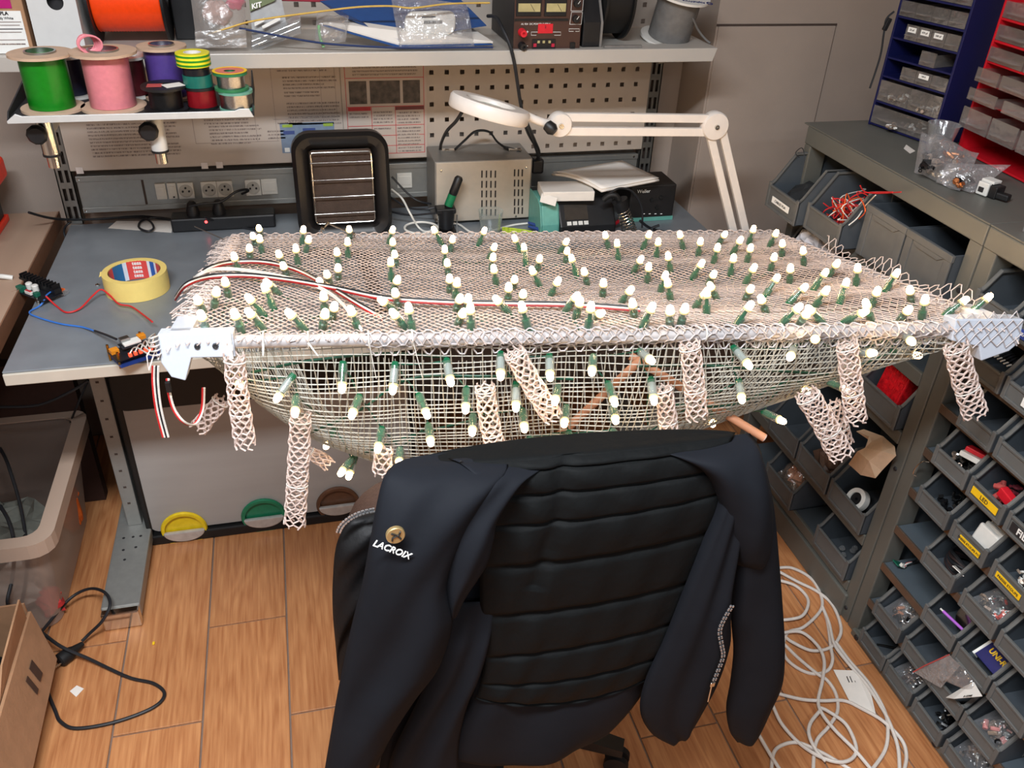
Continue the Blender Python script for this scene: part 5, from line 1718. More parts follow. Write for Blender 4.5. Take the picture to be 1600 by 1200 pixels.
for i, pts in enumerate(([at_z(1030, 352, BZ + 0.03), at_z(1018, 358, BZ + 0.02), at_z(1030, 368, BZ + 0.004), at_z(1050, 372, BZ + 0.004)], [at_z(1000, 345, BZ + 0.05), at_z(1015, 356, BZ + 0.02), at_z(1035, 362, BZ + 0.006), at_z(1046, 366, BZ + 0.004)])):
    wire('station_cable', ['thick black cable right of the spring stand', 'black cable under the control unit'][i], pts, 0.004, 'dark_wire', cat='cable')
tag(MB().tube([at_z(952, 356, BZ + 0.016), at_z(968, 345, BZ + 0.024)], [0.004, 0.006], 10).build('red_grip', mat('grip_red', (176, 26, 40), 0.4), smooth=True), 'small red tool grip before the black display', 'tool handle')

# ---- magnifier lamp
LY = 2.04
lamp_w = mat('lamp_white', (220, 212, 204), 0.35, var=0.02)
lm = thing('magnifier_lamp', 'white articulated magnifier lamp clamped at the right end of the bench', 'lamp', (at_y(1160, 372, LY).x, LY, BZ))
el, hj = at_y(1116, 196, LY), at_y(874, 194, LY)
bs_ = at_y(1158, 378, LY)
bs_ = V((bs_.x, LY, max(BZ + 0.03, bs_.z)))


def arm(a, b, nm, off):
    d = (b - a).normalized()
    n = V((-d.z, 0, d.x))
    w = 0.021
    q = MB()
    p = a + n * off
    r = b + n * off
    for s in (-1, 1):
        pass
    L_ = (r - p).length
    R_ = Matrix((d, Y3, n)).transposed()
    return MB().box((p + r) / 2, (L_, 0.014, w), R_).build(nm, lamp_w, lm, bevel=0.002)


arm(hj, el, 'upper_arm_bar', 0.018)
arm(hj, el, 'upper_arm_bar', -0.017)
arm(el, bs_, 'lower_arm_bar', 0.017)
arm(el, bs_, 'lower_arm_bar', -0.017)
for p, r_ in ((el, 0.0365), (hj, 0.030)):
    jd = MB().lathe([(0, -0.014), (r_ * 0.97, -0.014), (r_, -0.012), (r_, 0.010), (r_ * 0.92, 0.014), (r_ * 0.3, 0.016), (0, 0.016)], p, 32, Matrix.Rotation(pi / 2, 3, 'X')).build('joint_disc', lamp_w, lm, smooth=True)
    MB().lathe([(0.007, 0), (0.006, 0.004), (0.002, 0.004), (0.002, 0.001), (0, 0.001)], p + V((0, -0.016, 0)), 12, Matrix.Rotation(pi / 2, 3, 'X')).build('joint_screw', 'chrome', jd, smooth=True)
MB().cyl((bs_.x, LY, BZ), (bs_.x, LY, bs_.z + 0.01), 0.012, 16).build('base_pin', 'chrome', lm, smooth=True)
MB().box((bs_.x, LY, BZ + 0.014), (0.05, 0.05, 0.026)).build('bench_clamp', lamp_w, lm, bevel=0.004)
hc_ = at_y(766, 166, LY - 0.02)
hn = (RIGHT * (0.29 * 0.92) + UP * (0.956 * 0.92) - FWD * 0.39).normalized()
hx_ = hn.orthogonal().normalized()
Rh = Matrix((hx_, hn.cross(hx_), hn)).transposed()
hr = 0.098
MB().lathe([(hr * 0.60, -0.02), (hr * 0.97, -0.022), (hr, -0.018), (hr, 0.004), (hr * 0.96, 0.010), (hr * 0.62, 0.010), (hr * 0.59, 0.006), (hr * 0.59, -0.016)], hc_, 56, Rh, closed=True).build('lamp_head', lamp_w, lm, smooth=True)
MB().lathe([(0, 0.004), (hr * 0.3, 0.003), (hr * 0.6, -0.002), (hr * 0.6, -0.005), (0, -0.010)], hc_, 40, Rh).build('lens', film('lens_film', (120, 165, 130), 0.30, rough=0.04, bump=0.0, dif=0.45), lm, smooth=True)  # greenish reflections in the lens are painted as its tint
nk0 = hc_ + (hj - hc_).normalized() * hr * 0.97
MB().tube(cr([nk0, nk0 * 0.5 + hj * 0.5 + V((0, -0.01, -0.004)), hj], 4), [0.010] * 8 + [0.014], 12).build('neck', lamp_w, lm, smooth=True)
MB().lathe([(0.006, 0), (0.014, 0.004), (0.016, 0.02), (0.010, 0.03), (0, 0.03)], nk0 * 0.45 + hj * 0.55 + V((0.0, -0.016, -0.004)), 14, (V((0.6, -0.6, -0.5))).to_track_quat('Z', 'Y').to_matrix()).build('wing_knob', 'black_plastic', lm, smooth=True)

# ================================================================== left: wooden side desk and machine
wood = mat('desk_wood', (168, 142, 122), 0.5, var=0.08, scale=12, stretch=(1, 0.08, 1))
dk = thing('side_desk', 'pale wooden side desk left of the bench', 'desk', (-1.1, 2.1, 0))
dx1 = -0.662
MB().b2((-1.78, 1.25, 0.782), (dx1, 2.56, 0.822)).build('desk_top', wood, dk, bevel=0.003)
MB().b2((dx1, 1.25, 0.780), (dx1 + 0.003, 2.56, 0.8215)).build('edge_band', mat('desk_edge', (128, 92, 70), 0.5, var=0.08), dk)
for (x, y) in ((-1.7, 1.3), (-1.7, 2.48), (-0.98, 2.48), (-0.98, 1.3)):
    MB().b2((x - 0.025, y - 0.025, 0), (x + 0.025, y + 0.025, 0.78)).build('desk_leg', 'bench_leg', dk, bevel=0.003)
mc = thing('machine', 'black boxed machine with bright orange covers at the left edge', 'machine', (-0.85, 2.3, 0.822))
mx = at_y(8, 330, 2.5).x
MB().b2((mx - 0.3, 2.22, 0.8225), (mx - 0.004, 2.5, 1.05)).build('case', 'black_plastic', mc, bevel=0.006)
orange = mat('machine_orange', (240, 52, 22), 0.4)
ot = at_y(7, 262, 2.5)
MB().b2((mx - 0.3, 2.205, ot.z - 0.03), (ot.x, 2.52, ot.z + 0.03)).build('top_cover', orange, mc, bevel=0.012, seg=3)
ob = at_y(16, 350, 2.22)
MB().b2((mx - 0.3, 2.21, 0.8225), (mx + 0.003, 2.51, 0.84)).build('bottom_cover', orange, mc, bevel=0.003)

# ================================================================== under the bench
# grey fronted container with coloured finger pulls
cy = 2.03
cx0 = at_y(232, 850, cy).x + 0.004
cz1 = 0.59
cb_ = thing('steel_front_container', 'low grey metal fronted container with black edging and coloured round pulls', 'container', (-0.1, 2.2, 0))
cw = 0.78
edge_m = mat('edging_black', (16, 16, 17), 0.5, var=0.15)
steel_m = mat('brushed_front', (160, 156, 152), 0.42, 0.1, var=0.06, scale=20, stretch=(0.1, 1, 1), bump=0.05)
MB().b2((cx0 + 0.004, cy + 0.012, 0.012), (cx0 + cw - 0.004, cy + 0.38, cz1 - 0.006)).build('body', edge_m, cb_, bevel=0.01)
cen_ = V((cx0 + cw / 2, cy, cz1 / 2))
MB().prism(rrect(cw - 0.02, cz1 - 0.14, 0.03, 5), cen_ + V((0, 0.002, -0.03)), X3, Z3, Y3, 0.012).build('front_panel', steel_m, cb_)
fr_ = MB()
fr_.prism(rrect(cw, 0.125, 0.03, 5), V((cx0 + cw / 2, cy - 0.004, cz1 - 0.0625)), X3, Z3, Y3, 0.02)
fr_.build('top_edging', edge_m, cb_, bevel=0.004)
MB().prism(rrect(cw, 0.032, 0.012, 4), V((cx0 + cw / 2, cy - 0.012, 0.017)), X3, Z3, Y3, 0.03).build('bottom_edging', edge_m, cb_, bevel=0.004)
for s in (0, 1):
    MB().b2((cx0 + s * (cw - 0.016), cy - 0.003, 0.02), (cx0 + s * (cw - 0.016) + 0.016, cy + 0.02, cz1 - 0.05)).build('side_edging', edge_m, cb_, bevel=0.004)
for (px, py, c_, nm) in ((288, 818, (222, 190, 30), 'yellow_pull'), (412, 797, (28, 112, 78), 'green_pull'), (528, 778, (92, 62, 44), 'brown_pull')):
    p = at_y(px, py + 8, cy - 0.002)
    m_ = mat(nm + '_plastic', c_, 0.4)
    pl_ = MB().lathe([(0.052, 0.0), (0.061, 0.0), (0.064, 0.006), (0.061, 0.012), (0.053, 0.012), (0.052, 0.004)], (p.x, cy + 0.002, p.z), 36, Matrix.Rotation(pi / 2, 3, 'X'), closed=True).build(nm, m_, cb_, smooth=True)
    MB().lathe([(0.052, 0.0), (0.052, 0.001), (0, 0.001)], (p.x, cy + 0.002, p.z), 30, Matrix.Rotation(pi / 2, 3, 'X')).build('pull_dish', m_, pl_)
    hp = [(0.057 * cos(t), 0.036 * sin(t)) for t in [pi + pi * k / 14 for k in range(15)]]
    MB().prism(hp, (p.x, cy - 0.016, p.z - 0.002), X3, Z3, Y3, 0.012).build('metal_cup', mat('cup_steel', (196, 194, 190), 0.35, 0.5), pl_, bevel=0.003, seg=2)

# clear plastic storage tub
tx = thing('plastic_tub', 'translucent plastic storage tub with a wide rim on the floor', 'storage tub', (-0.85, 2.0, 0))
tub_m = film('tub_plastic', (186, 168, 156), 0.36, rough=0.3, bump=0.1, dif=0.85)
ux0, ux1, uy0, uy1, uz1 = -1.12, -0.665, 1.72, 2.24, 0.33


def tubring(k, z):
    i = 0.035 * (1 - k)
    return [V((p[0] + (ux0 + ux1) / 2, p[1] + (uy0 + uy1) / 2, z)) for p in rrect(ux1 - ux0 - 2 * i, uy1 - uy0 - 2 * i, 0.04, 4)]


b = MB()
secs = [tubring(0.0, 0.004), tubring(0.3, 0.1), tubring(0.75, 0.24), tubring(1.0, uz1)]
n = len(secs[0])
for s_ in secs:
    b.v += s_
for i in range(3):
    for j in range(n):
        b.f.append((i * n + j, i * n + (j + 1) % n, (i + 1) * n + (j + 1) % n, (i + 1) * n + j))
b.f.append(tuple(range(n)))
b.build('tub_wall', tub_m, tx, smooth=True)
rim_m = film('tub_rim', (192, 168, 150), 0.72, rough=0.35, bump=0.05, dif=1.0)
o_, i_ = [V((p[0] + (ux0 + ux1) / 2, p[1] + (uy0 + uy1) / 2, 0)) for p in rrect(ux1 - ux0 + 0.05, uy1 - uy0 + 0.05, 0.05, 4)], [V((p[0] + (ux0 + ux1) / 2, p[1] + (uy0 + uy1) / 2, 0)) for p in rrect(ux1 - ux0 - 0.02, uy1 - uy0 - 0.02, 0.035, 4)]
b = MB()
for ring, z in ((i_, uz1 + 0.004), (o_, uz1 + 0.004), (o_, uz1 - 0.035)):
    b.v += [p + Z3 * z for p in ring]
n = len(o_)
for i in range(2):
    for j in range(n):
        b.f.append((i * n + j, i * n + (j + 1) % n, (i + 1) * n + (j + 1) % n, (i + 1) * n + j))
b.build('rim', rim_m, tx, solid=0.003)
for (nm, lab, c, r_, col_, sq) in (('foam_wrap', 'grey foam wrap inside the plastic tub', (-0.86, 1.95, 0.17), 0.09, (110, 112, 104), (1.4, 1.4, 0.6)), ('white_bag', 'white plastic bag bulging inside the tub', (-0.86, 1.83, 0.085), 0.08, (190, 176, 164), (1.4, 1.0, 1.0)), ('red_bag', 'red packet at the bottom of the tub', (-0.72, 1.80, 0.05), 0.032, (190, 50, 50), (1.0, 1.0, 1.3)), ('orange_cloth', 'orange cloth at the back of the tub', (-0.715, 2.1, 0.12), 0.035, (216, 100, 30), (0.9, 1.0, 2.4))):
    tt = thing(nm, lab, 'packet', (c[0], c[1], c[2] - r_ * sq[2]))
    crumple(tt, 'folds', V(c), r_, mat(nm + '_m', col_, 0.7, bump=0.3, bscale=40), len(nm), sq, 10)
    tt.name = nm
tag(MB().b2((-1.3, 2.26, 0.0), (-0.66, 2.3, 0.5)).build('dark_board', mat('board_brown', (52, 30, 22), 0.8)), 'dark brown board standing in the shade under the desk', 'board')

# cardboard carton, open, at the bottom left
cm = MATS['cardboard']
kc = thing('cardboard_carton', 'open cardboard carton with torn flaps in the lower left corner', 'box', (-0.75, 1.4, 0))
# near right wall as a leaning panel: traced at its real place (x about -0.62)
A0, A1 = at_x(44, 938, -0.66), at_x(86, 1150, -0.62)
kx0, kx1, ky0, ky1, kz = -1.12, -0.70, 1.02, 1.62, 0.23
MB().b2((kx1 - 0.005, ky0, 0.0), (kx1, ky1, kz - 0.03)).build('right_wall', cm, kc)
MB().b2((kx0, ky1 - 0.005, 0.0), (kx1 - 0.005, ky1, kz)).build('back_wall', cm, kc)
MB().b2((kx0, ky0, 0.0), (kx0 + 0.005, ky1, kz)).build('left_wall', cm, kc)
MB().b2((kx0, ky0, 0.0), (kx1, ky0 + 0.005, kz)).build('front_wall', cm, kc)
MB().b2((kx0, ky0, 0.0), (kx1, ky1, 0.004)).build('base', cm, kc)
flp = MB().add([V((kx1, ky0, kz - 0.03)), V((kx1, ky1, kz - 0.03)), V((kx1 + 0.03, ky1 - 0.03, 0.06)), V((kx1 + 0.035, ky0, 0.05))], [(0, 1, 2, 3)])
flp.build('side_flap', cm, kc, solid=0.004)
MB().add([V((kx1 - 0.01, 1.35, kz - 0.04)), V((kx1 - 0.005, 1.60, kz - 0.03)), V((kx1 + 0.004, 1.58, kz + 0.05)), V((kx1 - 0.004, 1.42, kz + 0.02))], [(0, 1, 2, 3)]).build('torn_edge', cm, kc, solid=0.004)
pm_ = mat('carton_print', (70, 50, 40), 0.8)
for k, (yy, ln) in enumerate(((1.50, 0.05), (1.46, 0.03), (1.2, 0.07), (1.14, 0.05))):
    c_ = V((kx1 + 0.0155, yy, 0.13))
    MB().box(c_ + V((0.004, 0, 0.0)), (0.001, ln * 0.5, 0.05), Matrix.Rotation(-0.22, 3, 'Y')).build('printed_mark', pm_, kc)
crumple(kc, 'interior_shade', (-0.88, 1.36, 0.15), 0.13, mat('carton_shade', (13, 11, 11), 0.8), 3, (1.3, 1.6, 0.8))  # near-black lump added to paint the shade inside the carton
tag(MB().box((-0.83, 1.0, 0.25), (0.28, 0.2, 0.012), Matrix.Rotation(0.5, 3, 'Z') @ Matrix.Rotation(0.12, 3, 'X')).build('pale_board', mat('pale_board', (206, 186, 160), 0.6), bevel=0.003), 'pale board corner lying on the carton at the bottom left', 'board')

# floor cable with plug
fz = 0.006
wire('floor_cable', 'black mains cable looping over the floor by the carton', [at_z(0, 700, 0.36), at_z(14, 730, 0.33), at_z(34, 800, 0.24), at_z(43, 880, 0.15), at_z(32, 955, 0.10), at_z(35, 975, 0.085), at_z(60, 985, 0.06), at_z(95, 1010, 0.05), at_z(140, 1030, 0.02), at_z(200, 1058, fz), at_z(240, 1068, fz), at_z(257, 1085, fz), at_z(238, 1106, fz), at_z(180, 1128, fz), at_z(120, 1138, fz), at_z(95, 1128, fz), at_z(86, 1110, fz), at_z(72, 1075, 0.02)], 0.0042, 'dark_wire', cat='cable')
wire('plug_lead', 'black plug lead curling beside the bench foot', [at_z(48, 1010, 0.04), at_z(75, 975, 0.03), at_z(110, 935, 0.04), at_z(140, 920, 0.06), at_z(164, 926, 0.085), at_z(172, 945, 0.085), at_z(160, 970, 0.06), at_z(140, 990, 0.03), at_z(128, 1002, 0.02)], 0.004, 'dark_wire', cat='cable')
pg = at_z(110, 1020, 0.018)
pq = thing('floor_plug', 'black mains plug lying on the wooden floor', 'plug', (pg.x, pg.y, 0))
d_ = (at_z(130, 1000, 0.018) - at_z(95, 1026, 0.018)).normalized()
MB().tube([pg - d_ * 0.032, pg - d_ * 0.028, pg - d_ * 0.004, pg + d_ * 0.012, pg + d_ * 0.035], [0.014, 0.018, 0.018, 0.011, 0.006], 16).build('plug_body', 'black_rubber', pq, smooth=True)
for s in (-1, 1):
    sd_ = V((-d_.y, d_.x, 0)) * 0.009 * s
    MB().cyl(pg - d_ * 0.032 + sd_, pg - d_ * 0.05 + sd_, 0.0024, 8).build('pin', 'chrome', pq)
wire('second_cable', 'second black cable hanging down over the tub rim', [at_z(0, 790, 0.34), at_z(14, 815, 0.32), at_z(22, 850, 0.28), at_z(20, 900, 0.2), at_z(12, 940, 0.16), at_z(20, 965, 0.1)], 0.0045, 'dark_wire', cat='cable')
wire('under_cable', 'black cable sagging under the bench top', [at_y(0, 636, 2.1), at_y(60, 633, 2.1), at_y(110, 612, 2.1), at_y(138, 594, 2.1)], 0.004, 'dark_wire', cat='cable')
wire('under_cable_thin', 'thin black cable going down behind the tub', [at_y(136, 598, 2.2), at_y(118, 640, 2.2), at_y(108, 665, 2.25)], 0.003, 'dark_wire', cat='cable')
pp = [at_z(109, 1080, 0.001), at_z(120, 1071, 0.001), at_z(131, 1076, 0.001), at_z(119, 1089, 0.001)]
tag(MB().add(pp, [(0, 1, 2, 3)]).build('paper_scrap', 'paper', solid=0.0006), 'tiny white paper scrap on the floor by the cable', 'paper')
p = at_z(240, 1005, 0.003)
tag(MB().box(p, (0.006, 0.009, 0.004)).build('yellow_bit', 'yellow_label', bevel=0.001), 'tiny yellow plastic bit on the wooden floor', 'scrap')

# ================================================================== the light net: tube frame, nets, sleeves
FBL, FBR = V((-0.161, 2.155, 0.874)), V((1.245, 1.942, 0.884))
FFL, FFR = V((-0.206, 1.320, 1.047)), V((1.201, 1.107, 1.057))
FEX = (FFR - FFL).normalized()
FEY = (FBL - FFL).normalized()
FEZ = FEX.cross(FEY).normalized()
FRN = V((-FEX.y, FEX.x, 0)).normalized()      # horizontal, away from the camera
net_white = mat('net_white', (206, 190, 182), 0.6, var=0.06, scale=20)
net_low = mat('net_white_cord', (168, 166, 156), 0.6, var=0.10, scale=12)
tube_m = mat('frame_tube', (176, 172, 172), 0.4, 0.1, var=0.05)
wrap_m = mat('net_wrap', (186, 180, 180), 0.55, var=0.05)
print_w = mat('printed_white', (190, 197, 208), 0.5, var=0.02, scale=200, bump=0.05)
nf = thing('net_frame', 'large tube frame covered with white net and hanging mesh pouch', 'net frame', (0.5, 1.6, 0.82))


class Strands(MB):
    def seg(s, pts, r, n=3):
        return s.tube(pts, r, n, caps=False)


def top_pt(u, v):
    p = (FFL * (1 - u) + FFR * u) * (1 - v) + (FBL * (1 - u) + FBR * u) * v
    uu, vv = min(1, max(0, u)), min(1, max(0, v))
    s = 0.024 * sin(pi * uu) * sin(pi * vv) + 0.004 * sin(9 * u + 5 * v) * sin(pi * uu)
    over = max(0, -u) + max(0, u - 1) + max(0, -v) + max(0, v - 1)
    return p - V((0, 0, s)) + FEZ * (0.010 - over * over * 60 * 0.2)


for a, b, nm in ((FFL, FFR, 'front_tube'), (FBL, FBR, 'back_tube'), (FFL, FBL, 'left_tube'), (FFR, FBR, 'right_tube')):
    MB().tube([a, (a * 0.5 + b * 0.5) - V((0, 0, 0.003 if nm == 'front_tube' else 0)), b], 0.0112, 14).build(nm, tube_m, nf, smooth=True)


def jit(i, j, k=0):
    h = sin(i * 127.1 + j * 311.7 + k * 74.7) * 43758.5453
    return (h - math.floor(h)) - 0.5


# ---- top net: zigzag cords that meet their neighbours
b = Strands()
DU, DV = 0.0155, 0.0130
nu, nv = int(1.42 / (DU / 2)), int(0.853 / DV)
rng = random.Random(11)
for j in range(-1, nv + 2):
    i0 = -4 - rng.randrange(4)
    i1 = nu + 3 + rng.randrange(4)
    pts = []
    for i in range(i0, i1):
        ph = 0.5 if (i + j) % 2 == 0 else -0.5
        nj = j + (1 if ph > 0 else 0)
        u = (i + 0.35 * jit(i, nj)) * DU / 2 / 1.42
        v = (j + ph + 0.5 + 0.22 * jit(i, nj, 1)) * DV / 0.853 - 0.01
        u += 0.006 * sin(v * 11) + 0.004 * sin(v * 23 + u * 9)
        v += 0.010 * sin(u * 13) * sin(pi * min(1, max(0, u)))
        pts.append(top_pt(u, v))
    b.seg(pts, 0.00135)
o = b.build('top_net', net_white, nf, fixn=False)
o['kind'] = 'stuff'


# ---- lower pouch
def depth_u(u):
    K = [(0, 0.015), (0.05, 0.15), (0.12, 0.29), (0.25, 0.42), (0.45, 0.44), (0.6, 0.36), (0.75, 0.24), (0.88, 0.12), (0.95, 0.07), (1, 0.02)]
    for (a0, d0), (a1, d1) in zip(K[:-1], K[1:]):
        if a0 <= u <= a1:
            t = (u - a0) / (a1 - a0)
            return d0 + (d1 - d0) * t
    return 0.01


def pouch_pt(u, v):
    """v 0 at the front tube, 1 at the lowest line, beyond 1 rising to the bench edge"""
    f = FFL * (1 - u) + FFR * u
    D = (depth_u(max(0, min(1, u - 0.02))) + depth_u(max(0, min(1, u))) + depth_u(max(0, min(1, u + 0.02)))) / 3
    bk = 0.05 + 0.38 * D
    a = min(v, 1) * pi / 2
    d = D * sin(a)
    w = bk * (1 - cos(a))
    if v > 1:
        w = bk + (v - 1) * bk * 1.2
        d = D - (v - 1) ** 2 * D * 0.6
    wob = 0.006 * sin(17 * u + 3 * v) * sin(pi * min(1, v)) + 0.004 * sin(31 * u) * sin(5 * v)
    return f + V((0, 0, -0.006 - d)) + FRN * (w + wob)


b = Strands()
cell = 0.0145
ncol = int(1.40 / cell)
for i in range(ncol + 1):
    u = 0.004 + (i + 0.25 * jit(i, 5)) / ncol * 0.992
    D = depth_u(min(1, u))
    n = max(4, int(D * 2.2 / 0.012))
    pts = []
    for k in range(n + 1):
        v = 1.75 * k / n
        pts.append(pouch_pt(u + 0.006 * sin(v * 4 + i * 0.4) + 0.004 * sin(i * 0.23) * v, v))
    b.seg(pts, 0.00125)
lev = 0.0
k = 0
while k < 46:
    pts = []
    segs_ = []
    for i in range(ncol * 1 + 1):
        u = 0.004 + i / ncol * 0.992
        D = depth_u(min(1, u))
        L = max(0.02, D * 1.65)           # arc length of the visible quarter
        v = (k + 0.3 * sin(i * 0.17 + k)) * cell / L
        if v <= 1.75:
            pts.append(pouch_pt(u, v))
        else:
            if len(pts) > 2:
                segs_.append(pts)
            pts = []
    if len(pts) > 2:
        segs_.append(pts)
    for s_ in segs_:
        b.seg(s_, 0.00125)
    k += 1
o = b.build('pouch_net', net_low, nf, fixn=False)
o['kind'] = 'stuff'
# hem cord along the lowest edge of the pouch, at both ends
for (ua, ub) in ((0.0, 0.30), (0.62, 1.0)):
    MB().tube([pouch_pt(ua + (ub - ua) * k / 30, 1.0) for k in range(31)], 0.0028, 6).build('hem_cord', mat('hem_grey', (150, 158, 156), 0.6), nf, smooth=True)


# ---- hexagonal mesh strip wrapped round the tubes
def wrap(a, b_, r, nc, dl, rs, nm, m_, skirt=0, ref=None):
    d = (b_ - a)
    L = d.length
    d.normalize()
    e1 = (ref - d * ref.dot(d)).normalized()
    e2 = d.cross(e1)
    S_ = Strands()
    n = int(L / (dl / 2))
    for k in range(nc + skirt):
        pts = []
        for i in range(n + 1):
            ph = 0.5 if (i + 2 * k) % 4 < 2 else -0.5
            node = k + (1 if ph > 0 else 0)
            s = (k + ph + 0.25 * jit(i, node, 3))
            t = (i + 0.5 * jit(i, node, 4)) * dl / 2
            t = min(max(t, 0), L)
            c = a + d * t
            an = 2 * pi * s / nc * (0.5 if skirt else 1)
            if skirt and s > nc:
                p = c - e1 * r - Z3 * ((s - nc) * 0.012) + e2 * 0.0
            else:
                p = c + e1 * (r * cos(an)) + e2 * (r * sin(an))
            pts.append(p)
        S_.seg(pts, rs, 4)
    o = S_.build(nm, m_, nf, fixn=False)
    o['kind'] = 'stuff'


# front: from the top of the tube over its camera side, hanging a little below
wrap(FFL + FEX * 0.30, FFR - FEX * 0.01, 0.0135, 4, 0.0145, 0.0017, 'front_mesh_wrap', wrap_m, skirt=2, ref=Z3)
wrap(FFL + FEX * 0.09, FFL + FEX * 0.30, 0.0132, 3, 0.0145, 0.0015, 'front_mesh_wrap', wrap_m, ref=Z3)
wrap(FBL, FBR, 0.0150, 8, 0.014, 0.0016, 'back_mesh_wrap', net_white, ref=Z3)
wrap(FFR, FBR, 0.0150, 8, 0.016, 0.0016, 'right_mesh_wrap', net_white, ref=Z3)
wrap(FFL + FEY * 0.10, FBL, 0.0150, 8, 0.016, 0.0016, 'left_mesh_wrap', net_white, ref=Z3)

# loose standing edges of the net on the right, left and over the corner bracket
S_ = Strands()
for k in range(3):
    pts = []
    for i in range(70):
        ph = 0.5 if (i + 2 * k) % 4 < 2 else -0.5
        node = k + (1 if ph > 0 else 0)
        t = 0.08 + 0.66 * i / 70
        p = FFR * (1 - t) + FBR * t
        hgt = 0.010 + (k + ph) * 0.011 * (0.8 + 0.5 * sin(i * 0.21))
        pts.append(p + FEX * (0.012 + 0.006 * (k + ph)) + FEZ * hgt + FEX * (0.004 * jit(i, node)))
    S_.seg(pts, 0.0013, 4)
S_.build('loose_net_edge', net_white, nf, fixn=False)['kind'] = 'stuff'
S_ = Strands()
for k in range(26):
    t = 0.06 + 0.9 * k / 26
    p = FFL * (1 - t) + FBL * t + FEZ * 0.012
    q = p - FEX * (0.022 + 0.016 * abs(jit(k, 1))) + FEZ * (0.016 * jit(k, 2)) + FEY * 0.012 * jit(k, 3)
    S_.seg([p + FEX * 0.02, p, q], 0.0013, 4)
    S_.seg([p + FEY * 0.012, q * 0.5 + p * 0.5], 0.0012, 4)
S_.build('frayed_net_edge', net_white, nf, fixn=False)['kind'] = 'stuff'


# ---- printed corner brackets
def bracket(c, ex, name):
    """L bracket at corner c; ex points along the front tube towards the middle"""
    fo_ = c - FEY * 0.016
    poly = [(-0.035, 0.020), (0.085, 0.020), (0.085, -0.022), (0.014, -0.022), (0.0, -0.062), (-0.022, -0.055), (-0.035, -0.03)] if name == 'l' else [(-0.045, 0.020), (0.085, 0.022), (0.085, -0.018), (0.03, -0.030), (0.02, -0.058), (-0.03, -0.04), (-0.045, -0.025)]
    bk = MB().prism(poly, fo_, ex, FEZ, FEY, 0.034).build('corner_bracket', print_w, nf, bevel=0.002)
    MB().prism([(-0.020, 0), (0.016, 0), (0.016, 0.09), (-0.020, 0.09)], c - FEZ * 0.018, ex, FEY, FEZ, 0.038).build('bracket_arm', print_w, bk, bevel=0.002)
    if name == 'l':
        for dx in (0.026, 0.055):
            MB().lathe([(0.0055, 0), (0.0045, 0.003), (0.002, 0.003), (0.002, 0.001), (0, 0.001)], fo_ + ex * dx - FEZ * 0.002, 12, (-FEY).to_track_quat('Z', 'Y').to_matrix()).build('bracket_screw', mat('screw_grey', (110, 110, 112), 0.3, 0.9), bk, smooth=True)
        MB().prism([(0, 0), (0.010, 0), (0.010, -0.046), (0, -0.046)], fo_ + ex * 0.072 + FEZ * 0.022 - FEY * 0.004, ex, FEZ, FEY, 0.004).build('bracket_tie', 'white_plastic', bk)
    return bk


bracket(FFL, FEX, 'l')
bracket(FFR, -FEX, 'r')
# loose hexagon mesh over the right bracket
S_ = Strands()
for k in range(5):
    pts = []
    for i in range(13):
        ph = 0.5 if (i + k) % 2 == 0 else -0.5
        node = k + (1 if ph > 0 else 0)
        p = FFR - FEX * 0.085 + FEX * (i * 0.0105 + 0.004 * jit(i, node)) - FEY * (0.019 if k > 0 else 0.010) + FEZ * (0.026 - (k + ph) * 0.0125 + 0.003 * jit(i, node, 2))
        pts.append(p)
    S_.seg(pts, 0.0013, 4)
S_.build('bracket_mesh', wrap_m, nf, fixn=False)['kind'] = 'stuff'

# ---- cable ties round the front tube
for (x, tx, ty) in ((346, 346, 546), (363, 363, 548), (412, 411, 556), (482, 497, 556), (576, 588, 592), (644, 660, 590), (1098, 1100, 545), (1216, 1218, 540), (1392, 1394, 538)):
    p = at_pl(x, 531, FFL, FRN)
    t_ = (p - FFL).dot(FEX)
    c = FFL + FEX * t_
    tie = MB().tube([c + FEZ * (0.0145 * cos(a)) + FEY * (0.0145 * sin(a)) for a in [2 * pi * k / 14 for k in range(14)]], 0.0016, 6, closed=True).build('cable_tie', 'white_plastic', nf, smooth=True)
    if ty > 546:
        e = at_pl(tx, ty, FFL - FRN * 0.03, FRN)
        MB().tube([c - FEY * 0.0145, e], [0.0020, 0.0012], 6, flat=0.5).build('tie_tail', 'white_plastic', tie)

# ---- mesh sleeves
sleeve_m = mat('sleeve_mesh', (214, 196, 188), 0.6, var=0.05, scale=25)


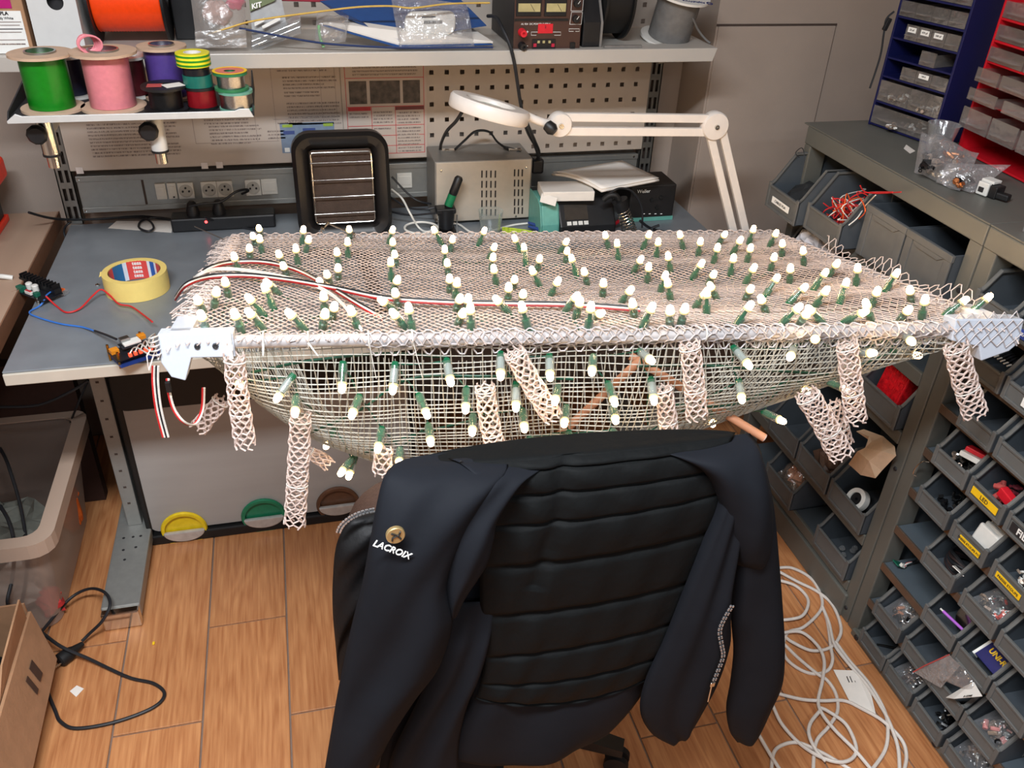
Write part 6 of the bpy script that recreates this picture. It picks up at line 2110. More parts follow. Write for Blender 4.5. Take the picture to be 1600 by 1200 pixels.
def sleeve(px, w, back, label, kink=0.0, seed=0, nc=14):
    """px: two or three pixels down the sleeve; back: distance of its hanging plane behind the front tube"""
    pl = FFL + FRN * back
    P_ = [at_pl(x, y, pl, FRN) for x, y in px]
    path = cr(P_, 12)
    L = sum((path[i + 1] - path[i]).length for i in range(len(path) - 1))
    t = thing('mesh_sleeve', label, 'mesh sleeve', P_[-1], 'mesh sleeves hanging from the net')
    dl = 0.0112
    n = max(6, int(L / (dl / 2)))
    rx, ry = w / 2, w / 3.6
    S_ = Strands()
    # sample path evenly
    cum = [0]
    for i in range(len(path) - 1):
        cum.append(cum[-1] + (path[i + 1] - path[i]).length)

    def at(s):
        s = min(max(s, 0), L)
        for i in range(len(path) - 1):
            if cum[i + 1] >= s:
                k_ = (s - cum[i]) / max(1e-9, cum[i + 1] - cum[i])
                return path[i] * (1 - k_) + path[i + 1] * k_, (path[i + 1] - path[i]).normalized()
        return path[-1], (path[-1] - path[-2]).normalized()
    for k in range(nc):
        pts = []
        end = n - (k % 2) - (1 if jit(k, seed, 9) > 0.2 else 0)
        for i in range(end + 1):
            ph = 0.5 if (i + 2 * k) % 4 < 2 else -0.5
            node = (k + (1 if ph > 0 else 0)) % nc
            c, d = at(i * L / n + dl * 0.32 * jit(i, node, seed))
            e1 = (FEX - d * FEX.dot(d)).normalized()
            e2 = d.cross(e1)
            an = 2 * pi * (k + ph + 0.45 * jit(i, node, seed + 20)) / nc
            sc = 1.0 - 0.10 * (1 - i / n) + 0.05 * sin(i * 0.9 + seed)
            pts.append(c + e1 * (rx * sc * cos(an)) + e2 * (ry * sc * sin(an)))
        S_.seg(pts, 0.0018, 5)
    S_.build('mesh_tube', sleeve_m, t, fixn=False, smooth=True)
    for f_ in ((0.12,) if L < 0.1 else (0.08, 0.62)):
        c, d = at(L * f_)
        e1 = (FEX - d * FEX.dot(d)).normalized()
        e2 = d.cross(e1)
        MB().tube([c + e1 * (rx * 0.98 * cos(a)) + e2 * (ry * 0.98 * sin(a)) for a in [2 * pi * q / 18 for q in range(18)]], 0.0014, 5, closed=True).build('sleeve_tie', 'white_plastic', t, smooth=True)
    return t


sleeve([(366, 552), (371, 610), (384, 700)], 0.036, -0.022, 'pinkish mesh sleeve next to the left corner bracket', seed=1)
sleeve([(349, 622), (330, 645), (308, 672)], 0.033, 0.08, 'short mesh sleeve slanting left behind the leftmost one', seed=2)
sleeve([(470, 642), (466, 730), (460, 822)], 0.040, 0.02, 'longest mesh sleeve hanging straight beside the coloured pulls', seed=3)
sleeve([(480, 706), (500, 716), (516, 728)], 0.030, 0.10, 'short mesh sleeve stub behind the longest one', seed=4)
sleeve([(800, 545), (830, 598), (866, 655)], 0.038, -0.024, 'mesh sleeve slanting right across the middle of the pouch', seed=5, nc=16)
sleeve([(757, 600), (765, 660), (780, 725)], 0.037, -0.01, 'mesh sleeve touching the jacket left of the slanting one', seed=6)
sleeve([(797, 688), (800, 706), (801, 726)], 0.026, 0.05, 'short mesh sleeve stub just above the jacket', seed=7)
sleeve([(1077, 534), (1084, 590), (1089, 655)], 0.038, -0.022, 'straight mesh sleeve over the wooden rod', seed=8)
sleeve([(1035, 602), (1042, 645), (1048, 695)], 0.035, -0.005, 'mesh sleeve ending at the jacket shoulder right of centre', seed=9)
sleeve([(1258, 612), (1287, 660), (1316, 714)], 0.046, -0.015, 'wide mesh sleeve slanting right before the crumpled paper', seed=10, nc=16)
sleeve([(1323, 532), (1330, 595), (1338, 662)], 0.040, -0.022, 'straight mesh sleeve before the middle post', seed=11)
sleeve([(1492, 535), (1506, 590), (1525, 650)], 0.046, -0.022, 'rightmost mesh sleeve below the corner bracket', seed=12, nc=16)
sleeve([(600, 700), (598, 718), (597, 742)], 0.034, -0.005, 'mesh sleeve stub at the left jacket shoulder', seed=13)
sleeve([(1300, 628), (1312, 660), (1322, 695)], 0.030, 0.03, 'salmon shaded mesh sleeve behind the wide slanting one', seed=14)

# ---- wooden rods inside the pouch
rod_m = mat('rod_wood', (196, 140, 108), 0.5, var=0.08, scale=30)
for pts, lab in (([(at_pl(985, 556, FFL + FRN * 0.16, FRN)), at_pl(1194, 684, FFL + FRN * 0.04, FRN)], 'wooden rod poking out of the pouch beside the jacket shoulder'), ([at_pl(1012, 552, FFL + FRN * 0.12, FRN), at_pl(836, 716, FFL + FRN * 0.10, FRN)], 'wooden rod slanting the other way inside the pouch')):
    t = thing('wooden_rod', lab, 'rod', pts[1], 'wooden rods in the pouch')
    MB().tube(pts, 0.0085, 14).build('rod_shaft', rod_m, t, smooth=True)
    d = (pts[1] - pts[0]).normalized()
    MB().cyl(pts[1], pts[1] + d * 0.0012, 0.0082, 14).build('rod_end', mat('rod_end_grey', (176, 172, 176), 0.6), t)

# ================================================================== LED bulbs
glow = mat('bulb_glow', (255, 236, 200), 0.4, emit=(1.0, 0.66, 0.35), estr=BULB_EMIT)
film('bulb_clear', (214, 226, 214), 0.10, rough=0.08, bump=0.0)
mat('bulb_collar', (222, 206, 150), 0.3, var=0.03)
mat('bulb_green', (10, 92, 60), 0.3, var=0.15)


mat('bulb_grey', (150, 160, 156), 0.35, var=0.1)


def make_bulb(grey=False):
    t = thing('led_bulb', 'x', 'bulb', (0, 0, 0))
    MB().lathe([(0.0050, 0.0), (0.0068, 0.001), (0.0070, 0.012), (0.0070, 0.029), (0.0060, 0.030)], (0, 0, 0), 12).build('clear_housing', 'bulb_clear', t, smooth=True)
    MB().lathe([(0.0050, -0.004), (0.0063, 0.001), (0.0063, 0.014), (0.0036, 0.0155), (0.0028, 0.028)] if not grey else [(0.0050, -0.006), (0.0058, -0.001), (0.0058, 0.005), (0.003, 0.006)], (0, 0, 0), 8).build('green_core', 'bulb_green', t, smooth=True)
    if grey:
        MB().lathe([(0.0056, 0.005), (0.0062, 0.006), (0.0062, 0.027), (0.004, 0.028)], (0, 0, 0), 8).build('grey_core', 'bulb_grey', t, smooth=True)
    MB().lathe([(0.0060, 0.0285), (0.0072, 0.029), (0.0072, 0.032), (0.0060, 0.0325)], (0, 0, 0), 12).build('collar', 'bulb_collar', t, smooth=True)
    MB().lathe([(0.0056, 0.0318), (0.0057, 0.038), (0.0050, 0.0425), (0.0030, 0.0452), (0, 0.0462)], (0, 0, 0), 10).build('glowing_lens', glow, t, smooth=True)
    return t


bulb0 = make_bulb()
bulb1 = make_bulb(True)
bulb_used = [False, False]
BASES = []


def place_bulb(base, tip_px, label, group, up_bias=True, kind=0):
    L_ = 0.047
    bx_, by_, w = proj(base)
    a = (tip_px[0] - bx_) * w / FPX
    c = -(tip_px[1] - by_) * w / FPX
    l2 = a * a + c * c
    if l2 > (L_ * 0.98) ** 2:
        k = L_ * 0.98 / sqrt(l2)
        a, c = a * k, c * k
        l2 = a * a + c * c
    f_ = sqrt(max(0, L_ * L_ - l2))
    v = RIGHT * a + UP * c + FWD * (-f_)       # lens towards the viewer side, as the photo shows the domes
    if up_bias:
        v1 = RIGHT * a + UP * c - FWD * f_
        v2 = RIGHT * a + UP * c + FWD * f_
        v = v1 if v1.dot(FEZ) > v2.dot(FEZ) else v2
    src = (bulb0, bulb1)[kind]
    if not bulb_used[kind]:
        o = src
        bulb_used[kind] = True
    else:
        o = copy_tree(src)
    o.location = base
    o.scale = (1.15, 1.15, 1.12)
    o.rotation_mode = 'QUATERNION'
    o.rotation_quaternion = v.to_track_quat('Z', 'Y')
    o['label'] = label
    o['group'] = group
    BASES.append(V(base))
    return o


def Zm(x0, y0, lst):
    return [((x0 + .2625 * a, y0 + .2625 * b), (x0 + .2625 * c, y0 + .2625 * d)) for a, b, c, d in lst]


TOP = Zm(400, 200, [(45, 605, 30, 650), (10, 650, 0, 700), (45, 660, 35, 740), (300, 605, 275, 690), (335, 665, 295, 740), (255, 715, 250, 810), (160, 755, 165, 820), (190, 825, 185, 880),
    (572, 610, 560, 660), (558, 675, 548, 770), (500, 740, 492, 815), (510, 835, 490, 905), (445, 875, 440, 930), (825, 605, 790, 690), (825, 680, 820, 755), (838, 755, 835, 820), (810, 790, 805, 905),
    (860, 905, 815, 975), (405, 920, 390, 960), (425, 995, 410, 1095), (60, 940, 105, 1075), (90, 925, 140, 990), (215, 1100, 290, 1200), (440, 1100, 395, 1195), (495, 1060, 450, 1140), (580, 1080, 610, 1195),
    (755, 1030, 830, 1090), (825, 1100, 890, 1190), (842, 980, 850, 1060), (915, 1060, 930, 1200), (1060, 605, 1105, 690), (1178, 665, 1155, 735), (1128, 720, 1128, 815), (1145, 805, 1145, 875),
    (1160, 895, 1155, 980), (1205, 915, 1185, 1015), (1225, 1015, 1190, 1090), (1272, 1015, 1250, 1090), (1280, 1065, 1280, 1195), (1245, 1100, 1200, 1170), (1365, 610, 1325, 695), (1425, 710, 1385, 780),
    (1415, 770, 1400, 845), (1415, 835, 1430, 930), (1505, 945, 1500, 1035), (1540, 905, 1530, 960), (1425, 1020, 1505, 1100), (1535, 655, 1580, 740), (1590, 990, 1580, 1045)])
TOP += Zm(0, 280, [(1515, 415, 1490, 475), (1420, 460, 1420, 550), (1375, 610, 1360, 700), (1325, 665, 1275, 765), (1220, 720, 1210, 790), (1240, 805, 1230, 905), (1430, 795, 1440, 905), (1510, 790, 1565, 890), (1500, 705, 1570, 810)])
TOP += Zm(780, 200, [(145, 700, 160, 815), (400, 680, 360, 740), (400, 735, 395, 800), (425, 765, 460, 880), (495, 855, 525, 930), (240, 780, 225, 850), (190, 845, 240, 940), (130, 1055, 170, 1185), (350, 910, 305, 1000),
    (460, 1000, 395, 1090), (475, 1030, 455, 1130), (540, 1055, 530, 1190), (600, 1110, 550, 1130), (610, 920, 615, 1005), (620, 640, 650, 710), (695, 680, 710, 785), (885, 635, 855, 715), (937, 675, 935, 770),
    (990, 760, 1020, 850), (835, 785, 800, 855), (878, 825, 880, 915), (978, 875, 960, 975), (985, 915, 1020, 1020), (775, 965, 725, 1040), (775, 1040, 805, 1130), (900, 1060, 855, 1180), (995, 1080, 1015, 1175),
    (1085, 1070, 1080, 1170), (1060, 635, 1095, 715), (1183, 675, 1183, 760), (1325, 640, 1305, 690), (1285, 710, 1275, 800), (1420, 670, 1390, 745), (1500, 600, 1485, 690), (1475, 715, 1475, 795), (1380, 770, 1375, 875),
    (1195, 805, 1150, 895), (1500, 830, 1465, 925), (1255, 875, 1245, 930), (1230, 940, 1295, 1015), (1222, 970, 1235, 1105), (1210, 985, 1165, 1070), (1468, 960, 1465, 1020), (1525, 1015, 1590, 1100), (1480, 1050, 1415, 1170)])
TOP += Zm(1180, 230, [(105, 515, 85, 590), (135, 575, 160, 650), (258, 615, 290, 700), (88, 655, 90, 735), (180, 720, 205, 805), (130, 765, 60, 885), (455, 695, 435, 770), (410, 740, 345, 850), (580, 715, 600, 820), (820, 745, 775, 855),
    (295, 825, 200, 930), (535, 795, 500, 930), (395, 850, 355, 950), (685, 855, 690, 950), (870, 850, 930, 920), (620, 925, 690, 1030), (615, 985, 530, 1040), (855, 970, 860, 1030), (970, 900, 990, 1020), (1240, 905, 1130, 1000),
    (1380, 885, 1280, 990), (240, 950, 160, 1050), (290, 960, 400, 1045), (265, 990, 265, 1050)])

top_grid = [(proj(top_pt(i / 70, j / 40)), i / 70, j / 40) for i in range(71) for j in range(41)]


def on_top(x, y):
    g_ = min(top_grid, key=lambda q: (q[0][0] - x) ** 2 + (q[0][1] - y) ** 2)
    p = top_pt(g_[1], g_[2])
    return at_pl(x, y, p, FEZ)


ORD = ['first', 'second', 'third', 'fourth', 'fifth', 'sixth', 'seventh', 'eighth', 'ninth', 'tenth', 'eleventh', 'twelfth', 'thirteenth', 'fourteenth', 'fifteenth',
       'sixteenth', 'seventeenth', 'eighteenth', 'nineteenth', 'twentieth', 'twenty-first', 'twenty-second', 'twenty-third', 'twenty-fourth', 'twenty-fifth', 'twenty-sixth', 'twenty-seventh', 'twenty-eighth']


def rows_of(lst, bands):
    out = [[] for _ in bands]
    for q in lst:
        for i, (lo, hi) in enumerate(bands):
            if lo <= q[1][1] < hi:
                out[i].append(q)
                break
    for r in out:
        r.sort(key=lambda q: q[0][0])
    return out


def nth(i, n):
    return ORD[i] + ' from the left' if i < n / 2 else ORD[n - 1 - i] + ' from the right'


def lean(tip, bs):
    dx = tip[0] - bs[0]
    return 'leaning left' if dx < -7 else ('leaning right' if dx > 7 else 'upright')


TB = [(0, 385), (385, 402), (402, 425), (425, 452), (452, 478), (478, 600)]
TN = ['back row at the rear tube', 'second row from the rear tube', 'third row from the rear tube', 'third row from the front tube', 'second row from the front tube', 'front row at the front tube']
for row, rn_ in zip(rows_of(TOP, TB), TN):
    for i, (tip, bs) in enumerate(row):
        place_bulb(on_top(*bs), tip, '%s LED bulb, %s in the %s' % (lean(tip, bs), nth(i, len(row)), rn_), 'bulbs standing on the top net')

LOW = Zm(200, 440, [(880, 720, 975, 570), (1280, 665, 1280, 490), (1350, 800, 1375, 690), (1195, 980, 1230, 880), (1500, 1000, 1510, 880), (1325, 1160, 1350, 1040), (1285, 1135, 1330, 1060), (1025, 790, 1000, 690), (712, 615, 655, 600)])
LOW += Zm(600, 440, [(55, 670, 65, 500), (405, 610, 375, 480), (268, 800, 210, 680), (290, 960, 265, 860), (105, 1080, 95, 1000), (490, 770, 490, 640), (530, 900, 530, 800), (695, 575, 695, 440), (785, 760, 785, 620), (835, 880, 825, 770),
    (985, 580, 985, 450), (1010, 720, 1035, 630), (1225, 550, 1245, 450), (1365, 730, 1335, 610), (1365, 830, 1365, 750), (1065, 850, 1085, 750), (1095, 1020, 1100, 900), (920, 1030, 870, 930), (1575, 480, 1530, 420), (1595, 720, 1590, 590), (1415, 950, 1360, 890), (1595, 980, 1580, 900)])
LOW += Zm(1000, 440, [(630, 510, 565, 400), (850, 460, 915, 400), (580, 710, 590, 600), (965, 655, 890, 600), (1190, 645, 1130, 600), (410, 850, 425, 760), (825, 830, 740, 780), (80, 960, 55, 900), (990, 350, 1045, 345)])
LOW += Zm(1180, 440, [(870, 370, 890, 320), (935, 445, 830, 420), (650, 430, 600, 430)])
low_grid = [(proj(pouch_pt(i / 90, j / 50)), i / 90, j / 50) for i in range(91) for j in range(56)]


def on_pouch(x, y):
    g_ = min(low_grid, key=lambda q: (q[0][0] - x) ** 2 + (q[0][1] - y) ** 2 + 0.02 * q[2])
    p = pouch_pt(g_[1], g_[2])
    return at_d(x, y, (p - CAM).dot(FWD) - 0.006)


NTOP = len(BASES)
LBD = [(0, 570), (570, 605), (605, 650), (650, 900)]
LN = ['top row of the hanging pouch', 'second row of the hanging pouch', 'third row of the hanging pouch', 'lowest row of the hanging pouch']
for row, rn_ in zip(rows_of(LOW, LBD), LN):
    for i, (tip, bs) in enumerate(row):
        place_bulb(on_pouch(*bs), tip, 'downward LED bulb, %s in the %s' % (nth(i, len(row)), rn_), 'bulbs hanging on the pouch', up_bias=False, kind=1 if LN.index(rn_) < 2 and i % 4 else 0)

# ---- green wiring of the bulbs
gw_ = mat('wire_green_dark', (20, 84, 66), 0.4, var=0.15)
b = MB()
rest = BASES[:NTOP]
cur = rest.pop(0)
chain = [cur]
while rest:
    nx = min(rest, key=lambda p: (p - cur).length)
    rest.remove(nx)
    if (nx - cur).length < 0.22:
        mid = (cur + nx) / 2 - V((0, 0, 0.022))
        b.tube(cr([cur - FEZ * 0.003, mid, nx - FEZ * 0.003], 4), 0.0013, 5)
    cur = nx
rest = BASES[NTOP:]
cur = rest.pop(0)
while rest:
    nx = min(rest, key=lambda p: (p - cur).length)
    rest.remove(nx)
    if (nx - cur).length < 0.3:
        mid = (cur + nx) / 2 - V((0, 0, 0.012)) + FRN * 0.02
        b.tube(cr([cur + FRN * 0.004, mid, nx + FRN * 0.004], 4), 0.0016, 5)
    cur = nx
for k, (pts_) in enumerate(([(390, 590), (480, 572), (600, 560), (700, 566)], [(470, 690), (560, 650), (640, 600), (760, 596), (900, 600)], [(1000, 580), (1100, 578), (1210, 586), (1300, 592)], [(560, 720), (640, 690), (760, 660)], [(1060, 640), (1150, 640), (1240, 600)])):
    for s in range(2):
        b.tube(cr([on_pouch(x, y + 4 * s) + FRN * (0.018 + 0.006 * s) for x, y in pts_], 6), 0.0019, 6)
tag(b.build('light_string_wire', gw_, smooth=True, origin=(0.5, 1.5, 0.85)), 'dark green wiring that links the bulbs under the nets', 'wire', kind='stuff')

mat('ribbon_red', (150, 22, 26), 0.5)
# ---- striped ribbon cables over the net
def on_tp(x, y, h=0.008):
    return at_pl(x, y, FFL + FEZ * (0.012 + h), FEZ)


def ribbon(name, label, pts, cols, sp=0.0042, r=0.0020, axis=None):
    t = thing(name, label, 'cable', pts[0])
    path = cr(pts, 8)
    for k, cname in enumerate(cols):
        off = (axis or (FEZ * 0.75 + FEY * 0.66)) * (sp * (k - (len(cols) - 1) / 2))
        MB().tube([p + off for p in path], r, 6).build(cname.split('_')[0] + '_core', MATS[cname], t, smooth=True)
    return t


ribbon('ribbon_cable', 'red white and black ribbon cable sweeping across the top net', [at_z(274, 466, 0.93), on_tp(292, 444), on_tp(330, 432), on_tp(385, 430), on_tp(450, 437), on_tp(520, 449), on_tp(600, 465, 0.004), on_tp(700, 472, 0.003), on_tp(800, 474, 0.003), on_tp(900, 476, 0.003), on_tp(1000, 483, 0.002)], ['ribbon_red', 'white_wire', 'dark_wire'])
ribbon('ribbon_cable', 'shorter red white and black ribbon cable diving into the net', [at_z(300, 440, 0.92), on_tp(325, 420), on_tp(360, 410), on_tp(410, 409), on_tp(460, 420), on_tp(510, 445, 0.004), on_tp(560, 475, 0.0), on_tp(598, 497, -0.02)], ['ribbon_red', 'white_wire', 'dark_wire'])
ribbon('white_twin_wire', 'thin white twin wire arching over the left net edge', [at_z(288, 458, 0.90), on_tp(310, 430), on_tp(350, 420), on_tp(420, 428), on_tp(490, 446, 0.004), on_tp(530, 470, 0.002), on_tp(565, 515, 0.0)], ['white_wire', 'white_wire'])
bp_ = FFL + FRN * -0.012
ribbon('ribbon_tail', 'red white and black ribbon tail hanging below the bracket', [at_pl(243, 572, bp_, FRN), at_pl(243, 600, bp_, FRN), at_pl(248, 640, bp_, FRN), at_pl(259, 683, bp_, FRN)], ['red_wire', 'white_wire', 'dark_wire', 'white_wire'], sp=0.003, axis=FEX)
ribbon('ribbon_loop', 'red and white wire loop hanging beside the short mesh sleeve', [at_pl(262, 592, bp_, FRN), at_pl(264, 612, bp_, FRN), at_pl(272, 640, bp_, FRN), at_pl(288, 660, bp_, FRN), at_pl(305, 662, bp_ + FRN * 0.03, FRN), at_pl(316, 640, bp_ + FRN * 0.05, FRN), at_pl(318, 606, bp_ + FRN * 0.05, FRN)], ['red_wire', 'white_wire'], sp=0.003, axis=FEX)
pc_ = at_pl(263, 604, bp_ - FRN * 0.004, FRN)
tag(MB().box(pc_, (0.008, 0.008, 0.02)).build('crimp_connector', 'black_plastic', bevel=0.001), 'small black crimp connector on the red and white wire', 'connector')

# ---- controller board resting at the bench edge
cc = at_z(205, 542, BZ + 0.03)
pb = thing('controller_board', 'black controller board with white shield can and orange terminals by the left bracket', 'circuit board', (cc.x, cc.y, BZ))
cx_ = (at_z(240, 540, BZ + 0.03) - at_z(172, 530, BZ + 0.03)).normalized()
rot = Matrix.Rotation(0.5, 3, 'Z')
ex_ = rot @ X3
ey_ = rot @ Y3
Rc = Matrix((ex_, ey_, Z3)).transposed()


def cbx(dx, dy, z, sx, sy, sz, nm, m_, bev=0.0):
    return MB().box(V((cc.x, cc.y, BT + z)) + ex_ * dx + ey_ * dy, (sx, sy, sz), Rc).build(nm, m_, pb, bevel=bev)


cbx(0, 0, 0.020, 0.085, 0.055, 0.002, 'carrier_board', pcb_dark)
cbx(0.006, -0.004, 0.008, 0.09, 0.06, 0.0015, 'lower_board', mat('pcb_blue', (30, 50, 110), 0.4))
cbx(0.004, 0.012, 0.030, 0.045, 0.028, 0.0016, 'module_board', pcb_dark)
cbx(0.006, 0.013, 0.034, 0.036, 0.022, 0.005, 'shield_can', 'white_plastic', 0.001)
cbx(-0.004, 0.022, 0.038, 0.02, 0.014, 0.012, 'metal_can', 'steel', 0.001)
cbx(-0.032, 0.012, 0.026, 0.017, 0.016, 0.010, 'terminal_block', mat('terminal_orange', (206, 128, 30), 0.4), 0.001)
cbx(0.034, 0.03, 0.030, 0.016, 0.014, 0.010, 'terminal_block', MATS['terminal_orange'], 0.001)
cbx(0.022, 0.02, 0.026, 0.012, 0.012, 0.008, 'red_module', 'sticker_red')
for k in range(5):
    cbx(-0.012 + k * 0.011, -0.022, 0.024, 0.006, 0.007, 0.008, 'pin_socket', mat('led_red', (240, 60, 40), 0.4, emit=(1, 0.1, 0.04), estr=1.2))
for dx, dy in ((-0.04, 0.024), (-0.036, -0.02), (0.034, 0.036), (0.04, -0.022)):
    MB().cyl(V((cc.x, cc.y, BT)) + ex_ * dx + ey_ * dy, V((cc.x, cc.y, BT + 0.038)) + ex_ * dx + ey_ * dy, 0.0028, 8).build('brass_spacer', 'brass', pb, smooth=True)
for k in range(5):
    a_ = V((cc.x, cc.y, BT + 0.028)) + ex_ * (-0.012 + k * 0.011) - ey_ * 0.022
    wire('white_lead', 'white lead from the controller board into the bracket, number %s from the left' % ['one', 'two', 'three', 'four', 'five'][k], [a_, a_ + V((0.02, -0.03, 0.03 + 0.004 * k)), FFL + V((-0.05, 0.0, -0.02 + 0.008 * k)), FFL + V((-0.03, 0.012, -0.02 + 0.008 * k))], 0.0014, 'white_wire', cat='wire', group='white leads of the controller')
wire('black_sleeve', 'black end sleeve of the blue wire at the controller', [at_z(148, 517, BZ + 0.012), at_z(165, 523, BZ + 0.022), at_z(182, 530, BZ + 0.030)], 0.0026, 'dark_wire')

# ================================================================== office chair
leather = mat('chair_leather', (62, 44, 36), 0.5, var=0.12, scale=120, bump=0.2, bscale=260)
chm = mat('chair_plastic', (20, 20, 21), 0.45, var=0.15)
ch_ = thing('office_chair', 'dark office chair with a brown leather back under the jacket', 'chair', (0.34, 1.18, 0))
bw = 0.545
bcx = 0.300
tl_ = radians(-4)


def backring(w, h, r, d):
    return [V((bcx + p[0], 0.980 + d - (p[1]) * 0.06, 0.715 + p[1])) for p in rrect(w, h, r, 6)]


def loft_obj(secs, nm, m_, par, **k):
    b = MB()
    n = len(secs[0])
    for s_ in secs:
        b.v += [V(p) for p in s_]
    for i in range(len(secs) - 1):
        for j in range(n):
            b.f.append((i * n + j, i * n + (j + 1) % n, (i + 1) * n + (j + 1) % n, (i + 1) * n + j))
    b.f.append(tuple(range(n - 1, -1, -1)))
    b.f.append(tuple((len(secs) - 1) * n + j for j in range(n)))
    return b.build(nm, m_, par, **k)


loft_obj([backring(bw - 0.06, 0.46, 0.07, -0.03), backring(bw - 0.01, 0.51, 0.09, -0.022), backring(bw, 0.52, 0.09, 0.0), backring(bw, 0.52, 0.09, 0.03), backring(bw - 0.05, 0.47, 0.08, 0.055)], 'backrest', leather, ch_, smooth=True)


def seatring(w, d_, r, z):
    return [V((bcx + 0.01 + p[0], 1.22 + p[1], z)) for p in rrect(w, d_, r, 6)]


loft_obj([seatring(0.44, 0.42, 0.06, 0.40), seatring(0.50, 0.47, 0.08, 0.425), seatring(0.50, 0.47, 0.08, 0.465), seatring(0.44, 0.42, 0.07, 0.485)], 'seat', leather, ch_, smooth=True)
MB().tube(cr([V((bcx, 1.18, 0.40)), V((bcx, 1.02, 0.40)), V((bcx, 0.975, 0.47)), V((bcx, 0.968, 0.62))], 6), 0.022, 10).build('back_support', chm, ch_, smooth=True)
hubc = V((bcx + 0.01, 1.20, 0))
MB().cyl(hubc + V((0, 0, 0.08)), hubc + V((0, 0, 0.40)), 0.026, 18).build('gas_column', 'steel', ch_, smooth=True)
MB().lathe([(0.045, 0.075), (0.05, 0.09), (0.045, 0.125), (0.03, 0.135)], hubc, 20).build('base_hub', chm, ch_, smooth=True)
base_dir = math.atan2(1.00 - hubc.y, 0.70 - hubc.x)
for k in range(5):
    a = base_dir + 2 * pi * k / 5
    d = V((cos(a), sin(a), 0))
    sd = V((-d.y, d.x, 0))
    e = hubc + d * 0.30
    q = MB()
    secs = []
    for t, w_, z0, z1 in ((0.03, 0.026, 0.075, 0.125), (0.18, 0.022, 0.07, 0.105), (0.31, 0.017, 0.062, 0.085)):
        c = hubc + d * t
        secs.append([c + sd * w_ + Z3 * z0, c - sd * w_ + Z3 * z0, c - sd * w_ + Z3 * z1, c + sd * w_ + Z3 * z1])
    lg = loft_obj(secs, 'base_leg', chm, ch_)
    for s in (-1, 1):
        MB().cyl(e + sd * (0.006 * s) + Z3 * 0.028, e + sd * (0.020 * s) + Z3 * 0.028, 0.0278, 18).build('caster_wheel', 'black_rubber', lg, smooth=True)

# ================================================================== jacket over the chair back
def cloth(name, rgb, var=0.12):
    return mat(name, rgb, 0.75, var=var, scale=9, bump=0.35, bscale=16, spec=0.12)


soft = cloth('softshell', (24, 26, 31))
quilt = mat('quilted_nylon', (8, 10, 11), 0.75, var=0.15, scale=14, bump=0.7, bscale=30, spec=0.2)
lining = mat('jacket_lining', (10, 10, 12), 0.6, var=0.15, scale=14, bump=0.6, bscale=30, spec=0.3)
jk = thing('jacket', 'dark navy padded jacket draped over the chair back', 'jacket', (0.36, 0.9, 0.30))
NRM = V((0, -1, 0.08)).normalized()


def piece(name, rows, m_, nseg=22, sub=6, disp=None, sub_uv=None, parent=jk, thick=0.03, pw=0.55):
    """rows: (xl, yl, xr, yr, Y, bulge[, sag px]) from the top down; a closed, padded strip of cloth"""
    K = []
    for r in rows:
        r = list(r) + [0] * (7 - len(r))
        K.append(r)
    # Catmull-Rom over the rows
    fine = []
    for i in range(len(K) - 1):
        a, b, c, d = K[max(i - 1, 0)], K[i], K[i + 1], K[min(i + 2, len(K) - 1)]
        for k in range(sub):
            t = k / sub
            fine.append([0.5 * (2 * b[q] + (c[q] - a[q]) * t + (2 * a[q] - 5 * b[q] + 4 * c[q] - d[q]) * t * t + (3 * b[q] - a[q] - 3 * c[q] + d[q]) * t ** 3) for q in range(7)])
    fine.append(K[-1])
    secs = []
    n = len(fine)
    for i, r in enumerate(fine):
        v = i / (n - 1)
        ring = []
        endf = min(1.0, (i / 8.0) ** 0.5, ((n - 1 - i) / 3.0) ** 0.5)
        for k in range(nseg + 1):
            s = k / nseg
            e = max(0.0, sin(pi * s)) ** pw
            p = at_y(r[0] + (r[2] - r[0]) * s, r[1] + (r[3] - r[1]) * s + r[6] * 4 * s * (1 - s), r[4])
            off = r[5] * e
            if disp:
                off += disp(s, v) * min(1, e * 1.5)
            ring.append(p + NRM * (off * (0.25 + 0.75 * endf)))
        for k in range(nseg - 1, 0, -1):
            s = k / nseg
            e = max(0.0, sin(pi * s)) ** pw
            p = at_y(r[0] + (r[2] - r[0]) * s, r[1] + (r[3] - r[1]) * s + r[6] * 4 * s * (1 - s), r[4])
            ring.append(p - NRM * (thick * e * endf))
        secs.append(ring)
    return loft_obj(secs, name, m_, parent, smooth=True, auto=False)


def wr(*fs):
    """cloth folds: sum of soft directional waves"""
    def f(s, v):
        return sum(a * sin(2 * pi * (ku * s + kv * v) + ph) for a, ku, kv, ph in fs)
    return f


NQ = 9.5


def quilt_disp(s, v):
    q = v * NQ - 0.25
    fr = q - math.floor(q)
    seam = -0.0085 * (math.exp(-(fr / 0.06) ** 2) + math.exp(-((1 - fr) / 0.06) ** 2))
    puck = 0.0035 * sin(s * 34 + math.floor(q) * 2.1) * sin(pi * fr) * (1.2 if s < 0.3 else 0.6)
    diag = -0.006 * math.exp(-((s - 0.35 + 0.5 * (v - 0.35)) / 0.03) ** 2) * (1 if 0.1 < v < 0.6 else 0)
    top = min(1.0, max(0.1, (v - 0.12) / 0.10))
    return (0.0035 * sin(pi * fr) + seam * 0.8 + puck) * top + diag


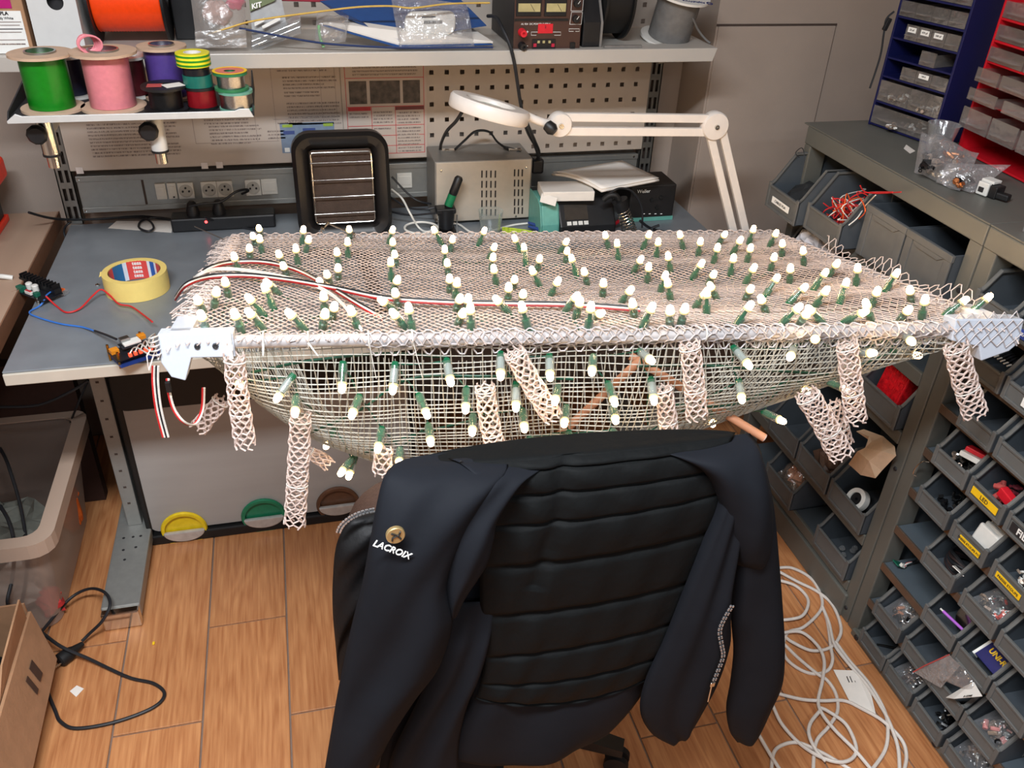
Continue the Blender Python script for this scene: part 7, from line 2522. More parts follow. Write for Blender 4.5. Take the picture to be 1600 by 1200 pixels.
# back: quilted panel, then the smooth hem below it
piece('quilted_back', [(640, 719, 1150, 675, 0.912, 0.004), (665, 727, 1146, 683, 0.900, 0.010), (695, 745, 1140, 700, 0.892, 0.016), (735, 790, 1136, 742, 0.885, 0.022), (748, 850, 1132, 790, 0.880, 0.024), (750, 940, 1100, 882, 0.878, 0.022), (756, 1020, 1068, 960, 0.876, 0.020), (750, 1070, 1042, 1022, 0.874, 0.018, 6), (742, 1092, 1012, 1062, 0.873, 0.012, 18)], quilt, nseg=60, sub=26, disp=quilt_disp, thick=0.035)
piece('back_hem', [(735, 1040, 1040, 1010, 0.892, 0.010), (735, 1085, 1022, 1050, 0.884, 0.016, 10), (715, 1130, 1000, 1090, 0.880, 0.018, 16), (705, 1165, 975, 1122, 0.878, 0.016, 22), (700, 1185, 950, 1148, 0.878, 0.010, 26)], soft, nseg=30, sub=8, disp=wr((0.005, 1.5, 0.3, 0.4), (0.003, 2.6, -0.5, 1.0)), thick=0.012)
# left sleeve (camera left) and shoulder
sl_rows = [(636, 719, 790, 715, 0.908, 0.004), (612, 730, 794, 722, 0.893, 0.014), (598, 750, 790, 738, 0.876, 0.026), (588, 790, 764, 775, 0.862, 0.034), (577, 850, 726, 835, 0.850, 0.038), (566, 910, 700, 905, 0.845, 0.040), (551, 970, 708, 965, 0.842, 0.040), (538, 1030, 690, 1032, 0.842, 0.038), (526, 1090, 652, 1085, 0.842, 0.036), (516, 1150, 615, 1145, 0.842, 0.034), (506, 1210, 585, 1205, 0.842, 0.032), (498, 1265, 560, 1262, 0.842, 0.028)]
slv = piece('left_sleeve', sl_rows, soft, nseg=26, sub=7, disp=wr((0.005, 1.2, 0.6, 0.0), (0.004, 0.7, 2.2, 1.4), (0.0022, 2.0, 3.1, 0.3)), thick=0.03)
piece('shoulder_yoke', [(700, 716, 880, 721, 0.904, 0.004), (722, 726, 852, 730, 0.888, 0.016), (738, 750, 815, 752, 0.868, 0.022), (712, 800, 780, 806, 0.852, 0.022), (694, 850, 772, 842, 0.846, 0.024), (688, 895, 760, 880, 0.846, 0.024), (694, 935, 730, 925, 0.846, 0.020), (704, 966, 712, 962, 0.848, 0.012)], soft, nseg=18, sub=7, disp=wr((0.003, 0.8, 1.2, 0.0), (0.002, 1.8, 2.0, 0.6)), thick=0.014)
piece('left_front_panel', [(690, 940, 775, 940, 0.880, 0.010), (684, 1000, 768, 990, 0.872, 0.016), (668, 1060, 752, 1050, 0.868, 0.018), (640, 1120, 728, 1110, 0.866, 0.018), (612, 1180, 716, 1175, 0.866, 0.018), (600, 1240, 722, 1240, 0.868, 0.014)], soft, nseg=18, sub=7, disp=wr((0.005, 1.0, 0.5, 0.2), (0.003, 2.0, 1.1, 0.9)), thick=0.012)
piece('quilted_lining', [(572, 797, 612, 790, 0.955, 0.006), (546, 812, 612, 812, 0.938, 0.016), (526, 850, 606, 852, 0.930, 0.020), (520, 905, 590, 905, 0.925, 0.018), (520, 960, 572, 960, 0.922, 0.014), (525, 1015, 556, 1015, 0.920, 0.010), (529, 1062, 540, 1062, 0.920, 0.004)], lining, nseg=16, sub=7, disp=wr((0.004, 0.8, 3.0, 0.2), (0.0025, 2.0, 5.0, 0.9)), thick=0.016)
# right sleeve, right front panel
piece('right_sleeve', [(1100, 688, 1174, 681, 0.910, 0.004), (1118, 704, 1185, 698, 0.895, 0.020), (1140, 745, 1196, 738, 0.884, 0.030), (1150, 800, 1207, 793, 0.880, 0.032), (1146, 880, 1215, 872, 0.876, 0.034), (1142, 960, 1221, 952, 0.874, 0.034), (1146, 1020, 1224, 1012, 0.874, 0.034), (1141, 1070, 1222, 1064, 0.874, 0.032), (1135, 1110, 1205, 1106, 0.874, 0.030), (1140, 1142, 1190, 1136, 0.874, 0.024), (1152, 1160, 1176, 1158, 0.874, 0.012)], soft, nseg=22, sub=7, disp=wr((0.004, 1.0, 0.8, 0.0), (0.003, 0.6, 2.6, 1.4)), thick=0.028)
piece('right_shoulder', [(985, 700, 1172, 677, 0.908, 0.006), (1045, 708, 1186, 697, 0.888, 0.030), (1098, 736, 1196, 736, 0.874, 0.038), (1122, 780, 1204, 785, 0.868, 0.040), (1132, 830, 1202, 840, 0.868, 0.038), (1146, 880, 1190, 885, 0.872, 0.026)], soft, nseg=20, sub=7, disp=wr((0.003, 0.9, 0.8, 0.0), (0.002, 1.6, 2.0, 0.7)), thick=0.02)
piece('right_front_panel', [(1070, 700, 1160, 690, 0.910, 0.004), (1112, 726, 1164, 712, 0.890, 0.014), (1124, 775, 1164, 765, 0.872, 0.022), (1096, 850, 1152, 850, 0.866, 0.026), (1064, 930, 1143, 915, 0.862, 0.028), (1036, 1000, 1142, 962, 0.860, 0.028), (1008, 1062, 1141, 1008, 0.860, 0.026), (1000, 1110, 1124, 1062, 0.860, 0.022), (1018, 1146, 1100, 1108, 0.861, 0.016), (1052, 1166, 1078, 1146, 0.862, 0.008)], soft, nseg=24, sub=7, disp=wr((0.005, 1.1, 0.4, 0.3), (0.003, 2.2, 0.9, 0.2)), thick=0.014)


piece('side_inset', [(690, 830, 800, 830, 0.912, 0.004), (670, 940, 800, 930, 0.905, 0.008), (630, 1060, 790, 1050, 0.902, 0.010), (598, 1170, 780, 1160, 0.900, 0.010), (585, 1260, 770, 1250, 0.900, 0.008)], soft, nseg=14, sub=6, thick=0.01)


# zips
def zipper(pts, Y, name, teeth=26):
    path = cr([at_y(x, y, Y) for x, y in pts], 10)
    z = MB().tube(path, 0.0022, 6, flat=0.5).build(name, mat('zip_tape', (60, 62, 66), 0.6), jk, smooth=True)
    t_ = MB()
    n = len(path)
    for k in range(teeth):
        i = int(k / teeth * (n - 1))
        p = path[i]
        d = (path[min(i + 1, n - 1)] - p).normalized()
        s = d.cross(NRM).normalized()
        for sgn in (-1, 1):
            t_.box(p + s * (0.0024 * sgn) + NRM * 0.0016, (0.0022, 0.002, 0.002))
    t_.build('zip_teeth', mat('zip_silver', (206, 206, 208), 0.3, 0.8), z)['kind'] = 'stuff'
    return z


zp = zipper([(1143, 946), (1131, 966), (1124, 985), (1127, 1008), (1129, 1025), (1120, 1050), (1112, 1070)], 0.828, 'pocket_zip', 40)
pu = at_y(1110, 1080, 0.826)
MB().tube([at_y(1112, 1070, 0.826), at_y(1106, 1096, 0.826)], 0.0014, 6).build('zip_pull', 'chrome', zp)
MB().box(at_y(1113, 1069, 0.825), (0.008, 0.004, 0.010)).build('zip_slider', 'chrome', zp, bevel=0.001)
zipper([(584, 796), (566, 800), (548, 808), (534, 820), (528, 832)], 0.916, 'lining_zip', 26)
# badge and lettering on the sleeve
bd = at_y(618, 836, 0.812)
e1 = (at_y(648, 846, 0.812) - at_y(588, 826, 0.812))
txx = (at_y(641, 869, 0.812) - at_y(585, 848, 0.812)).normalized()
nn_ = V((0.0, -1, 0.12)).normalized()
txy = nn_.cross(txx).normalized()
Rb = Matrix((txx, txy, txx.cross(txy))).transposed()
bo = bd + nn_ * 0.001
bg_ = MB().lathe([(0, 0.0016), (0.0112, 0.0016), (0.0122, 0.0006), (0.0122, -0.004), (0, -0.004)], bo, 30, Rb).build('badge', mat('badge_gold', (190, 166, 118), 0.35, 0.7), slv, smooth=True)
ORG[bg_.name] = ORG[slv.name]
pc = mat('badge_dark', (40, 36, 34), 0.4)


def badge_pt(u, v):
    return bo + txx * u + txy * v + nn_ * 0.0022


for pts in ([(-0.008, 0.001), (-0.002, 0.0015), (0.003, 0.001), (0.009, -0.001)], [(0.001, 0.009), (0.0025, 0.004), (0.0, 0.0), (-0.002, -0.004), (0.0, -0.0085)]):
    MB().tube(cr([badge_pt(*p) for p in pts], 5), [0.0006] + [0.0013] * (5 * (len(pts) - 1) - 1) + [0.0006], 6).build('badge_mark', pc, jk)
lt0 = at_y(613, 858, 0.812) + nn_ * 0.002
text('LACROIX', 0.0132, lt0, txx, txy, MATS['white_print'], jk, bold=0.0001, ext=0.0006)

# ================================================================== white cable heap on the floor
def z6(x, y, z=0.006):
    return at_z(1180 + .2625 * x, 885 + .2625 * y, z)


HE = [[(130, 10), (220, 10), (330, 70), (390, 170), (390, 260), (290, 360), (200, 390), (170, 450), (180, 540), (260, 610), (350, 640), (430, 620), (460, 560), (450, 480), (430, 330), (400, 240)],
      [(140, 30), (250, 90), (370, 150), (460, 230), (510, 360), (490, 440), (430, 490), (330, 500), (220, 450), (180, 420)],
      [(110, 75), (230, 110), (300, 170), (315, 230), (270, 300), (140, 322)],
      [(140, 400), (270, 390), (370, 470), (410, 560), (400, 680), (375, 800), (400, 880), (480, 980), (590, 1090), (700, 1220)],
      [(150, 440), (250, 540), (370, 640), (430, 680), (480, 760), (490, 860), (440, 950), (370, 1030), (350, 1120), (345, 1240)],
      [(110, 750), (270, 790), (400, 800), (530, 800), (640, 850), (760, 920), (870, 1030), (900, 1130), (880, 1240)],
      [(80, 760), (110, 840), (160, 940), (260, 1050), (380, 1130), (500, 1165), (580, 1140), (600, 1070), (540, 940), (430, 860), (380, 840)],
      [(-10, 960), (20, 1000), (90, 1120), (180, 1260)],
      [(95, 1240), (110, 1110), (170, 1060), (260, 1050), (380, 1100), (470, 1150), (600, 1230)],
      [(480, 450), (560, 560), (680, 700), (770, 860), (790, 980), (770, 1100), (680, 1230)],
      [(400, 240), (440, 340), (470, 460), (540, 560), (660, 700), (740, 820), (800, 930), (850, 1080), (860, 1240)],
      [(385, 860), (330, 930), (320, 1000), (360, 1090), (420, 1160)]]
wh = thing('white_cable_heap', 'heap of looped white cable on the floor beside the rack', 'cable', z6(400, 600, 0))
cab = mat('cable_white', (206, 198, 190), 0.5, var=0.05)
for k, h in enumerate(HE):
    zb = 0.005 + 0.0035 * (k % 4)
    MB().tube(cr([z6(x, y, zb + 0.003 * sin(i * 1.7 + k)) for i, (x, y) in enumerate(h)], 8), 0.0043, 8).build('cable_loop', cab, wh, smooth=True)
pp = [z6(465, 615, 0.003), z6(600, 620, 0.012), z6(690, 760, 0.003), z6(725, 910, 0.003), z6(560, 800, 0.004)]
lp = thing('cable_tag', 'white printed paper tag under the cable heap', 'paper', pp[0])
MB().add(pp, [(0, 1, 2, 3, 4)]).build('tag_paper', 'paper', lp, solid=0.0006)
for k in range(3):
    a_, b_ = z6(545 + 18 * k, 655, 0.0085), z6(560 + 18 * k, 690, 0.0085)
    MB().tube([a_, b_], 0.0012, 5).build('tag_print', 'dark_print', lp)

# ================================================================== drawer cabinets on the racks
clear_d = film('drawer_clear', (200, 190, 182), 0.14, rough=0.12, bump=0.15, bscale=25, dif=0.35)


def cabinet(name, label, A, B, depth, z0, height, body_m, rows, tk=0.006):
    """A far, B near front bottom corner (xy); rows: list of (z_low, z_high, [drawer spans 0..1], protrude)"""
    A, B = V((A[0], A[1], 0)), V((B[0], B[1], 0))
    ex = (B - A).normalized()
    w = (B - A).length
    ed = V((-ex.y, ex.x, 0))
    if ed.x < 0:
        ed = -ed
    R = Matrix((ex, ed, Z3)).transposed()
    c0 = A + ex * (w / 2) + ed * (depth / 2)
    t = thing(name, label, 'drawer cabinet', (c0.x, c0.y, z0))

    def bx_(u0, u1, d0, d1, za, zb, nm, m_, par=t, bev=0.001):
        c = A + ex * ((u0 + u1) / 2) + ed * ((d0 + d1) / 2) + Z3 * ((za + zb) / 2)
        return MB().box(c, (u1 - u0, d1 - d0, zb - za), R).build(nm, m_, par, bevel=bev)
    bx_(0, tk, 0, depth, z0, z0 + height, 'side_panel', body_m)
    bx_(w - tk, w, 0, depth, z0, z0 + height, 'side_panel', body_m)
    bx_(tk, w - tk, depth - 0.004, depth, z0, z0 + height, 'back_panel', body_m)
    for z in sorted({r[0] for r in rows} | {height}):
        bx_(tk, w - tk, 0.001, depth - 0.004, z0 + z - 0.002, z0 + z + 0.003, 'divider', body_m)
    for (za, zb, spans, pro) in rows:
        for (s0, s1, *lab) in spans:
            u0, u1 = tk + (w - 2 * tk) * s0 + 0.001, tk + (w - 2 * tk) * s1 - 0.001
            d0 = -pro + 0.001
            d1 = depth - 0.02 - pro
            a, b = z0 + za + 0.004, z0 + zb - 0.005
            dr = bx_(u0, u1, d0, d0 + 0.0018, a, b, 'drawer', clear_d, bev=0)
            bx_(u0, u0 + 0.0014, d0, d1, a, b - 0.004, 'drawer_side', clear_d, dr, 0)
            bx_(u1 - 0.0014, u1, d0, d1, a, b - 0.004, 'drawer_side', clear_d, dr, 0)
            bx_(u0, u1, d0, d1, a, a + 0.0014, 'drawer_base', clear_d, dr, 0)
            # curled pull lip
            um = (u0 + u1) / 2
            hw = (u1 - u0) * 0.42
            c = A + ex * um + ed * d0 + Z3 * (a + (b - a) * 0.32)
            MB().prism([(-hw, 0), (hw, 0), (hw * 0.7, 0.012), (-hw * 0.7, 0.012)], c, ex, -ed, Z3, 0.0016).build('pull_lip', clear_d, dr)
            if lab and lab[0]:
                c2 = A + ex * um + ed * (d0 - 0.0008) + Z3 * (a + (b - a) * 0.68)
                st_ = MB().box(c2, ((u1 - u0) * 0.66, 0.0006, (b - a) * 0.34), R).build('drawer_label', 'white_print', dr)
                text(lab[0], (b - a) * 0.18, c2 - ed * 0.0006, ex, Z3, MATS['dark_print'], dr)
            if len(lab) > 1:
                c3 = A + ex * um + ed * (d0 + 0.03) + Z3 * (a + (b - a) * 0.3)
                bits(dr, c3 - Z3 * (b - a) * 0.12, ((u1 - u0) * 0.32, 0.02, (b - a) * 0.12), [lab[1], 'white_plastic'], 9, 0.007, int(s0 * 10))
    return t


navy = mat('cabinet_blue', (20, 24, 72), 0.4, var=0.05)
redc = mat('cabinet_red', (196, 22, 36), 0.4, var=0.05)
mat('gloss_black', (20, 20, 22), 0.2)
parts_m = mat('small_parts', (150, 132, 118), 0.4, 0.3, var=0.4, scale=200)
tz0 = RT + 0.0006
q4 = [(i / 4, (i + 1) / 4) for i in range(4)]
cabinet('drawer_cabinet', 'navy blue cabinet of small clear drawers standing on the rack', (1.51, 2.013), (1.557, 1.81), 0.15, tz0, 0.44, navy, [
    (0.004, 0.058, [(0, 1, '', parts_m)], 0.002),
    (0.062, 0.122, [(0, 0.5, '', parts_m), (0.5, 1.0, '', parts_m)], 0.0),
    (0.126, 0.166, [(0.28, 0.52), (0.52, 0.76, '100 R'), (0.76, 1.0)], 0.002),
    (0.172, 0.214, [(0.5, 0.74)], 0.002),
    (0.220, 0.264, [(0.18, 0.38, '22 uF'), (0.38, 0.58, '470 pF'), (0.58, 0.79, '100 nF'), (0.79, 1.0)], 0.002),
    (0.270, 0.314, [(a, b) for a, b in q4], 0.0),
    (0.320, 0.364, [(a, b) for a, b in q4], 0.0),
])
cabinet('drawer_cabinet', 'red cabinet with large frosted drawers at the right edge', (1.605, 1.775), (1.585, 1.40), 0.16, tz0, 0.44, redc, [
    (0.004, 0.056, [], 0.0),
    (0.062, 0.118, [(0.02, 0.30), (0.31, 0.56), (0.58, 0.98)], 0.03),
    (0.124, 0.160, [(0.0, 0.28), (0.34, 0.62), (0.64, 0.98)], 0.025),
    (0.166, 0.206, [(0.0, 0.22), (0.24, 0.6), (0.62, 0.98)], 0.02),
    (0.212, 0.252, [(0.0, 0.33), (0.34, 0.66), (0.67, 0.98)], 0.004),
    (0.258, 0.300, [(0.0, 0.33), (0.34, 0.66), (0.67, 0.98)], 0.0),
    (0.306, 0.350, [(0.0, 0.33), (0.34, 0.66), (0.67, 0.98)], 0.0),
])
wire('black_strap', 'thin black strap hanging beside the navy cabinet', [at_y(1397, 18, 1.99), at_y(1385, 30, 1.99), at_y(1381, 52, 1.985), at_y(1376, 85, 1.98), at_y(1367, 115, 1.975), at_y(1359, 138, 1.97)], 0.0025, 'dark_wire', cat='strap')
p = at_y(1386, 38, 1.985)
tag(MB().box(p, (0.012, 0.008, 0.03), Matrix.Rotation(0.3, 3, 'Y')).build('strap_clip', 'black_plastic', bevel=0.002), 'small black clip on the strap beside the navy cabinet', 'clip')
# cup, bags and connector on the rack top
cp = at_z(1462, 240, RT)
tag(MB().lathe([(0.0, 0.001), (0.024, 0.001), (0.036, 0.07), (0.038, 0.072), (0.0365, 0.0725), (0.0345, 0.069), (0.0225, 0.0025), (0, 0.0025)], (cp.x, cp.y, RT + 0.0006), 28).build('plastic_cup', 'clear_plastic', smooth=True), 'clear plastic cup in front of the navy cabinet', 'cup')
c0 = at_z(1470, 262, RT)
bg = pouch('parts_bag', 'crumpled clear bag of dark electronic parts on the rack top', [at_z(1428, 268, RT + 0.004), at_z(1500, 300, RT + 0.004), at_z(1530, 240, RT + 0.05), at_z(1440, 205, RT + 0.06)], 0.07, MATS['clear_film'], seed=21, n=16, amp=0.012)
rn = random.Random(3)
for k in range(7):
    px_, py_ = rn.uniform(1445, 1500), rn.uniform(225, 272)
    p = at_z(px_, py_, RT + 0.025)
    bits(bg, p, (0.02, 0.02, 0.012), [[MATS['black_plastic'], MATS['small_parts'], mat('copper_bits', (176, 112, 70), 0.35, 0.8), MATS['gloss_black']][k % 4]], 8, 0.008, k)
bg = pouch('parts_bag', 'clear bag with copper terminals beside the dark parts bag', [at_z(1462, 285, RT + 0.003), at_z(1520, 302, RT + 0.003), at_z(1580, 258, RT + 0.05), at_z(1480, 255, RT + 0.045)], 0.045, MATS['clear_film'], seed=22, n=14, amp=0.008)
for k in range(5):
    p = at_z(rn.uniform(1474, 1520), rn.uniform(268, 290), RT + 0.018)
    bits(bg, p, (0.012, 0.012, 0.006), [MATS['copper_bits'] if k % 2 else MATS['gloss_black']], 5, 0.007, k)
kc_ = at_z(1545, 306, RT)
cn = thing('modular_connector', 'black and white modular connector on the rack top', 'connector', (kc_.x, kc_.y, RT + 0.0006))
MB().box((kc_.x, kc_.y, RT + 0.014), (0.03, 0.045, 0.026), Matrix.Rotation(0.25, 3, 'Z')).build('black_block', 'black_plastic', cn, bevel=0.002)
MB().box((kc_.x - 0.016, kc_.y + 0.004, RT + 0.016), (0.010, 0.026, 0.028), Matrix.Rotation(0.25, 3, 'Z')).build('white_face', 'white_plastic', cn, bevel=0.002)
MB().box((kc_.x - 0.0215, kc_.y + 0.005, RT + 0.014), (0.003, 0.012, 0.010), Matrix.Rotation(0.25, 3, 'Z')).build('port', 'dark_print', cn)
MB().box((kc_.x + 0.002, kc_.y + 0.008, RT + 0.031), (0.026, 0.03, 0.006), Matrix.Rotation(0.25, 3, 'Z')).build('white_top', 'white_plastic', cn, bevel=0.001)
MB().box((kc_.x + 0.006, kc_.y - 0.032, RT + 0.010), (0.018, 0.028, 0.014), Matrix.Rotation(0.4, 3, 'Z')).build('black_tail', 'black_rubber', cn, bevel=0.003)
cx2 = at_z(1596, 362, RT)
tag(MB().b2((cx2.x, cx2.y - 0.08, RT + 0.0006), (cx2.x + 0.09, cx2.y, RT + 0.085)).build('clear_box', 'clear_plastic', bevel=0.002), 'clear plastic box corner at the right picture edge on the rack', 'box')
pp = [at_z(1416, 226, RT + 0.001), at_z(1430, 236, RT + 0.001), at_z(1422, 240, RT + 0.001), at_z(1412, 232, RT + 0.001)]
tag(MB().add(pp, [(0, 1, 2, 3)]).build('paper_slip', 'paper', solid=0.0006), 'white paper slip under the dark parts bag', 'paper')
pp = [at_z(1544, 202, 1.215), at_z(1590, 212, 1.215), at_z(1600, 204, 1.215), at_z(1560, 196, 1.215)]
tag(MB().add(pp, [(0, 1, 2, 3)]).build('paper_card', 'paper', solid=0.0008), 'white card lying on the lower ledge of the red cabinet', 'paper')

# ================================================================== contents of the bins
def inside(key, dx=0.05, dy=0.0, dz=0.03):
    x, y, z = BINS[key]
    return V((x + dx, y + dy, z + dz))


# red wires in the large top bin
kb = ('L', 0.94, 1.775)
rw = thing('red_wire_tangle', 'tangle of red and white wires in the large bin', 'wires', inside(kb, 0.07, 0, 0.01))
rn = random.Random(9)
for k in range(22):
    c = inside(kb, 0.06, rn.uniform(-0.045, 0.045), 0.04)
    pts = [c + V((rn.uniform(-0.05, 0.07), rn.uniform(-0.025, 0.025), rn.uniform(-0.02, 0.075))) for _ in range(5)]
    pts = [V((max(p.x, RX - 0.06), min(max(p.y, 1.705), 1.845), p.z)) for p in pts]
    MB().tube(cr(pts, 6), 0.0014, 5).build('wire', ['red_wire', 'red_wire', 'red_wire', 'white_wire', mat('wire_orange', (226, 96, 40), 0.45), 'red_wire'][k % 6], rw, smooth=True)
for k, (pts) in enumerate(([(1312, 350), (1322, 355), (1338, 345), (1352, 330), (1345, 310)], [(1326, 352), (1340, 340), (1352, 322), (1368, 305)], [(1330, 330), (1325, 315), (1345, 302), (1395, 300)], [(1344, 290), (1352, 300), (1375, 302), (1408, 300)])):
    MB().tube(cr([at_x(x, y, 1.285 + 0.02 * (i % 3)) for i, (x, y) in enumerate(pts)], 6), 0.0015, 5).build('wire', [MATS['wire_orange'], MATS['white_wire'], MATS['red_wire'], MATS['red_wire']][k], rw, smooth=True)
kb0 = ('L', 0.94, 1.935)
t = thing('dark_cloth', 'dark folded cloth in the labelled bin at the rack end', 'cloth', inside(kb0, 0.08, 0, 0.02))
crumple(t, 'folds', inside(kb0, 0.09, 0, 0.045), 0.055, mat('cloth_black', (30, 32, 34), 0.8), 3, (1.1, 1.1, 0.6))
wire('thin_hook_wire', 'thin black wire hook standing at the rack end', [at_x(1257, 255, 1.30), at_x(1256, 238, 1.30), at_x(1252, 231, 1.30), at_x(1243, 239, 1.30), at_x(1249, 246, 1.30)], 0.001, 'dark_wire')
# white cloth below the top bins
t = thing('white_cloth', 'crumpled white cloth on the shelf under the labelled bin', 'cloth', at_x(1275, 395, 1.33))
crumple(t, 'folds', at_x(1278, 380, 1.335), 0.048, mat('cloth_white', (206, 202, 204), 0.8, bump=0.5, bscale=30), 5, (0.8, 1.4, 0.7))


def drop(name, label, key, r, m_, sq=(1, 1, 0.6), dx=0.06, dy=0.0, seed=1, cat='parts', dz=None, bit=None):
    hz = r * sq[2]
    c = inside(key, dx, dy, (dz if dz is not None else hz * 0.9 + 0.004))
    t = thing(name, label, cat, (c.x, c.y, c.z - hz))
    if bit:
        bits(t, c, (r * sq[0] * 0.75, r * sq[1] * 0.75, hz * 0.6), [m_] + list(bit), 16, r * 0.24, seed)
    else:
        crumple(t, 'crumpled_body', c, r, m_, seed, sq, 8)
    return t


red_net = mat('red_mesh_block', (206, 18, 30), 0.5, var=0.3, scale=90, bump=0.6, bscale=120)
kk = ('L', 0.61, 1.46)
b_ = inside(kk, 0.045, 0.02, 0.0)
rb_ = thing('red_mesh_box', 'bright red perforated block standing in a bin by the post', 'box', (b_.x, b_.y, b_.z + 0.004))
MB().box(b_ + V((0.02, 0, 0.055)), (0.05, 0.085, 0.10), Matrix.Rotation(0.2, 3, 'Y')).build('block', red_net, rb_, bevel=0.004)
for i in range(5):
    for j in range(6):
        p = b_ + Matrix.Rotation(0.2, 3, 'Y') @ V((-0.0255, -0.034 + 0.0135 * j, -0.04 + 0.02 * i)) + V((0.02, 0, 0.055))
        MB().box(p, (0.003, 0.007, 0.010), Matrix.Rotation(0.2, 3, 'Y')).build('stud', red_net, rb_)
# crumpled brown paper
pk2 = thing('crumpled_paper', 'large crumpled kraft paper sheet sticking out of a far bin', 'paper', at_x(1360, 745, 1.33))
ctr = at_x(1362, 705, 1.33)
cw_ = [at_x(x, y, X) for x, y, X in ((1326, 725, 1.30), (1345, 742, 1.29), (1368, 747, 1.30), (1378, 735, 1.31), (1400, 712, 1.32), (1398, 698, 1.34), (1380, 682, 1.36), (1350, 671, 1.36), (1338, 674, 1.34), (1358, 682, 1.33), (1352, 700, 1.30), (1340, 705, 1.29))]
cmid = [at_x(1358, 720, 1.275), at_x(1378, 705, 1.29), at_x(1362, 690, 1.33)]
b = MB()
b.v = cw_ + cmid
b.f = [(0, 1, 12), (1, 2, 12), (2, 3, 12), (3, 4, 13), (4, 5, 13), (5, 6, 13), (6, 7, 14), (7, 8, 14), (8, 9, 14), (9, 10, 14), (10, 11, 12), (11, 0, 12), (3, 13, 12), (13, 14, 10), (13, 10, 12), (6, 14, 13)]
b.build('folded_sheet', mat('kraft_paper', (206, 176, 146), 0.8, var=0.06, bump=0.2), pk2, solid=0.0012)
drop('brown_packet', 'dark brown foil packet under the crumpled paper', ('L', 0.28, 1.62), 0.05, mat('brown_foil', (84, 62, 50), 0.35), (1, 1.1, 0.8), seed=4)
wr_ = inside(('L', 0.28, 1.455), 0.04, 0.0, 0.045)
rl2 = thing('white_reel', 'small white reel with a black centre in the bin by the post', 'reel', wr_ - Z3 * 0.03)
Rr = Matrix.Rotation(-1.0, 3, 'Y')
MB().lathe([(0.018, 0), (0.030, 0), (0.030, 0.02), (0.018, 0.02)], wr_, 28, Rr, closed=True).build('rim', 'white_plastic', rl2, smooth=True)
MB().lathe([(0.018, 0.003), (0.018, 0.016), (0.004, 0.016), (0.004, 0.003)], wr_, 24, Rr, closed=True).build('centre', 'black_plastic', rl2, smooth=True)
t = pouch('foil_bag', 'shiny crumpled clear bags in the lowest far bin', [inside(('L', 0.115, 1.745), 0.02, -0.06, 0.03), inside(('L', 0.115, 1.745), 0.02, 0.06, 0.03), inside(('L', 0.115, 1.745), 0.14, 0.06, 0.10), inside(('L', 0.115, 1.745), 0.12, -0.06, 0.12)], 0.08, film('film_warm', (214, 190, 168), 0.22, rough=0.15, bump=0.8), seed=31, n=14, amp=0.014)
crumple(t, 'orange_wad', inside(('L', 0.115, 1.745), 0.07, 0, 0.06), 0.035, mat('salmon_bits', (206, 140, 106), 0.5), 2)
for k in range(5):
    c = inside(('L', 0.115, 1.455), 0.045 + 0.012 * k, 0.03 * sin(k * 2.2), 0.018)
    tag(MB().lathe([(0.007, 0), (0.009, 0.004), (0.006, 0.010), (0, 0.012)], c - Z3 * 0.008, 8).build('plastic_bead', 'clear_plastic', smooth=True), ['first', 'second', 'third', 'fourth', 'fifth'][k] + ' small clear bead from the front in the lowest far bin', 'bead', 'small clear beads')

R3 = 0.630
x = inside((R3, 0), 0.045, 0.0, 0.04)
t = thing('red_white_packet', 'red and white packet lying in the bin left of LED', 'packet', x)
MB().box(x + V((0.0, -0.01, 0.012)), (0.05, 0.05, 0.012), Matrix.Rotation(0.4, 3, 'Z') @ Matrix.Rotation(0.3, 3, 'Y')).build('white_base', 'white_plastic', t, bevel=0.002)
MB().box(x + V((0.006, -0.008, 0.022)), (0.03, 0.046, 0.010), Matrix.Rotation(0.4, 3, 'Z') @ Matrix.Rotation(0.3, 3, 'Y')).build('red_top', 'tag_red', t, bevel=0.002)
drop('grey_parts', 'grey metal parts under the red and white packet', (R3, 0), 0.03, MATS['small_parts'], (1.2, 1.2, 0.7), seed=5, dx=0.05, dy=0.012, bit=['steel', 'gloss_black'])
drop('maroon_leds', 'maroon and pink parts filling the LED bin', (R3, 1), 0.038, mat('maroon_parts', (130, 50, 62), 0.45, var=0.5, scale=150), (1.2, 1.1, 0.6), dx=0.075, seed=6, bit=['sticker_red', 'gloss_black'])
x = inside((R3, 1), 0.03, -0.022, 0.042)
tag(MB().box(x, (0.018, 0.045, 0.022), Matrix.Rotation(0.2, 3, 'X')).build('red_stick', 'tag_red', bevel=0.002), 'bright red ribbed stick leaning in the LED bin', 'stick')
drop('grey_wires', 'grey coiled parts in the FILS bin', (R3, 2), 0.036, MATS['wire_grey'], (1.2, 1.2, 0.6), seed=7, bit=['gloss_black'])
drop('black_bits', 'glossy black bits in the bin left of the white blocks', (0.512, 0), 0.034, mat('gloss_black', (20, 20, 22), 0.2), (1.3, 1.2, 0.55), seed=8, dx=0.07, bit=['black_rubber'])
for k in range(4):
    c = inside((0.512, 1), 0.028 + 0.014 * k, -0.012, 0.045 + 0.002 * k)
    tag(MB().box(c, (0.010, 0.058, 0.044), Matrix.Rotation(0.25, 3, 'Y')).build('white_block', 'white_plastic', bevel=0.005), ['frontmost', 'second', 'third', 'rearmost'][k] + ' white plastic block in the yellow labelled bin', 'block', 'white plastic blocks')
drop('grey_bits', 'small pale bits in the yellow labelled bin at the edge', (0.512, 2), 0.03, MATS['small_parts'], (1.3, 1.2, 0.6), seed=9, bit=['white_plastic'])
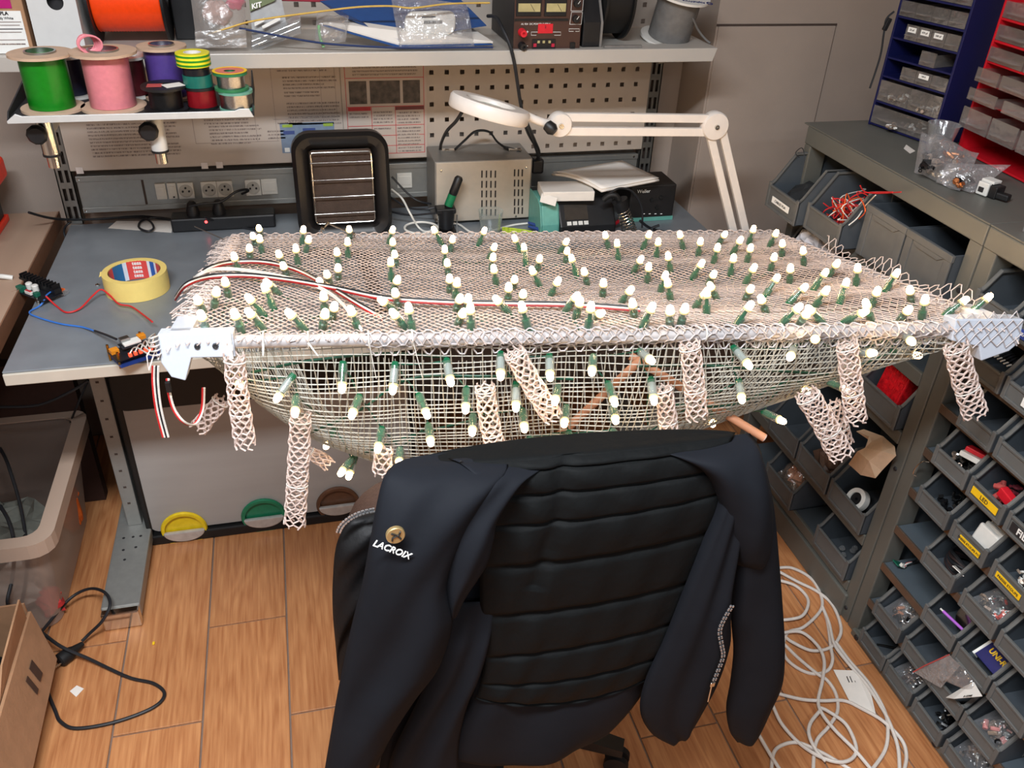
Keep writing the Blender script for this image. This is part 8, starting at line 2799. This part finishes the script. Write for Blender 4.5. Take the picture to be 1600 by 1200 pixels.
# cable bin and the board trailing from it
kc3 = (0.392, 0)
t = thing('dark_cable_bundle', 'dark sleeved cable coiled in a bin with a paper tag', 'cable', inside(kc3, 0.06, 0, 0.005))
for k in range(6):
    c = inside(kc3, 0.065, 0.0, 0.02 + 0.006 * k)
    MB().tube([c + V((0.034 * cos(a) * (1 - 0.05 * k), 0.036 * sin(a), 0.004 * sin(3 * a + k))) for a in [2 * pi * q / 22 for q in range(22)]], 0.0042, 7, closed=True).build('coil_turn', [mat('cable_brown', (46, 34, 34), 0.5), MATS['dark_wire']][k % 2], t, smooth=True)
MB().box(inside(kc3, 0.02, -0.035, 0.05), (0.026, 0.03, 0.0015), Matrix.Rotation(0.6, 3, 'Y') @ Matrix.Rotation(0.4, 3, 'Z')).build('paper_tag', 'paper', t)
MB().tube(cr([inside(kc3, 0.07, 0.02, 0.055), inside(kc3, 0.06, 0.06, 0.05), at_z(1440, 872, 0.300), at_z(1425, 878, 0.285)], 8), 0.003, 8).build('trailing_cable', 'dark_wire', t, smooth=True)
gb = at_z(1403, 884, 0.272)
g2 = thing('sensor_board', 'small green sensor board with wires on the bare shelf', 'circuit board', (gb.x, gb.y, 0.2685))
MB().box(gb + V((0, 0, 0.006)), (0.026, 0.022, 0.003), Matrix.Rotation(0.5, 3, 'Y')).build('board', pcb_green, g2)
MB().box(gb + V((0.004, -0.01, 0.010)), (0.014, 0.008, 0.008), Matrix.Rotation(0.5, 3, 'Y')).build('plug', 'white_plastic', g2)
for k in range(3):
    MB().tube(cr([gb + V((0.006, -0.012 - 0.002 * k, 0.012)), at_z(1416, 882 - k, 0.285), at_z(1425, 878, 0.285)], 6), 0.0011, 5).build('lead', ['white_wire', 'white_wire', 'red_wire'][k], g2)


def binbag(name, label, key, seed, m_='clear_film', inner=None, th=0.05, tilt=0.03, out=0.02):
    P_ = [inside(key, out, 0.042, 0.02), inside(key, out, -0.042, 0.02), inside(key, 0.11, -0.042, 0.03 + tilt), inside(key, 0.11, 0.042, 0.03 + tilt)]
    t = pouch(name, label, P_, th, MATS[m_], seed=seed, n=12, amp=0.009)
    if inner:
        bits(t, inside(key, 0.055, 0, 0.032), (0.03, 0.028, 0.012), [inner, 'small_parts', 'gloss_black'], 8, 0.008, seed)
    return t


binbag('crinkled_bag', 'crinkled clear bag with a red scrap in a bin', (0.392, 1), 41, inner=mat('red_scrap', (214, 60, 40), 0.5), out=0.01)
binbag('parts_pouch', 'clear pouch of parts in the bin by the post foot', (0.140, 0), 42, inner=MATS['salmon_bits'], tilt=0.06)
binbag('film_wad', 'dark crinkled film wad in the second lowest corner bin', (0.026, 1), 43, inner=mat('dark_brown_bits', (64, 42, 34), 0.4), out=0.015)
binbag('pink_bag', 'clear bag with pink edge in the lower right bin', (0.140, 3), 44, inner=MATS['slide_pink'])
binbag('black_bag', 'clear bag holding black parts in the bottom right bin', (0.026, 3), 45, inner=MATS['gloss_black'], tilt=0.07)
binbag('red_bags', 'red film bags in the second shelf bin at the right edge', (0.870, 1), 46, inner=MATS['tag_red'])
drop('black_scraps', 'small black scraps in the third lowest bin', (0.026, 2), 0.026, MATS['gloss_black'], (1.4, 1.3, 0.5), seed=10, bit=['steel'])
t = thing('bent_key', 'bent chrome hex key in the lowest bin by the post', 'tool', inside((0.026, 0), 0.05, 0, 0.006))
MB().tube(cr([inside((0.026, 0), 0.03, 0.02, 0.012), inside((0.026, 0), 0.07, -0.01, 0.02), inside((0.026, 0), 0.075, -0.02, 0.012)], 5), 0.002, 6).build('shaft', 'chrome', t, smooth=True)
# wire tangle behind the bracket
t = thing('connector_leads', 'black leads with white pin ends in the bin behind the bracket', 'leads', inside((0.870, 0), 0.06, 0, 0.01))
for k in range(9):
    yk = -0.036 + 0.009 * k
    MB().tube(cr([inside((0.870, 0), 0.09, yk * 0.6, 0.03), inside((0.870, 0), 0.05, yk * 0.8, 0.062), inside((0.870, 0), 0.022, yk, 0.058)], 5), 0.002, 6).build('lead', 'dark_wire', t, smooth=True)
    MB().cyl(inside((0.870, 0), 0.022, yk, 0.058), inside((0.870, 0), 0.012, yk, 0.056), 0.0018, 6).build('pin_end', 'white_plastic', t)
# black cup with purple pen
ck = inside((0.268, 0), 0.055, 0.0, 0.008)
t = thing('black_cup', 'black cup with a chrome ring lying in a bin', 'cup', ck)
Rq = Matrix.Rotation(-1.15, 3, 'Y')
MB().lathe([(0.026, 0.0), (0.028, 0.05), (0.0255, 0.05), (0.0235, 0.003), (0, 0.003)], ck + V((0.05, -0.012, 0.022)), 26, Rq).build('cup_wall', 'gloss_black', t, smooth=True)
MB().lathe([(0.0282, 0.049), (0.0292, 0.051), (0.0265, 0.051)], ck + V((0.05, -0.012, 0.022)), 26, Rq).build('cup_ring', 'chrome', t, smooth=True)
pn = thing('purple_pen', 'thin purple pen leaning out of the bin with the black cup', 'pen', inside((0.268, 0), 0.03, 0.0, 0.03))
a_, b2_ = inside((0.268, 0), 0.015, 0.018, 0.056), inside((0.268, 0), 0.045, -0.045, 0.035)
MB().cyl(a_, b2_, 0.0035, 10).build('barrel', mat('pen_purple', (176, 96, 204), 0.35), pn, smooth=True)
MB().cyl(a_ + (a_ - b2_) * 0.10, a_, 0.0022, 8).build('tip', 'white_plastic', pn, smooth=True)
# dark blue box with yellow print
kx = (0.268, 1)
bb_ = thing('blue_parts_box', 'dark blue box with yellow lettering in a bin', 'box', inside(kx, 0.05, 0, 0.005))
Rq2 = Matrix.Rotation(0.9, 3, 'Y')
cbb = inside(kx, 0.05, -0.012, 0.05)
MB().box(cbb, (0.022, 0.07, 0.06), Rq2).build('box_body', mat('box_navy', (26, 30, 92), 0.4), bb_, bevel=0.001)
MB().box(cbb + V((-0.002, 0.036, 0.0)), (0.022, 0.006, 0.062), Rq2).build('white_edge', 'white_print', bb_)
text('UNI-R', 0.017, cbb + Rq2 @ V((-0.0116, 0, 0)), -Y3, Rq2 @ Z3, MATS['yellow_label'], bb_, bold=0.0005)
sl_ = inside(kx, 0.10, -0.01, 0.03)
tag(MB().tube([sl_ + V((0.012 * cos(a), 0.012 * sin(a), 0.006)) for a in [2 * pi * q / 16 for q in range(16)]], 0.0022, 6, closed=True).build('metal_ring', 'steel', smooth=True), 'grey metal ring behind the dark blue box', 'ring')
# zip bag with red edge hanging over the shelf and paper slip
zb_ = pouch('zip_bag', 'clear zip bag with a red edge hanging over two bins', [at_x(1450, 1052, 1.315), at_x(1535, 1090, 1.315), at_x(1500, 1030, 1.325), at_x(1478, 1022, 1.325)], 0.03, MATS['clear_film'], seed=51, n=12, amp=0.006)
MB().tube([at_x(1427, 1050, 1.312), at_x(1445, 1040, 1.312), at_x(1483, 1023, 1.318)], 0.0016, 6).build('red_seal', 'sticker_red', zb_, smooth=True)
MB().add([at_x(1427, 1050, 1.312), at_x(1470, 1075, 1.308), at_x(1500, 1040, 1.312), at_x(1483, 1023, 1.318)], [(0, 1, 2, 3)]).build('bag_mouth', 'clear_film', zb_, solid=0.0008)
rg_ = at_x(1473, 1057, 1.305)
MB().lathe([(0.005, 0), (0.010, 0.001), (0.010, 0.004), (0.005, 0.005)], rg_, 20, Matrix.Rotation(-1.2, 3, 'Y'), closed=True).build('clear_ring', 'clear_plastic', zb_, smooth=True)
ps_ = [at_x(1478, 1090, 1.31), at_x(1490, 1092, 1.30), at_x(1535, 1088, 1.305), at_x(1522, 1066, 1.32), at_x(1508, 1072, 1.32)]
sp2 = thing('printed_slip', 'white printed slip crumpled inside the bin below the zip bag', 'paper', ps_[0])
MB().add(ps_, [(0, 1, 2, 3, 4)]).build('slip', 'white_print', sp2, solid=0.0008)
text('0 12345', 0.008, (ps_[1] + ps_[2]) / 2 + V((-0.002, 0, 0.006)), (ps_[2] - ps_[1]), Z3 + X3 * 0.4, MATS['dark_print'], sp2)
wire('steel_loop', 'thin bent steel wire loop beside the post', [at_x(1452, 722, 1.335), at_x(1440, 722, 1.325), at_x(1430, 732, 1.325), at_x(1427, 740, 1.325), at_x(1432, 744, 1.33)], 0.0012, 'chrome')
